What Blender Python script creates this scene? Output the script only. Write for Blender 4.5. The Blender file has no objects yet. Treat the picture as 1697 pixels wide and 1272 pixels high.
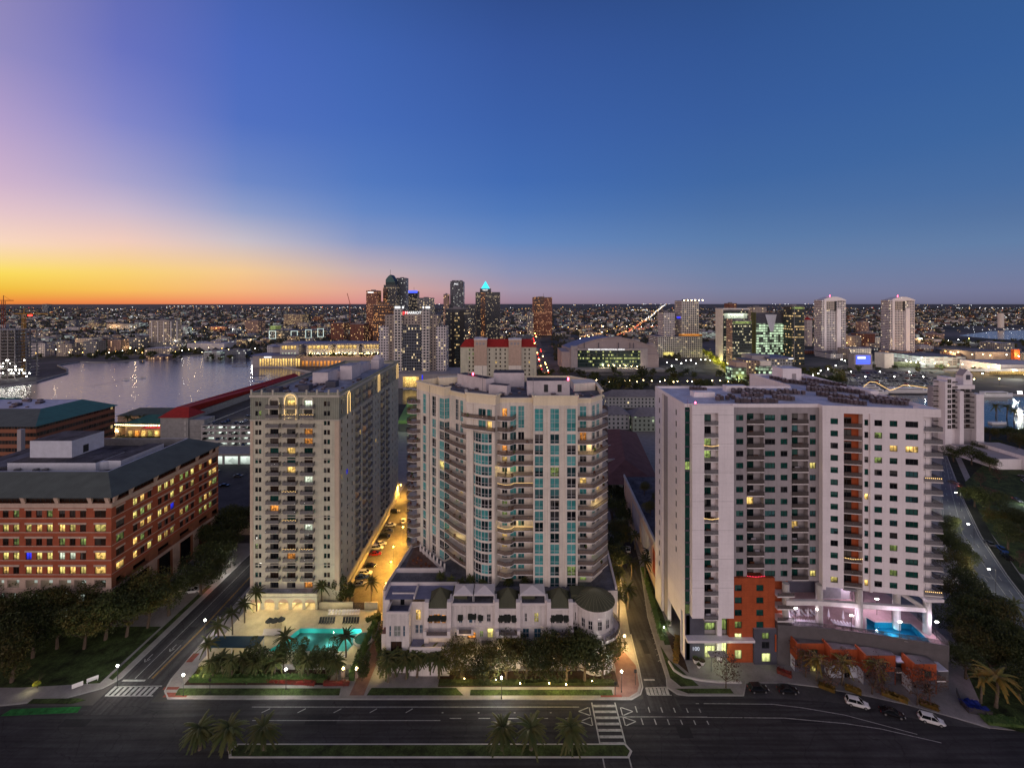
import bpy, math, random
from math import radians as R, sin, cos, pi, sqrt, atan2, floor
random.seed(7)
sc = bpy.context.scene
COL = sc.collection
# ---------------------------------------------------------------- camera
H = 93.0            # eye height above the street (a high balcony)
cam = bpy.data.cameras.new('camera'); cam.lens = 16.0; cam.sensor_width = 36.0; cam.sensor_fit = 'HORIZONTAL'
cam.shift_y = -0.0784; cam.clip_start = 0.5; cam.clip_end = 200000
camo = bpy.data.objects.new('camera', cam); COL.objects.link(camo)
camo.location = (0, 0, H); camo.rotation_euler = (R(90), 0, 0); sc.camera = camo
sc.view_settings.view_transform = 'Standard'; sc.view_settings.look = 'None'
sc.view_settings.exposure = 0.0; sc.view_settings.gamma = 1.0
try: sc.view_settings.use_curve_mapping = False
except Exception: pass
sc.render.engine = 'CYCLES'
sc.cycles.use_denoising = True
sc.cycles.max_bounces = 5; sc.cycles.diffuse_bounces = 3; sc.cycles.glossy_bounces = 3
sc.cycles.transparent_max_bounces = 12; sc.cycles.sample_clamp_indirect = 3.0; sc.cycles.sample_clamp_direct = 0
sc.cycles.caustics_reflective = False; sc.cycles.caustics_refractive = False

def lin(c):
    return tuple(((v/255.0)/12.92 if v/255.0 <= 0.04045 else ((v/255.0+0.055)/1.055)**2.4) for v in c)

# ---------------------------------------------------------------- dusk sky (a function of direction only)
F0, CX, HY = 754.0, 848.5, 503.0
world = bpy.data.worlds.new('World'); sc.world = world; world.use_nodes = True
def build_sky():
    nt = world.node_tree; N = nt.nodes; L = nt.links; N.clear()
    out = N.new('ShaderNodeOutputWorld'); bg = N.new('ShaderNodeBackground'); L.new(bg.outputs[0], out.inputs[0])
    tc = N.new('ShaderNodeTexCoord'); sp = N.new('ShaderNodeSeparateXYZ'); L.new(tc.outputs['Generated'], sp.inputs[0])
    def m(op, a, b=None, clamp=False):
        n = N.new('ShaderNodeMath'); n.operation = op; n.use_clamp = clamp
        for i, v in enumerate((a, b)):
            if v is None: continue
            if isinstance(v, (int, float)): n.inputs[i].default_value = v
            else: L.new(v, n.inputs[i])
        return n.outputs[0]
    az = m('DIVIDE', m('ARCTAN2', sp.outputs[0], sp.outputs[1]), pi/180)      # degrees, 0 = view direction, + = right
    el = m('DIVIDE', m('ARCSINE', sp.outputs[2]), pi/180)
    t = m('DIVIDE', m('ADD', el, 10.0), 100.0, True)                          # -10..90 deg -> 0..1
    GR = (34, 33, 40)
    rows = [503, 500, 480, 450, 400, 350, 300, 200, 80]
    cols = {
      0: [(230,128,62),(238,140,62),(242,190,66),(252,222,96),(249,215,192),(228,197,203),(206,179,205),(178,159,203),(146,139,193)],
      200: [(234,128,78),(240,140,84),(248,192,94),(250,212,118),(242,205,189),(207,188,205),(170,164,205),(130,135,201),(105,115,191)],
      400: [(235,138,104),(240,148,110),(245,184,128),(244,202,148),(202,192,200),(147,160,202),(111,136,198),(82,113,192),(75,105,187)],
      600: [(212,142,136),(218,148,142),(222,168,154),(198,176,178),(135,152,196),(102,135,196),(83,121,191),(70,107,184),(64,99,175)],
      848: [(150,126,146),(158,132,150),(162,148,170),(140,147,182),(102,136,191),(80,120,185),(67,108,179),(60,97,169),(55,87,157)],
      1200: [(118,114,140),(122,120,145),(122,129,160),(112,130,166),(92,125,171),(77,113,166),(65,104,163),(57,94,158),(51,86,149)],
      1697: [(106,106,134),(110,111,140),(118,122,154),(112,125,160),(98,126,166),(84,115,161),(73,109,161),(61,101,158),(54,94,154)],
    }
    def ramp(stops):
        r = N.new('ShaderNodeValToRGB'); L.new(t, r.inputs[0]); e = r.color_ramp.elements
        while len(e) > 1: e.remove(e[-1])
        for i, (p, c) in enumerate(stops):
            k = e[0] if i == 0 else e.new(p)
            k.position = p; k.color = (*c, 1)
        return r.outputs[0]
    def T(deg): return (deg+10)/100
    cur = None
    lst = []
    for px in sorted(cols):
        a = math.degrees(atan2(px-CX, F0))
        st = [(T(-1.0), lin(GR))]
        for y, c in zip(rows, cols[px]):
            e_ = math.degrees(math.atan((HY-y)/F0*cos(R(a))))
            st.append((T(e_+0.02), lin(c)))
        top = tuple(v*0.72 for v in lin(cols[px][-1]))
        st.append((T(36), top)); st.append((T(55), tuple(v*0.45 for v in top))); st.append((T(90), tuple(v*0.3 for v in top)))
        lst.append((a, st))
    def flat(a, stops): lst.append((a, [(T(-1), lin(GR))] + [(T(e_), c) for e_, c in stops]))
    # the part of the sky outside the picture: afterglow in the west, and the pale mauve eastern twilight behind the viewer
    flat(-75, [(0,(1.1,0.34,0.10)),(3,(1.5,0.75,0.16)),(9,(1.25,0.85,0.55)),(20,(0.70,0.47,0.52)),(36,(0.2,0.2,0.36)),(60,(.05,.07,.16)),(90,(0.02,0.04,0.1))])
    flat(-110,[(0,(0.8,0.34,0.16)),(5,(1.0,0.62,0.35)),(14,(0.9,0.68,0.56)),(28,(0.45,0.36,0.4)),(42,(0.13,0.14,0.24)),(65,(.05,.07,.16)),(90,(0.02,0.04,0.1))])
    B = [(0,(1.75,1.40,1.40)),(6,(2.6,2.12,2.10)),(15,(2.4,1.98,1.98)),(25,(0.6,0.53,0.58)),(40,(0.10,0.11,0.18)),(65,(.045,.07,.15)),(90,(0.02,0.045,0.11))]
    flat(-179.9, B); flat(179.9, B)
    flat(95, [(0,(0.10,0.09,0.13)),(10,(0.13,0.13,0.19)),(25,(0.09,0.12,0.2)),(45,(0.05,0.09,0.2)),(90,(0.02,0.045,0.11))])
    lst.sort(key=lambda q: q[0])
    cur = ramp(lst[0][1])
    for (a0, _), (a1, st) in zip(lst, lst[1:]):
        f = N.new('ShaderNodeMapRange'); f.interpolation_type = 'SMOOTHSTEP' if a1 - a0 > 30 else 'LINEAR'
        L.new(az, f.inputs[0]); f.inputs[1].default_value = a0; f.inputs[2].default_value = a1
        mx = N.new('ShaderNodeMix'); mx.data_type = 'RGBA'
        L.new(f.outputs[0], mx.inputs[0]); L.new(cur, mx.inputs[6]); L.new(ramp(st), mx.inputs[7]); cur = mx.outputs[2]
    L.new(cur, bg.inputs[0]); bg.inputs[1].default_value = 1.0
build_sky()

# ---------------------------------------------------------------- survey helpers: photograph pixel -> place on the ground
def gp(px, py, z=0.0):
    D = F0*(H-z)/(py-HY); return ((px-CX)*D/F0, D)
def wx(px, D): return (px-CX)*D/F0
def wz(py, D): return H-(py-HY)*D/F0

# ---------------------------------------------------------------- materials
MATS = {}
def newmat(name):
    m = bpy.data.materials.new(name); m.use_nodes = True; MATS[name] = m
    nt = m.node_tree; return m, nt, nt.nodes, nt.links, nt.nodes['Principled BSDF']
def noise(N, L, scale, detail=3, coord='Object', rough=0.55):
    tc = N.new('ShaderNodeTexCoord'); n = N.new('ShaderNodeTexNoise'); n.inputs['Scale'].default_value = scale
    n.inputs['Detail'].default_value = detail; n.inputs['Roughness'].default_value = rough
    L.new(tc.outputs[coord], n.inputs['Vector']); return n
def mapr(N, L, src, a, b, c, d):
    r = N.new('ShaderNodeMapRange'); L.new(src, r.inputs[0])
    for i, v in enumerate((a, b, c, d)): r.inputs[i+1].default_value = v
    return r.outputs[0]
def mulcol(N, L, col, fac):
    """col: tuple or socket; fac: scalar socket"""
    v = N.new('ShaderNodeVectorMath'); v.operation = 'SCALE'
    if isinstance(col, tuple): v.inputs[0].default_value = col[:3]
    else: L.new(col, v.inputs[0])
    L.new(fac, v.inputs['Scale']); return v.outputs[0]
def mat(name, col, rough=0.8, var=0.18, scale=0.5, metal=0.0, objvar=0.0, spec=0.3, streak=0.0, bump=0.0, bscale=8.0, joint=0.0):
    """surface with broad blotches (weathering), optional vertical rain streaks and per-object tint"""
    m, nt, N, L, P = newmat(name)
    n = noise(N, L, scale, 5)
    f = mapr(N, L, n.outputs[0], 0.3, 0.7, 1-var, 1+var)
    n2 = noise(N, L, scale*9, 2); f2 = mapr(N, L, n2.outputs[0], 0.3, 0.7, 1-var*0.5, 1+var*0.5)
    mm = N.new('ShaderNodeMath'); mm.operation = 'MULTIPLY'; L.new(f, mm.inputs[0]); L.new(f2, mm.inputs[1]); f = mm.outputs[0]
    if streak:
        tc = N.new('ShaderNodeTexCoord'); mp = N.new('ShaderNodeMapping'); mp.inputs['Scale'].default_value = (1.6, 1.6, 0.05)
        L.new(tc.outputs['Object'], mp.inputs[0]); ns = N.new('ShaderNodeTexNoise'); ns.inputs['Scale'].default_value = 1.0; ns.inputs['Detail'].default_value = 4
        L.new(mp.outputs[0], ns.inputs['Vector']); fs = mapr(N, L, ns.outputs[0], 0.45, 0.75, 1.0, 1-streak)
        mm = N.new('ShaderNodeMath'); mm.operation = 'MULTIPLY'; L.new(f, mm.inputs[0]); L.new(fs, mm.inputs[1]); f = mm.outputs[0]
    if joint:      # stucco reveal or panel joint at every storey, and a fainter upright one
        tj = N.new('ShaderNodeTexCoord'); sj = N.new('ShaderNodeSeparateXYZ'); L.new(tj.outputs['Object'], sj.inputs[0])
        for k, (ax, p, wd, dk) in enumerate(((2, joint, .05, .80), (0, joint*1.3, .035, .90))):
            w = N.new('ShaderNodeMath'); w.operation = 'PINGPONG'; L.new(sj.outputs[ax], w.inputs[0]); w.inputs[1].default_value = p/2
            q = mapr(N, L, w.outputs[0], 0, wd, dk, 1.0); mm = N.new('ShaderNodeMath'); mm.operation = 'MULTIPLY'; L.new(f, mm.inputs[0]); L.new(q, mm.inputs[1]); f = mm.outputs[0]
    if objvar:
        oi = N.new('ShaderNodeObjectInfo'); fo = mapr(N, L, oi.outputs['Random'], 0, 1, 1-objvar, 1+objvar)
        mm = N.new('ShaderNodeMath'); mm.operation = 'MULTIPLY'; L.new(f, mm.inputs[0]); L.new(fo, mm.inputs[1]); f = mm.outputs[0]
    L.new(mulcol(N, L, col, f), P.inputs['Base Color'])
    P.inputs['Roughness'].default_value = rough; P.inputs['Metallic'].default_value = metal
    P.inputs['Specular IOR Level'].default_value = spec
    if bump:
        b = N.new('ShaderNodeBump'); b.inputs['Strength'].default_value = bump; b.inputs['Distance'].default_value = 0.05
        nb = noise(N, L, bscale, 3); L.new(nb.outputs[0], b.inputs['Height']); L.new(b.outputs[0], P.inputs['Normal'])
    return m
def ribmat(name, col, pitch=0.45, rough=0.5, axis='xy', metal=0.0):
    """standing-seam sheet metal: real ridges by bump, even colour"""
    m, nt, N, L, P = newmat(name)
    tc = N.new('ShaderNodeTexCoord'); s = N.new('ShaderNodeSeparateXYZ'); L.new(tc.outputs['Object'], s.inputs[0])
    sn = N.new('ShaderNodeSeparateXYZ'); L.new(tc.outputs['Normal'], sn.inputs[0])
    ab = N.new('ShaderNodeMath'); ab.operation = 'ABSOLUTE'; L.new(sn.outputs[0], ab.inputs[0])
    ab2 = N.new('ShaderNodeMath'); ab2.operation = 'ABSOLUTE'; L.new(sn.outputs[1], ab2.inputs[0])
    g = N.new('ShaderNodeMath'); g.operation = 'GREATER_THAN'; L.new(ab.outputs[0], g.inputs[0]); L.new(ab2.outputs[0], g.inputs[1])
    mx = N.new('ShaderNodeMix'); L.new(g.outputs[0], mx.inputs[0]); L.new(s.outputs[0], mx.inputs[2]); L.new(s.outputs[1], mx.inputs[3])
    d = N.new('ShaderNodeMath'); d.operation = 'DIVIDE'; L.new(mx.outputs[0], d.inputs[0]); d.inputs[1].default_value = pitch
    fr = N.new('ShaderNodeMath'); fr.operation = 'FRACT'; L.new(d.outputs[0], fr.inputs[0])
    lt = N.new('ShaderNodeMath'); lt.operation = 'LESS_THAN'; L.new(fr.outputs[0], lt.inputs[0]); lt.inputs[1].default_value = 0.22
    n = noise(N, L, 0.3, 4); f = mapr(N, L, n.outputs[0], 0.3, 0.7, 0.82, 1.15)
    f2 = mapr(N, L, lt.outputs[0], 0, 1, 1.0, 0.62)
    mm = N.new('ShaderNodeMath'); mm.operation = 'MULTIPLY'; L.new(f, mm.inputs[0]); L.new(f2, mm.inputs[1])
    L.new(mulcol(N, L, col, mm.outputs[0]), P.inputs['Base Color'])
    P.inputs['Roughness'].default_value = rough; P.inputs['Metallic'].default_value = metal
    b = N.new('ShaderNodeBump'); b.inputs['Strength'].default_value = 0.6; b.inputs['Distance'].default_value = 0.05
    L.new(lt.outputs[0], b.inputs['Height']); L.new(b.outputs[0], P.inputs['Normal'])
    return m
def glass(name, col, rough=0.08, var=0.5, spec=0.16, blind=0.0, bcol=(0.30,0.29,0.27)):
    """window glass; behind some of it a blind is drawn part of the way down or a curtain to one side"""
    m, nt, N, L, P = newmat(name)
    oi = N.new('ShaderNodeObjectInfo'); f = mapr(N, L, oi.outputs['Random'], 0, 1, 1-var, 1+var)
    n = noise(N, L, 0.9, 2); f2 = mapr(N, L, n.outputs[0], 0.3, 0.7, 0.75, 1.25)
    mm = N.new('ShaderNodeMath'); mm.operation = 'MULTIPLY'; L.new(f, mm.inputs[0]); L.new(f2, mm.inputs[1])
    c = mulcol(N, L, col, mm.outputs[0])
    if blind:
        tc = N.new('ShaderNodeTexCoord'); s = N.new('ShaderNodeSeparateXYZ'); L.new(tc.outputs['Generated'], s.inputs[0])
        w = N.new('ShaderNodeTexWhiteNoise'); w.noise_dimensions = '1D'; L.new(oi.outputs['Random'], w.inputs['W']); q = N.new('ShaderNodeSeparateXYZ'); L.new(w.outputs['Color'], q.inputs[0])
        def M(op, a, b):
            k = N.new('ShaderNodeMath'); k.operation = op
            for i, v in enumerate((a, b)):
                if isinstance(v, (int, float)): k.inputs[i].default_value = v
                else: L.new(v, k.inputs[i])
            return k.outputs[0]
        up = M('GREATER_THAN', s.outputs[2], M('ADD', q.outputs[0], .15)); sd = M('LESS_THAN', s.outputs[0], M('SUBTRACT', M('MULTIPLY', q.outputs[1], 1.3), .75))
        a = M('MULTIPLY', M('MAXIMUM', up, sd), M('MULTIPLY', q.outputs[2], blind))
        mx = N.new('ShaderNodeMix'); mx.data_type = 'RGBA'; L.new(a, mx.inputs[0]); L.new(c, mx.inputs[6]); mx.inputs[7].default_value = (*bcol, 1); c = mx.outputs[2]
    L.new(c, P.inputs['Base Color'])
    P.inputs['Roughness'].default_value = rough; P.inputs['Specular IOR Level'].default_value = spec
    return m
def emit(name, col, strength, mottled=0.0, scale=1.4, sample=False, base=(0.02,0.02,0.02)):
    """something that gives off light: a lamp, a lit room seen through its window"""
    m, nt, N, L, P = newmat(name)
    P.inputs['Base Color'].default_value = (*base, 1); P.inputs['Roughness'].default_value = 0.25
    P.inputs['Emission Strength'].default_value = strength
    if mottled:
        tc = N.new('ShaderNodeTexCoord'); oi = N.new('ShaderNodeObjectInfo')
        ad = N.new('ShaderNodeVectorMath'); ad.operation = 'ADD'; L.new(tc.outputs['Object'], ad.inputs[0]); L.new(oi.outputs['Location'], ad.inputs[1])
        v = N.new('ShaderNodeTexVoronoi'); v.inputs['Scale'].default_value = scale; L.new(ad.outputs[0], v.inputs['Vector'])
        sx = N.new('ShaderNodeSeparateXYZ'); L.new(v.outputs['Color'], sx.inputs[0])
        f = mapr(N, L, sx.outputs[0], 0, 1, 1-mottled, 1+mottled*0.5)
        fo = mapr(N, L, oi.outputs['Random'], 0, 1, 0.5, 1.35)
        mm = N.new('ShaderNodeMath'); mm.operation = 'MULTIPLY'; L.new(f, mm.inputs[0]); L.new(fo, mm.inputs[1])
        sg = N.new('ShaderNodeSeparateXYZ'); L.new(tc.outputs['Generated'], sg.inputs[0]); up = mapr(N, L, sg.outputs[2], 0, 1, .35, 1.35)    # ceiling glow put into the emission, brighter towards the top
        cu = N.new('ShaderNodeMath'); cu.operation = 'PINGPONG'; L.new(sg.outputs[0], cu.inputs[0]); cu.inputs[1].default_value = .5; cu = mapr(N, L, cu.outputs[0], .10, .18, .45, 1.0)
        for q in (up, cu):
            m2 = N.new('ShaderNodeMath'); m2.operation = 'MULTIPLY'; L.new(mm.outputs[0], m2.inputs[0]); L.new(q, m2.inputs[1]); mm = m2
        L.new(mulcol(N, L, col, mm.outputs[0]), P.inputs['Emission Color'])
    else:
        P.inputs['Emission Color'].default_value = (*col, 1)
    if not sample:
        try: m.cycles.emission_sampling = 'NONE'
        except Exception: pass
    return m
def railmat(name, col, openness=0.5, rough=0.5):
    """close-set balusters: half metal, half gap"""
    m, nt, N, L, P = newmat(name)
    P.inputs['Base Color'].default_value = (*col, 1); P.inputs['Roughness'].default_value = rough
    P.inputs['Alpha'].default_value = 1-openness
    return m

mat('T1 wall', (0.56,0.53,0.42), 0.85, 0.10, 0.25, streak=0.2, joint=2.92)
mat('T1 quoin', (0.55,0.44,0.34), 0.85, 0.08, 0.4, streak=0.1)
ribmat('T1 mansard', (0.26,0.27,0.215), 0.55, 0.55)
mat('T1 trim', (0.50,0.47,0.40), 0.8, 0.1, 0.4)
mat('T1 roof', (0.36,0.36,0.40), 0.9, 0.4, 0.35, spec=.1)
mat('T2 wall', (0.80,0.73,0.64), 0.85, 0.09, 0.25, streak=0.18, joint=3.0)
mat('T2 parapet', (0.88,0.77,0.56), 0.85, 0.06, 0.25, streak=0.1)  # light on the tower's top put into the colour, brighter than the wall
mat('T2 roof', (0.15,0.15,0.17), 0.95, 0.4, 0.3, spec=.1)
mat('T2 slab', (0.74,0.70,0.68), 0.8, 0.12, 0.6)
mat('T2 hut', (0.62,0.56,0.58), 0.8, 0.12, 0.4)
mat('terrace brown', (0.16,0.10,0.08), 0.85, 0.3, 0.8)
mat('T3 white', (0.84,0.78,0.80), 0.8, 0.05, 0.2, streak=0.08, joint=3.12)
mat('T3 grey', (0.36,0.33,0.345), 0.8, 0.08, 0.2, streak=0.14, joint=3.12)
mat('T3 orange', (0.40,0.083,0.027), 0.8, 0.14, 0.4, streak=0.15, joint=1.56)
mat('T3 dark', (0.085,0.085,0.11), 0.8, 0.15, 0.4)
mat('T3 roof', (0.56,0.56,0.66), 0.8, 0.2, 0.35)
mat('T3 podium', (0.115,0.105,0.11), 0.85, 0.12, 0.6, bump=0.3, bscale=2)
mat('T3 brown', (0.16,0.06,0.03), 0.8, 0.2, 0.6)
mat('pool deck', (0.42,0.28,0.28), 0.85, 0.15, 0.5)
mat('pool deck cream', (0.56,0.50,0.36), 0.85, 0.16, 0.4)
mat('brick', (0.34,0.085,0.042), 0.9, 0.14, 0.5, bump=0.3, bscale=6)
mat('brick brown', (0.26,0.10,0.05), 0.9, 0.14, 0.5)
mat('stone', (0.52,0.38,0.30), 0.85, 0.1, 0.5, streak=0.1)
ribmat('green metal roof', (0.105,0.125,0.105), 0.6, 0.8)
ribmat('teal metal roof', (0.035,0.17,0.14), 0.6, 0.8)
mat('bitumen roof', (0.10,0.092,0.10), 0.95, 0.5, 0.25, spec=.1)
mat('plant white', (0.58,0.60,0.68), 0.8, 0.1, 0.5)
mat('villa wall', (0.70,0.65,0.62), 0.85, 0.10, 0.4, streak=0.2)
mat('villa trim', (0.72,0.66,0.64), 0.8, 0.06, 0.5)
mat('villa roof', (0.20,0.21,0.32), 0.85, 0.2, 0.4)
mat('canopy fabric', (0.66,0.62,0.63), 0.8, 0.06, 0.5)
mat('awning', (0.018,0.022,0.016), 0.8, 0.15, 1.0)
mat('red tile', (0.36,0.025,0.02), 0.8, 0.2, 0.6)
mat('concrete', (0.33,0.32,0.31), 0.9, 0.16, 0.5)
mat('pale concrete', (0.48,0.46,0.44), 0.9, 0.12, 0.4, streak=0.1)
def asphaltmat(name, col, along=(0.03,1.1,1)):
    m = mat(name, col, 0.9, 0.25, 0.15, bump=0.15, bscale=20); nt = m.node_tree; N, L = nt.nodes, nt.links; P = N['Principled BSDF']
    src = P.inputs['Base Color'].links[0].from_socket
    tc = N.new('ShaderNodeTexCoord'); mp = N.new('ShaderNodeMapping'); mp.inputs['Scale'].default_value = along; L.new(tc.outputs['Object'], mp.inputs[0])
    n = N.new('ShaderNodeTexNoise'); n.inputs['Scale'].default_value = 1.0; n.inputs['Detail'].default_value = 3; L.new(mp.outputs[0], n.inputs['Vector'])
    v = N.new('ShaderNodeTexVoronoi'); v.feature = 'DISTANCE_TO_EDGE'; v.inputs['Scale'].default_value = 0.16; wn = noise(N, L, 0.6, 3)
    ad = N.new('ShaderNodeVectorMath'); ad.operation = 'ADD'; L.new(tc.outputs['Object'], ad.inputs[0]); L.new(wn.outputs['Color'], ad.inputs[1]); L.new(ad.outputs[0], v.inputs['Vector'])
    f = mapr(N, L, n.outputs[0], .36, .64, .72, 1.35); g = mapr(N, L, v.outputs['Distance'], 0.0, 0.012, .55, 1.0)
    k = N.new('ShaderNodeMath'); k.operation = 'MULTIPLY'; L.new(f, k.inputs[0]); L.new(g, k.inputs[1]); L.new(mulcol(N, L, src, k.outputs[0]), P.inputs['Base Color'])
asphaltmat('asphalt', (0.036,0.035,0.038)); asphaltmat('street asphalt', (0.045,0.043,0.045), (1.1,0.03,1)); mat('asphalt patch', (0.022,0.022,0.024), 0.9, 0.2, 0.5)
mat('blue sheen asphalt', (0.085,0.092,0.115), 0.7, 0.28, 0.15, spec=.5)  # bluish sheen of reflections and lamps put into the road colour
mat('worn asphalt', (0.062,0.06,0.062), 0.92, 0.28, 0.15)
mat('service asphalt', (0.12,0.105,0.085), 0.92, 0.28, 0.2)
mat('sidewalk', (0.26,0.24,0.235), 0.9, 0.16, 0.35, bump=0.1)
mat('paver', (0.20,0.11,0.09), 0.9, 0.2, 0.6)
mat('road paint', (0.36,0.36,0.345), 0.8, 0.3, 1.2)
mat('yellow paint', (0.42,0.23,0.03), 0.8, 0.3, 1.2)
mat('green paint', (0.014,0.13,0.026), 0.9, 0.5, 0.7)
mat('red mat', (0.20,0.05,0.035), 0.9, 0.2, 1)
mat('lawn', (0.036,0.055,0.014), 0.95, 0.8, 0.30, bump=0.4, bscale=12)
mat('dark ground', (0.017,0.020,0.013), 0.95, 0.5, 0.2)
mat('mulch', (0.05,0.028,0.018), 0.95, 0.3, 0.7)
mat('sand', (0.35,0.27,0.2), 0.95, 0.2, 0.3)
mat('rail dark', (0.05,0.04,0.04), 0.5, 0.1)
mat('metal grey', (0.20,0.20,0.21), 0.5, 0.15, 1.0, metal=0.3)
mat('metal black', (0.02,0.02,0.022), 0.5, 0.1)
mat('white paint', (0.72,0.70,0.70), 0.6, 0.06, 0.5)
mat('frame white', (0.62,0.60,0.60), 0.6, 0.04)
mat('frame dark', (0.03,0.032,0.035), 0.5, 0.1)
mat('hvac body', (0.10,0.075,0.085), 0.6, 0.2, 0.8, objvar=0.3)
mat('hvac top', (0.30,0.28,0.32), 0.6, 0.2, 0.8, objvar=0.3)
mat('lounger', (0.62,0.58,0.62), 0.8, 0.05)
mat('lounger dark', (0.04,0.045,0.05), 0.8, 0.05)
mat('blue fabric', (0.02,0.06,0.10), 0.8, 0.1)
mat('tarp blue', (0.015,0.03,0.22), 0.7, 0.3, 1.0)
mat('yellow sign',(0.75,0.5,0.02),0.4,0.05); mat('olive wall',(0.14,0.14,0.05),0.7,0.1,0.1)
mat('green court', (0.20,0.36,0.13), 0.9, 0.15, 0.2)
railmat('railing', (0.10,0.08,0.075), 0.42)
railmat('railing brown', (0.19,0.13,0.10), 0.52)
railmat('railing grey', (0.20,0.19,0.20), 0.45)
railmat('fence mesh', (0.07,0.06,0.065), 0.6)
glass('glass dark', (0.012,0.013,0.016), blind=.5)
glass('glass green', (0.008,0.048,0.040), blind=.45, bcol=(.12,.26,.23))
glass('glass teal', (0.06,0.29,0.29), 0.1, 0.4, blind=.8, bcol=(.16,.42,.42))
glass('glass tealdark', (0.012,0.035,0.04), 0.1, 0.6, blind=.7, bcol=(.10,.27,.28))
glass('glass blue', (0.03,0.09,0.14))
glass('glass brown', (0.03,0.018,0.013), blind=.35)
glass('garage glow dim', (0.2,0.22,0.2))
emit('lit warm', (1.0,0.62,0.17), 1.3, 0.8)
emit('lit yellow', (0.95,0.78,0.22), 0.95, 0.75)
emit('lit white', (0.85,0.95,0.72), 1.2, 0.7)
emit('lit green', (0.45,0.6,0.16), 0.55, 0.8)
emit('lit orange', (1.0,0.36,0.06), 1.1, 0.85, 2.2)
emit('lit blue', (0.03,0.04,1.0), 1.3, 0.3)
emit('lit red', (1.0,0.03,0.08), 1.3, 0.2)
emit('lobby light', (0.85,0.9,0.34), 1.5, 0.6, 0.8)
emit('garage light', (0.78,0.9,0.80), 1.3, 0.35, 0.35)
emit('lamp white', (1.0,0.97,0.86), 40)
emit('lamp warm', (1.0,0.72,0.32), 30)
emit('lamp orange', (1.0,0.55,0.12), 30)
emit('string light', (1.0,0.62,0.22), 2.6)
emit('string red', (1.0,0.03,0.08), 2.5)
emit('sign white', (1,1,1), 1.6)
emit('sign red', (1,0.03,0.03), 3.0)
emit('sign blue', (0.06,0.10,1.0), 2.0)
emit('sign cyan', (0.05,0.75,1.0), 1.6)
emit('sign green', (0.05,1.0,0.3), 1.0)
emit('beacon red', (1,0.05,0.12), 20)
emit('tail lamp', (1,0.03,0.02), 8)
emit('head lamp', (1,0.95,0.85), 25)

def water(name, col, bscale, bump, rough=0.06, ior=1.33):
    m, nt, N, L, P = newmat(name)
    P.inputs['Base Color'].default_value = (*col, 1); P.inputs['Roughness'].default_value = rough; P.inputs['IOR'].default_value = ior
    tc = N.new('ShaderNodeTexCoord'); mp = N.new('ShaderNodeMapping'); mp.inputs['Scale'].default_value = (0.6, 1.0, 1)
    L.new(tc.outputs['Object'], mp.inputs[0])
    n = N.new('ShaderNodeTexNoise'); n.inputs['Scale'].default_value = bscale; n.inputs['Detail'].default_value = 4; n.inputs['Roughness'].default_value = 0.6
    L.new(mp.outputs[0], n.inputs['Vector'])
    b = N.new('ShaderNodeBump'); b.inputs['Strength'].default_value = bump; b.inputs['Distance'].default_value = 1.0
    L.new(n.outputs[0], b.inputs['Height']); L.new(b.outputs[0], P.inputs['Normal'])
    return m
water('bay water', (0.12,0.115,0.16), 0.25, 0.4, 0.08, 1.55)
water('channel water', (0.012,0.04,0.045), 0.25, 0.3)
def poolwater(name, tint):
    m, nt, N, L, P = newmat(name)
    out = N['Material Output']; N.remove(P)
    tr = N.new('ShaderNodeBsdfTransparent'); tr.inputs[0].default_value = (*tint, 1)
    gl = N.new('ShaderNodeBsdfGlossy'); gl.inputs['Roughness'].default_value = 0.04
    n = noise(N, L, 1.5, 3); b = N.new('ShaderNodeBump'); b.inputs['Strength'].default_value = 0.12; L.new(n.outputs[0], b.inputs['Height']); L.new(b.outputs[0], gl.inputs['Normal'])
    fr = N.new('ShaderNodeFresnel'); fr.inputs[0].default_value = 1.33
    mx = N.new('ShaderNodeMixShader'); L.new(fr.outputs[0], mx.inputs[0]); L.new(tr.outputs[0], mx.inputs[1]); L.new(gl.outputs[0], mx.inputs[2])
    L.new(mx.outputs[0], out.inputs[0])
poolwater('pool water teal', (0.30,0.93,0.88)); poolwater('pool water blue', (0.22,0.80,0.95))
mat('pool plaster', (0.18,0.62,0.58), 0.8, 0.08, 0.4)
mat('pool plaster blue', (0.06,0.34,0.50), 0.8, 0.08, 0.4)

def foliage(name, col, col2, objvar=0.35):
    m, nt, N, L, P = newmat(name)
    n = noise(N, L, 0.9, 3); oi = N.new('ShaderNodeObjectInfo')
    mx = N.new('ShaderNodeMix'); mx.data_type = 'RGBA'; L.new(mapr(N, L, n.outputs[0], 0.35, 0.65, 0, 1), mx.inputs[0])
    mx.inputs[6].default_value = (*col, 1); mx.inputs[7].default_value = (*col2, 1)
    L.new(mulcol(N, L, mx.outputs[2], mapr(N, L, oi.outputs['Random'], 0, 1, 1-objvar, 1+objvar)), P.inputs['Base Color'])
    P.inputs['Roughness'].default_value = 0.6; P.inputs['Specular IOR Level'].default_value = 0.25
    return m
foliage('leaf oak', (0.050,0.068,0.016), (0.115,0.085,0.022))
foliage('leaf dark', (0.028,0.042,0.014), (0.065,0.075,0.020))
foliage('leaf russet', (0.105,0.042,0.034), (0.07,0.045,0.03))
foliage('leaf palm', (0.045,0.065,0.018), (0.09,0.085,0.025))
foliage('leaf gold palm', (0.20,0.115,0.02), (0.075,0.085,0.02))
foliage('leaf lit', (0.42,0.40,0.04), (0.22,0.27,0.03))  # yellow lamp glow put into the leaf colour
foliage('leaf hedge', (0.04,0.085,0.02), (0.07,0.11,0.03))
foliage('leaf red', (0.20,0.025,0.02), (0.10,0.03,0.02))
foliage('leaf gold', (0.22,0.12,0.02), (0.12,0.09,0.02))
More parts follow.
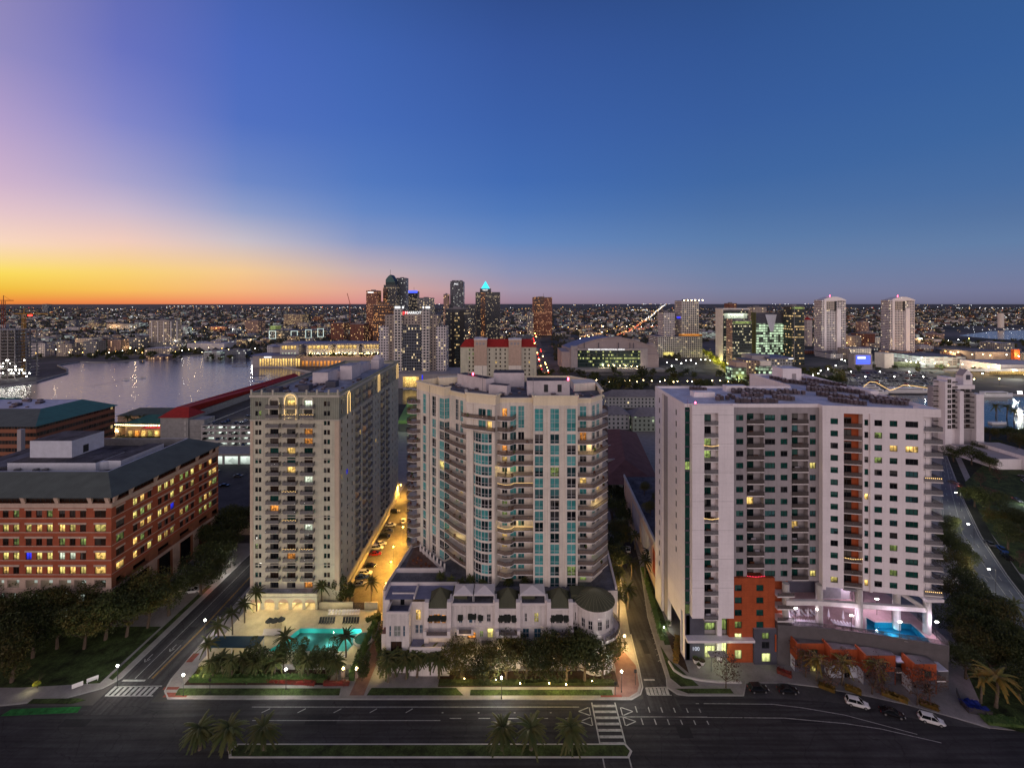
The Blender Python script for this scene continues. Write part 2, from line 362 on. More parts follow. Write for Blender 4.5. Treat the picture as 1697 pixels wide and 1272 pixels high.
mat('bark', (0.09,0.065,0.048), 0.95, 0.3, 1.5)
mat('palm bark', (0.13,0.10,0.075), 0.95, 0.3, 1.5)

def facmat(name, wall, win, cw, ch, fw=0.6, fh=0.6, lit=0.12, litcol=(1,0.75,0.4), lits=1.2, roof=None, band=False, var=0.6, winrough=0.15, rowlit=0.0):
    """far facade: wall with a grid of windows, some of them lit rooms; roof plain"""
    m, nt, N, L, P = newmat(name)
    tc = N.new('ShaderNodeTexCoord'); s = N.new('ShaderNodeSeparateXYZ'); L.new(tc.outputs['Object'], s.inputs[0])
    sn = N.new('ShaderNodeSeparateXYZ'); L.new(tc.outputs['Normal'], sn.inputs[0])
    def M(op, a, b=None):
        n = N.new('ShaderNodeMath'); n.operation = op
        for i, v in enumerate((a, b)):
            if v is None: continue
            if isinstance(v, (int, float)): n.inputs[i].default_value = v
            else: L.new(v, n.inputs[i])
        return n.outputs[0]
    side = M('GREATER_THAN', M('ABSOLUTE', sn.outputs[0]), M('ABSOLUTE', sn.outputs[1]))
    mx = N.new('ShaderNodeMix'); L.new(side, mx.inputs[0]); L.new(s.outputs[0], mx.inputs[2]); L.new(s.outputs[1], mx.inputs[3])
    u = M('DIVIDE', M('ADD', mx.outputs[0], 500.0), cw); v = M('DIVIDE', s.outputs[2], ch)
    fu, fv = M('FRACT', u), M('FRACT', v)
    inu = M('LESS_THAN', M('ABSOLUTE', M('SUBTRACT', fu, 0.5)), fw/2) if not band else None
    inv = M('LESS_THAN', M('ABSOLUTE', M('SUBTRACT', fv, 0.5)), fh/2)
    top = M('LESS_THAN', M('ABSOLUTE', sn.outputs[2]), 0.6)
    w = M('MULTIPLY', inv, top)
    if inu is not None: w = M('MULTIPLY', w, inu)
    cb = N.new('ShaderNodeCombineXYZ'); L.new(M('FLOOR', u), cb.inputs[0]); L.new(M('FLOOR', v), cb.inputs[1])
    oi = N.new('ShaderNodeObjectInfo'); L.new(M('ADD', M('MULTIPLY', oi.outputs['Random'], 50.0), M('MULTIPLY', side, 7.0)), cb.inputs[2])
    wn = N.new('ShaderNodeTexWhiteNoise'); wn.noise_dimensions = '3D'; L.new(cb.outputs[0], wn.inputs[0])
    prob = lit
    if rowlit:
        wr = N.new('ShaderNodeTexWhiteNoise'); wr.noise_dimensions = '1D'; L.new(M('ADD', M('FLOOR', v), M('MULTIPLY', oi.outputs['Random'], 91.0)), wr.inputs['W'])
        prob = M('ADD', lit, M('MULTIPLY', M('GREATER_THAN', wr.outputs[0], 1-rowlit), 0.45))
    isl = M('MULTIPLY', M('LESS_THAN', wn.outputs[0], prob), w)
    sc3 = N.new('ShaderNodeSeparateXYZ'); L.new(wn.outputs['Color'], sc3.inputs[0])
    br = M('ADD', 0.25, M('MULTIPLY', sc3.outputs[1], 1.3))
    n = noise(N, L, 0.05, 3); fa = mapr(N, L, n.outputs[0], 0.3, 0.7, 0.9, 1.1)
    wallc = mulcol(N, L, wall, fa)
    winv = mulcol(N, L, win, M('ADD', 1-var, M('MULTIPLY', sc3.outputs[2], 2*var)))
    c1 = N.new('ShaderNodeMix'); c1.data_type = 'RGBA'; L.new(w, c1.inputs[0]); L.new(wallc, c1.inputs[6]); L.new(winv, c1.inputs[7])
    c2 = N.new('ShaderNodeMix'); c2.data_type = 'RGBA'; L.new(top, c2.inputs[0]); c2.inputs[6].default_value = (*(roof or (0.16,0.16,0.2)), 1); L.new(c1.outputs[2], c2.inputs[7])
    L.new(c2.outputs[2], P.inputs['Base Color'])
    L.new(mapr(N, L, w, 0, 1, 0.85, winrough), P.inputs['Roughness'])
    P.inputs['Emission Color'].default_value = (*litcol, 1)
    L.new(M('MULTIPLY', M('MULTIPLY', isl, br), lits), P.inputs['Emission Strength'])
    try: m.cycles.emission_sampling = 'NONE'
    except Exception: pass
    return m

# ---------------------------------------------------------------- mesh builder
class MB:
    def __init__(s): s.v = []; s.f = []; s.m = []; s.names = []
    def mi(s, m):
        if m not in s.names: s.names.append(m)
        return s.names.index(m)
    def face(s, pts, m):
        b = len(s.v); s.v += [tuple(p) for p in pts]; s.f.append(tuple(range(b, b+len(pts)))); s.m.append(s.mi(m))
    def box(s, x0, x1, y0, y1, z0, z1, m, top=None, bottom=True):
        b = len(s.v); k = s.mi(m)
        s.v += [(x0,y0,z0),(x1,y0,z0),(x1,y1,z0),(x0,y1,z0),(x0,y0,z1),(x1,y0,z1),(x1,y1,z1),(x0,y1,z1)]
        fs = [(0,1,5,4),(1,2,6,5),(2,3,7,6),(3,0,4,7),(4,5,6,7)] + ([(0,3,2,1)] if bottom else [])
        for i, q in enumerate(fs):
            s.f.append(tuple(b+j for j in q)); s.m.append(s.mi(top) if (top and i == 4) else k)
    def obox(s, O, d, u0, u1, n0, n1, z0, z1, m, top=None):
        """box along wall direction d from O: u along, n outward (to the right of d)"""
        nx, ny = d[1], -d[0]
        P = lambda u, n, z: (O[0]+d[0]*u+nx*n, O[1]+d[1]*u+ny*n, z)
        b = len(s.v); k = s.mi(m)
        s.v += [P(u0,n1,z0),P(u1,n1,z0),P(u1,n0,z0),P(u0,n0,z0),P(u0,n1,z1),P(u1,n1,z1),P(u1,n0,z1),P(u0,n0,z1)]
        for i, q in enumerate([(0,1,5,4),(1,2,6,5),(2,3,7,6),(3,0,4,7),(4,5,6,7),(0,3,2,1)]):
            s.f.append(tuple(b+j for j in q)); s.m.append(s.mi(top) if (top and i == 4) else k)
    def prism(s, poly, z0, z1, m, top=None, bot=True, sides=True):
        """poly counter-clockwise seen from above"""
        n = len(poly); b = len(s.v); k = s.mi(m)
        s.v += [(x,y,z0) for x, y in poly] + [(x,y,z1) for x, y in poly]
        if sides:
            for i in range(n):
                j = (i+1) % n; s.f.append((b+i,b+j,b+n+j,b+n+i)); s.m.append(k)
        s.f.append(tuple(b+n+i for i in range(n))); s.m.append(s.mi(top) if top else k)
        if bot: s.f.append(tuple(b+i for i in reversed(range(n)))); s.m.append(k)
    def cyl(s, x, y, z0, z1, r0, r1, m, n=12, cap=True, top=None):
        b = len(s.v); k = s.mi(m)
        for z, r in ((z0,r0),(z1,r1)):
            for i in range(n):
                a = 2*pi*i/n; s.v.append((x+r*cos(a), y+r*sin(a), z))
        for i in range(n):
            j = (i+1) % n; s.f.append((b+i,b+j,b+n+j,b+n+i)); s.m.append(k)
        if cap:
            s.f.append(tuple(b+n+i for i in range(n))); s.m.append(s.mi(top) if top else k)
            s.f.append(tuple(b+i for i in reversed(range(n)))); s.m.append(k)
    def tube(s, pts, rr, m, n=6):
        """round bar through pts (3-D), radius rr (number or list)"""
        b = len(s.v); k = s.mi(m); Np = len(pts)
        if not isinstance(rr, (list, tuple)): rr = [rr]*Np
        for i, p in enumerate(pts):
            q0 = pts[max(0,i-1)]; q1 = pts[min(Np-1,i+1)]
            d = [q1[j]-q0[j] for j in range(3)]; l = sqrt(sum(c*c for c in d)) or 1; d = [c/l for c in d]
            a = (0,0,1) if abs(d[2]) < 0.9 else (1,0,0)
            u = (d[1]*a[2]-d[2]*a[1], d[2]*a[0]-d[0]*a[2], d[0]*a[1]-d[1]*a[0]); lu = sqrt(sum(c*c for c in u)); u = [c/lu for c in u]
            w = (d[1]*u[2]-d[2]*u[1], d[2]*u[0]-d[0]*u[2], d[0]*u[1]-d[1]*u[0])
            for t in range(n):
                c, q = cos(2*pi*t/n)*rr[i], sin(2*pi*t/n)*rr[i]
                s.v.append(tuple(p[j]+u[j]*c+w[j]*q for j in range(3)))
        for i in range(Np-1):
            for t in range(n):
                t2 = (t+1) % n; s.f.append((b+i*n+t, b+i*n+t2, b+(i+1)*n+t2, b+(i+1)*n+t)); s.m.append(k)
        s.f.append(tuple(b+t for t in reversed(range(n)))); s.m.append(k)
        s.f.append(tuple(b+(Np-1)*n+t for t in range(n))); s.m.append(k)
    def strip(s, path, z0, z1, m, closed=False):
        """vertical sheet along a ground path"""
        P = list(path) + ([path[0]] if closed else [])
        for a, c in zip(P, P[1:]): s.face([(a[0],a[1],z0),(c[0],c[1],z0),(c[0],c[1],z1),(a[0],a[1],z1)], m)
    def wall_bar(s, path, t, z0, z1, m, closed=False):
        """solid low wall or rail of thickness t along a path"""
        P = list(path) + ([path[0]] if closed else [])
        for a, c in zip(P, P[1:]):
            dx, dy = c[0]-a[0], c[1]-a[1]; l = sqrt(dx*dx+dy*dy)
            if l < 1e-6: continue
            s.obox(a, (dx/l,dy/l), 0, l, -t/2, t/2, z0, z1, m)
    def facade(s, O, d, L, z0, z1, holes, m, depth=0.25, mr=None):
        """wall sheet with real openings; holes = (u0,u1,za,zb[,depth[,backmat]])"""
        nx, ny = d[1], -d[0]
        P = lambda u, z, n=0.0: (O[0]+d[0]*u+nx*n, O[1]+d[1]*u+ny*n, z)
        us = sorted({0.0, L} | {h[0] for h in holes} | {h[1] for h in holes})
        cols = []
        for ua, ub in zip(us, us[1:]):
            um = (ua+ub)/2
            hs = sorted((h[2], h[3]) for h in holes if h[0] < um < h[1])
            z = z0
            for a, c in hs:
                if a > z+1e-4: s.face([P(ua,z),P(ub,z),P(ub,a),P(ua,a)], m)
                z = max(z, c)
            if z < z1-1e-4: s.face([P(ua,z),P(ub,z),P(ub,z1),P(ua,z1)], m)
        for h in holes:
            u0, u1, a, c = h[:4]; dp = h[4] if len(h) > 4 else depth; r = mr or m
            s.face([P(u0,a),P(u1,a),P(u1,a,-dp),P(u0,a,-dp)], r)
            s.face([P(u0,c,-dp),P(u1,c,-dp),P(u1,c),P(u0,c)], r)
            s.face([P(u0,a,-dp),P(u0,c,-dp),P(u0,c),P(u0,a)], r)
            s.face([P(u1,a),P(u1,c),P(u1,c,-dp),P(u1,a,-dp)], r)
            if len(h) > 5: s.face([P(u0,a,-dp),P(u1,a,-dp),P(u1,c,-dp),P(u0,c,-dp)], h[5])
    def mesh(s, name, off=(0,0,0), smooth=False):
        me = bpy.data.meshes.new(name)
        me.from_pydata([(x-off[0],y-off[1],z-off[2]) for x,y,z in s.v] if off != (0,0,0) else s.v, [], s.f)
        for n in s.names: me.materials.append(MATS[n])
        if len(s.names) > 1: me.polygons.foreach_set('material_index', s.m)
        if smooth: me.polygons.foreach_set('use_smooth', [True]*len(s.f))
        me.update(); return me
    def build(s, name, parent=None, smooth=False):
        off = tuple(parent['_o']) if parent is not None else (0,0,0)
        o = bpy.data.objects.new(name, s.mesh(name, off, smooth)); COL.objects.link(o)
        if parent is not None: o.parent = parent
        return o

def root(name, label, cat, loc, group=None):
    o = bpy.data.objects.new(name, None); COL.objects.link(o); o.location = loc; o['_o'] = tuple(loc)
    o.empty_display_size = 0.3; tag(o, label, cat, group); return o
def tag(o, label, cat, group=None):
    o['label'] = label; o['category'] = cat
    if group: o['group'] = group
    return o
def at(o, loc):
    o.location = loc; o['_o'] = tuple(loc); return o
def place(me, name, parent, loc, rz=0.0):
    """a part: shared mesh set at a world place under its (unrotated) thing"""
    o = bpy.data.objects.new(name, me); COL.objects.link(o)
    b = parent['_o'] if parent is not None else (0,0,0)
    if parent is not None: o.parent = parent
    o.location = (loc[0]-b[0], loc[1]-b[1], loc[2]-b[2]); o.rotation_euler = (0,0,rz); return o
def structure(name, mb, smooth=False):
    o = mb.build(name, None, smooth); o['kind'] = 'structure'; return o
def stuff(o): o['kind'] = 'stuff'; return o
def instance(src, loc, rz=0.0, label=None, group=None, s=1.0):
    """copy of a thing with copies of its parts and sub-parts"""
    def cp(o, par):
        c = o.copy(); COL.objects.link(c); c.parent = par
        for ch in o.children: cp(ch, c)
        return c
    r = cp(src, None); r.location = loc; r.rotation_euler = (0,0,rz); r.scale = (s,s,s)
    if label: r['label'] = label
    if group: r['group'] = group
    return r
def unit(a, b):
    dx, dy = b[0]-a[0], b[1]-a[1]; l = sqrt(dx*dx+dy*dy); return (dx/l, dy/l), l
def lamp_light(name, loc, power, col=(1,0.9,0.75), parent=None, r=0.15, cone=0):
    l = bpy.data.lights.new(name, 'SPOT' if cone else 'POINT'); l.energy = power; l.color = col; l.shadow_soft_size = r
    if cone: l.spot_size = R(cone); l.spot_blend = 0.5
    o = bpy.data.objects.new(name, l); COL.objects.link(o)
    b = parent['_o'] if parent is not None else (0,0,0)
    if parent is not None: o.parent = parent
    o.location = (loc[0]-b[0], loc[1]-b[1], loc[2]-b[2]); return o

_wc = {}
def win_mesh(w, h, g, nx=2, nz=1, frame='frame dark', t=0.07, tall=None):
    """window: frame, mullions, panes (x along wall, -y outward, origin at lower left corner)"""
    k = (round(w,2), round(h,2), g, nx, nz, frame, t, tuple(tall) if tall else None)
    if k in _wc: return _wc[k]
    b = MB(); b.face([(0,0.04,0),(w,0.04,0),(w,0.04,h),(0,0.04,h)], g)
    b.box(0,w,-0.03,0.06,0,t,frame); b.box(0,w,-0.03,0.06,h-t,h,frame)
    b.box(0,t,-0.028,0.058,t,h-t,frame); b.box(w-t,w,-0.028,0.058,t,h-t,frame)
    for i in range(1,nx): x = w*i/nx; b.box(x-t/2,x+t/2,-0.026,0.055,t,h-t,frame)
    zs = tall if tall else [h*i/nz for i in range(1,nz)]
    for z in zs: b.box(t,w-t,-0.02,0.052,z-t/2,z+t/2,frame)
    _wc[k] = b.mesh('window'); return _wc[k]
def put_window(parent, O, d, u, z, w, h, g, depth=0.2, nx=2, nz=1, frame='frame dark', name='window', t=0.07, tall=None):
    n = (d[1], -d[0]); p = (O[0]+d[0]*u-n[0]*depth, O[1]+d[1]*u-n[1]*depth, z)
    return place(win_mesh(w,h,g,nx,nz,frame,t,tall), name, parent, p, atan2(d[1],d[0]))
def add_window(mb, O, d, u, z, w, h, g, depth=0.2, nx=2, frame='frame dark', t=0.07):
    """same window written straight into a mesh (for the far side's windows kept as one part)"""
    n = (d[1], -d[0]); P = lambda a, q, zz: (O[0]+d[0]*(u+a)-n[0]*(depth+q), O[1]+d[1]*(u+a)-n[1]*(depth+q), z+zz)
    mb.face([P(0,0.04,0),P(w,0.04,0),P(w,0.04,h),P(0,0.04,h)], g)
    for i in range(nx+1):
        x = min(max(w*i/nx, t/2), w-t/2); mb.obox(O, d, u+x-t/2, u+x+t/2, -depth-0.02, -depth+0.02, z, z+h, frame)
    mb.obox(O, d, u+t, u+w-t, -depth-0.018, -depth+0.018, z+h-t, z+h, frame)
ORD = ['first','second','third','fourth','fifth','sixth','seventh','eighth','ninth','tenth','eleventh','twelfth','thirteenth','fourteenth','fifteenth','sixteenth','seventeenth','eighteenth','nineteenth','twentieth',
 'twenty-first','twenty-second','twenty-third','twenty-fourth','twenty-fifth','twenty-sixth','twenty-seventh','twenty-eighth','twenty-ninth','thirtieth']
def units(r, lst, name='roof_unit'):
    """ventilation boxes on a roof, each a part of its own: (x, y, z, size)"""
    for x, y, z, s in lst:
        if 'u' not in _wc:
            b = MB(); b.box(-1,1,-.8,.8,0,.9,'hvac body',top='hvac top'); b.cyl(0,0,.902,1.15,.6,.55,'hvac top',10); _wc['u'] = b.mesh(name)
        o = place(_wc['u'], name, r, (x,y,z), random.choice((0,pi/2))); o.scale = (s,s,s)
def lettering(r, body, size, loc, m, name, extrude=.12, align='CENTER'):
    cu = bpy.data.curves.new(name,'FONT'); cu.body = body; cu.size = size; cu.extrude = extrude; cu.align_x = align
    t = bpy.data.objects.new(name, cu); me = bpy.data.meshes.new_from_object(t); bpy.data.objects.remove(t)
    me.materials.clear(); me.materials.append(MATS[m]); o = place(me, name, r, loc); o.rotation_euler = (R(90),0,0); return o
def pick(rng, *opts):
    """pick(rng, ('a',3), ('b',1)) weighted choice"""
    t = sum(w for _, w in opts); r = rng.random()*t
    for o, w in opts:
        r -= w
        if r <= 0: return o
    return opts[-1][0]
# ================================================================ GROUND, WATER, ROADS
mb = MB()
rs = [0, 90, 200, 400, 800, 1600, 4000, 10000, 30000, 90000]; NA = 48
for i, r in enumerate(rs[1:], 1):
    for a in range(NA):
        a0, a1 = 2*pi*a/NA, 2*pi*(a+1)/NA; r0 = rs[i-1]
        P = lambda r, t: (r*sin(t), 300+r*cos(t), 0)
        mb.face([P(r0,a1),P(r0,a0),P(r,a0),P(r,a1)] if r0 > 0 else [P(0,0),P(r,a0),P(r,a1)], 'land')
def landmat():
    m, nt, N, L, P = newmat('land')
    n = noise(N, L, 0.004, 6); n2 = noise(N, L, 0.05, 4)
    mx = N.new('ShaderNodeMix'); mx.data_type = 'RGBA'; L.new(mapr(N, L, n.outputs[0], 0.4, 0.62, 0, 1), mx.inputs[0])
    mx.inputs[6].default_value = (0.018, 0.020, 0.014, 1); mx.inputs[7].default_value = (0.13, 0.115, 0.115, 1)
    L.new(mulcol(N, L, mx.outputs[2], mapr(N, L, n2.outputs[0], 0.3, 0.7, 0.5, 1.5)), P.inputs['Base Color']); P.inputs['Roughness'].default_value = 0.95
landmat()
structure('ground', mb)

def poly(name, pts, z, m, thick=0.0, kind='structure'):
    mb = MB()
    a = sum(p[0]*q[1]-q[0]*p[1] for p, q in zip(pts, pts[1:]+pts[:1]))
    if a < 0: pts = pts[::-1]
    if thick: mb.prism(pts, z-thick, z, m, bot=False)
    else: mb.face([(x,y,z) for x, y in pts], m)
    o = mb.build(name); o['kind'] = kind; return o
def G(*pp): return [gp(a, b) for a, b in pp]

# bay in the west, channel behind the island, basin in the east (water lies a little under its sea walls)
bay = G((-260,640),(0,641),(60,634),(112,619),(112,613),(96,606),(132,600),(180,601),(235,596),(300,591),(345,588),(398,588),(436,600),(470,609),(520,618),(640,640),(640,662),(560,668),(420,690),(330,708),(200,720),(-260,760))
poly('bay_water', bay, 0.06, 'bay water')
poly('channel_water', G((640,638),(700,642),(800,648),(940,652),(1000,650),(1100,650),(1250,655),(1420,655),(1500,655),(1560,655),(1565,690),(1480,700),(1300,690),(1100,672),(1000,672),(800,675),(640,668)), 0.06, 'channel water')
poly('basin_water', G((1540,662),(1590,655),(1697,655),(1900,660),(1900,740),(1697,712),(1560,704)), 0.06, 'channel water')
poly('estuary_water', G((1588,556),(1640,549),(1697,547),(1990,544),(1990,563),(1697,564),(1640,561)), 0.3, 'channel water')
# sea walls
def seawall(path, t=1.2, h=1.1, m='concrete', name='sea_wall', label=None):
    mb = MB(); mb.wall_bar(path, t, -0.2, h, m); o = mb.build(name)
    return tag(o, label, 'sea wall')
seawall(G((0,641),(60,634),(112,619),(112,613),(96,606),(132,600),(180,601),(235,596),(300,591),(345,588),(398,588)), 2.0, 1.5, 'concrete', 'sea_wall', 'long concrete sea wall along the far shore of the bay')
seawall(G((398,588),(436,600),(470,609),(520,618),(640,640)), 2.0, 1.6, 'pale concrete', 'sea_wall', 'pale sea wall of the riverwalk below the convention centre')
seawall(G((1590,655),(1697,655),(1900,660)), 2.0, 1.4, 'pale concrete', 'sea_wall', 'pale sea wall along the far side of the marina basin')

def off_(path, k):
    r = []
    for i, p in enumerate(path):
        a, b = path[max(0,i-1)], path[min(len(path)-1,i+1)]; (dx,dy), _ = unit(a,b); r.append((p[0]+dy*k, p[1]-dx*k))
    return r
# main road across the front, its parking bay and the side streets
main_n = G((1560,1200),(1500,1183),(1446,1172),(1380,1162),(1280,1155),(1215,1153),(1110,1153),(1060,1158),(300,1160),(150,1168),(0,1170))
poly('road', [(-330,78),(330,78),(330,84),(170,95)] + main_n + [(-330,105.2)], 0.010, 'asphalt')
poly('side_street', [(-97.2,103),(-84.3,103),(-84.6,112),(-85.6,140),(-87,180),(-90,240),(-100,240),(-97.5,180)], 0.016, 'street asphalt')
poly('east_side_street', [(30.5,104),(39,104),(38,113),(40.5,135),(45.8,163),(50,200),(44,200),(38,163),(33.2,128),(32,114)], 0.016, 'street asphalt')
R2L = G((1561,753),(1556,800),(1562,878),(1616,957),(1671,1036),(1700,1070))
R2R = G((1569,755),(1598,831),(1626,888),(1669,953),(1705,1000),(1790,1100))
poly('curving_road', [(300,330),(330,330)] + R2R + [(190,95),(140,95),(125,100)] + R2L[::-1], 0.013, 'blue sheen asphalt')
# raised blocks (kerb step 0.13 m)
blockM = [(-84.6,112.5),(-83.6,109.4),(-81,107.3),(28,107.2),(30.4,108.6),(31.4,110.5),(32.2,116),(33.2,128),(38,163),(44,205),(44,330),(-90,330),(-88,180),(-85.8,140)]
poly('sidewalk', blockM, 0.13, 'sidewalk', 0.13)
poly('west_sidewalk', [(-330,105.9),(-150,105.9),(-118,105.6),(-106,107.2),(-99.2,110.3),(-97.2,113),(-97.6,200),(-330,200),(-330,105.9)], 0.13, 'sidewalk', 0.13)
bayk = G((1232,1152),(1236,1131),(1300,1131),(1350,1137),(1420,1149),(1500,1166),(1580,1188),(1640,1206))
blockR = [(38.6,113.2),(37.8,110.4),(39.5,108.6)] + G((1140,1151),(1215,1151)) + bayk + [(120,98),(126,100)] + R2L[::-1] + [(280,330),(60,330),(50,200),(45.8,163),(40.5,135)]
poly('east_sidewalk', blockR, 0.13, 'sidewalk', 0.13)
poly('parking_bay', G((1230,1155),(1236,1131),(1300,1131),(1350,1137),(1420,1149),(1500,1166),(1580,1188),(1640,1206),(1560,1201),(1446,1173),(1380,1163),(1280,1156)), 0.020, 'worn asphalt')
poly('island_east_ground', [(300,330),(331,330)] + R2R + [(420,95),(900,330),(500,330)], 0.11, 'dark ground', 0.11)
poly('road_footpath', off_(R2R[:-1],-6.2)+off_(R2R[:-1],-3.6)[::-1], 0.125, 'sidewalk', 0.01)
# kerb lines: pale stone edging
mb = MB()
for path in ([(-84.4,113),(-83.4,109.3),(-80.9,107.1),(28.1,107.0),(30.6,108.4),(31.7,110.4),(32.4,116),(33.4,128)],
             [(-330,105.7),(-150,105.7),(-118,105.4),(-105.9,107.0),(-99.0,110.1),(-97.0,113),(-97.4,180)],
             [(45.8,163),(40.3,135),(38.4,113.2),(37.6,110.3),(39.4,108.4)] + G((1140,1152),(1216,1152)) + bayk, R2L[1:], R2R[:-1]):
    mb.wall_bar(path, 0.28, 0.0, 0.145, 'concrete')
structure('kerb', mb)
# lawns
def lawn(pts, name='lawn', z=0.15): poly(name, pts, z, 'lawn', 0.03)
lawn([(-80,108.0),(-41,108.0),(-41.4,110.0),(-80.5,110.0)]); lawn([(-34.5,108.0),(-11.5,108.0),(-13.5,110.1),(-34,110.1)])
lawn([(-10,108.0),(24,108.0),(24,109.6),(-10,109.6)])
lawn([(-101,111.5),(-119,110.2),(-135,110.2),(-136,113.5),(-133,131),(-101,131)])
lawn(G((45,1166),(55,1158),(130,1157),(142,1160),(120,1166)))
lawn([(-100.2,113),(-98.6,112.4),(-98.9,150),(-100.4,150)])
lawn([(39.3,113),(41,110.5),(45.5,110.7),(41,119),(40.3,124)]); lawn(G((1118,1141),(1210,1141),(1216,1149),(1140,1149)))
lawn([(41.6,124),(44,124),(47.4,160),(46.4,160)], 'verge')
lawn(G((1600,1110),(1660,1090),(1697,1120),(1760,1190),(1700,1215),(1640,1200)))
lawn(G((1598,800),(1640,760),(1700,770),(1760,860),(1720,960),(1690,950),(1640,880)))
poly('median', [(-58,93.2),(24,93.2),(25,94.6),(24,96.2),(-58,96.2),(-59,94.6)], 0.13, 'pale concrete', 0.13)
lawn([(-57.6,93.5),(23.7,93.5),(24.5,94.6),(23.7,95.9),(-57.6,95.9),(-58.4,94.6)])
# mulch beds
poly('planting_bed', [(-80,110.9),(-45,110.9),(-45,115.6),(-80,115.6)], 0.16, 'mulch', 0.03)
poly('planting_bed', [(-18,110.4),(26,110.4),(26,115.2),(-18,115.2)], 0.16, 'mulch', 0.03)
poly('planting_bed', [(46,126),(44.5,114.5),(42.5,118),(43.8,130)], 0.16, 'mulch', 0.03)
# service drive between the two towers (sodium-lit)
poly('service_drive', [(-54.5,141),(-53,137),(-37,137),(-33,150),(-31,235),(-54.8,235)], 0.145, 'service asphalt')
poly('brick_walk', [(-38.6,108),(-35.2,108),(-34.4,137),(-37.8,137)], 0.145, 'paver')
poly('corner_paving', [(24,107.6),(27.6,107.6),(30,109),(31,111),(31.8,117),(29,124),(26,124),(26.5,116)], 0.14, 'paver')
# road paint
mb = MB(); Z = 0.024
def line(mbx, a, b, w, m='road paint', z=Z):
    (dx,dy), l = unit(a,b); nx, ny = -dy*w/2, dx*w/2
    mbx.face([(a[0]-nx,a[1]-ny,z),(b[0]-nx,b[1]-ny,z),(b[0]+nx,b[1]+ny,z),(a[0]+nx,a[1]+ny,z)], m)
def pline(path, w, m='road paint'):
    for a, b in zip(path, path[1:]): line(mb, a, b, w, m)
y1 = gp(0,1171)[1]; y2 = gp(0,1187)[1]; y3 = gp(0,1193)[1]
line(mb, (-60,y1+.05), (15.5,y1+.05), 0.16); line(mb, (-58,y3), (-16,y3), 0.16)
for k in range(9): line(mb, (-57+k*8.2,103.55), (-55.6+k*8.2,104.6) if k < 5 else (-56.6+k*8.2,103.56), 0.2)
for k in range(6): line(mb, (-14+k*6.5,102.15), (-11.4+k*6.5,102.15), 0.16)
line(mb, (24,y2), (44,y2), 0.16)
pline(G((1100,1187),(1300,1189),(1400,1198),(1460,1207),(1560,1230)), 0.16); pline(G((1170,1165),(1280,1166),(1330,1172),(1400,1184),(1460,1200),(1520,1216)), 0.16)
for k in range(6): line(mb, (28.5+k*2.9,103.6), (28.5+k*2.9,105.2-0.13*k), 0.26); line(mb, (29+k*2.9,100.6), (29+k*2.9,102.2-0.13*k), 0.26)
for k in range(5): line(mb, gp(1153+k*13,1165), gp(1158+k*13,1165), 0.18)
# zebra on the main road
zx0, zx1 = 18.6, 24.2
line(mb, (zx0,86), (zx0,106.2), 0.3); line(mb, (zx1-.2,86), (zx1-.2,106.2), 0.3)
for k in range(8): line(mb, (zx0+.2, 105.3-k*1.5), (zx1-.4, 105.3-k*1.5), 0.62)
for sx, s in ((zx0-2.2,1),(zx1+2.2,-1)):
    for yy in (103.9, 101.4):
        line(mb, (sx-s*1.2,yy), (sx+s*1.2,yy+1), 0.22); line(mb, (sx-s*1.2,yy), (sx+s*1.2,yy-1), 0.22); line(mb, (sx+s*1.4,yy-1), (sx+s*1.4,yy+1), 0.22)
# zebras over the side streets
def zebra(x0, x1, ya, yb, n):
    line(mb, (x0,ya), (x1,ya), 0.22); line(mb, (x0,yb), (x1,yb+.2), 0.22)
    for k in range(n):
        x = x0+(x1-x0)*(k+.5)/n; line(mb, (x-.35,ya+.1), (x-.35+.12,yb-.1), 0.75)
zebra(-96.6,-85.2,108.0,110.6,9); zebra(32.4,38.0,108.2,110.3,6)
line(mb, (-96.2,112.4), (-90.6,112.4), 0.55); line(mb, (32.6,112.6), (35.3,112.6), 0.5)
# west street: bike lane, double yellow
pline([(-93.6,113),(-93.4,135),(-93.6,175),(-96,235)], 0.16); pline([(-90.4,113),(-90.2,124)], 0.14)
pline([(-89.5,113),(-88.9,130),(-89.6,175),(-92,235)], 0.12, 'yellow paint'); pline([(-89.2,113),(-88.6,130),(-89.3,175),(-91.7,235)], 0.12, 'yellow paint')
# striped stalls on the east side street
pline([(38.6,118),(41.8,142)], 0.14)
for k in range(13): line(mb, (38.0+k*.27,118.5+k*2), (40.6+k*.24,119.6+k*2), 0.14)
# crosswalk strip in the pavers at the west corner, arrows
def arrow(x, y, a, s=1.0):
    c, q = cos(a), sin(a); T = lambda u, v: (x+(u*c-v*q)*s, y+(u*q+v*c)*s)
    line(mb, T(-1.4,0), T(.5,0), 0.2*s); line(mb, T(.3,.7), T(1.3,0), .2*s); line(mb, T(.3,-.7), T(1.3,0), .2*s)
arrow(-95.4,119.5,-pi/2); arrow(-91.6,123,-pi/2,.9); arrow(-86.8,134,pi/2)
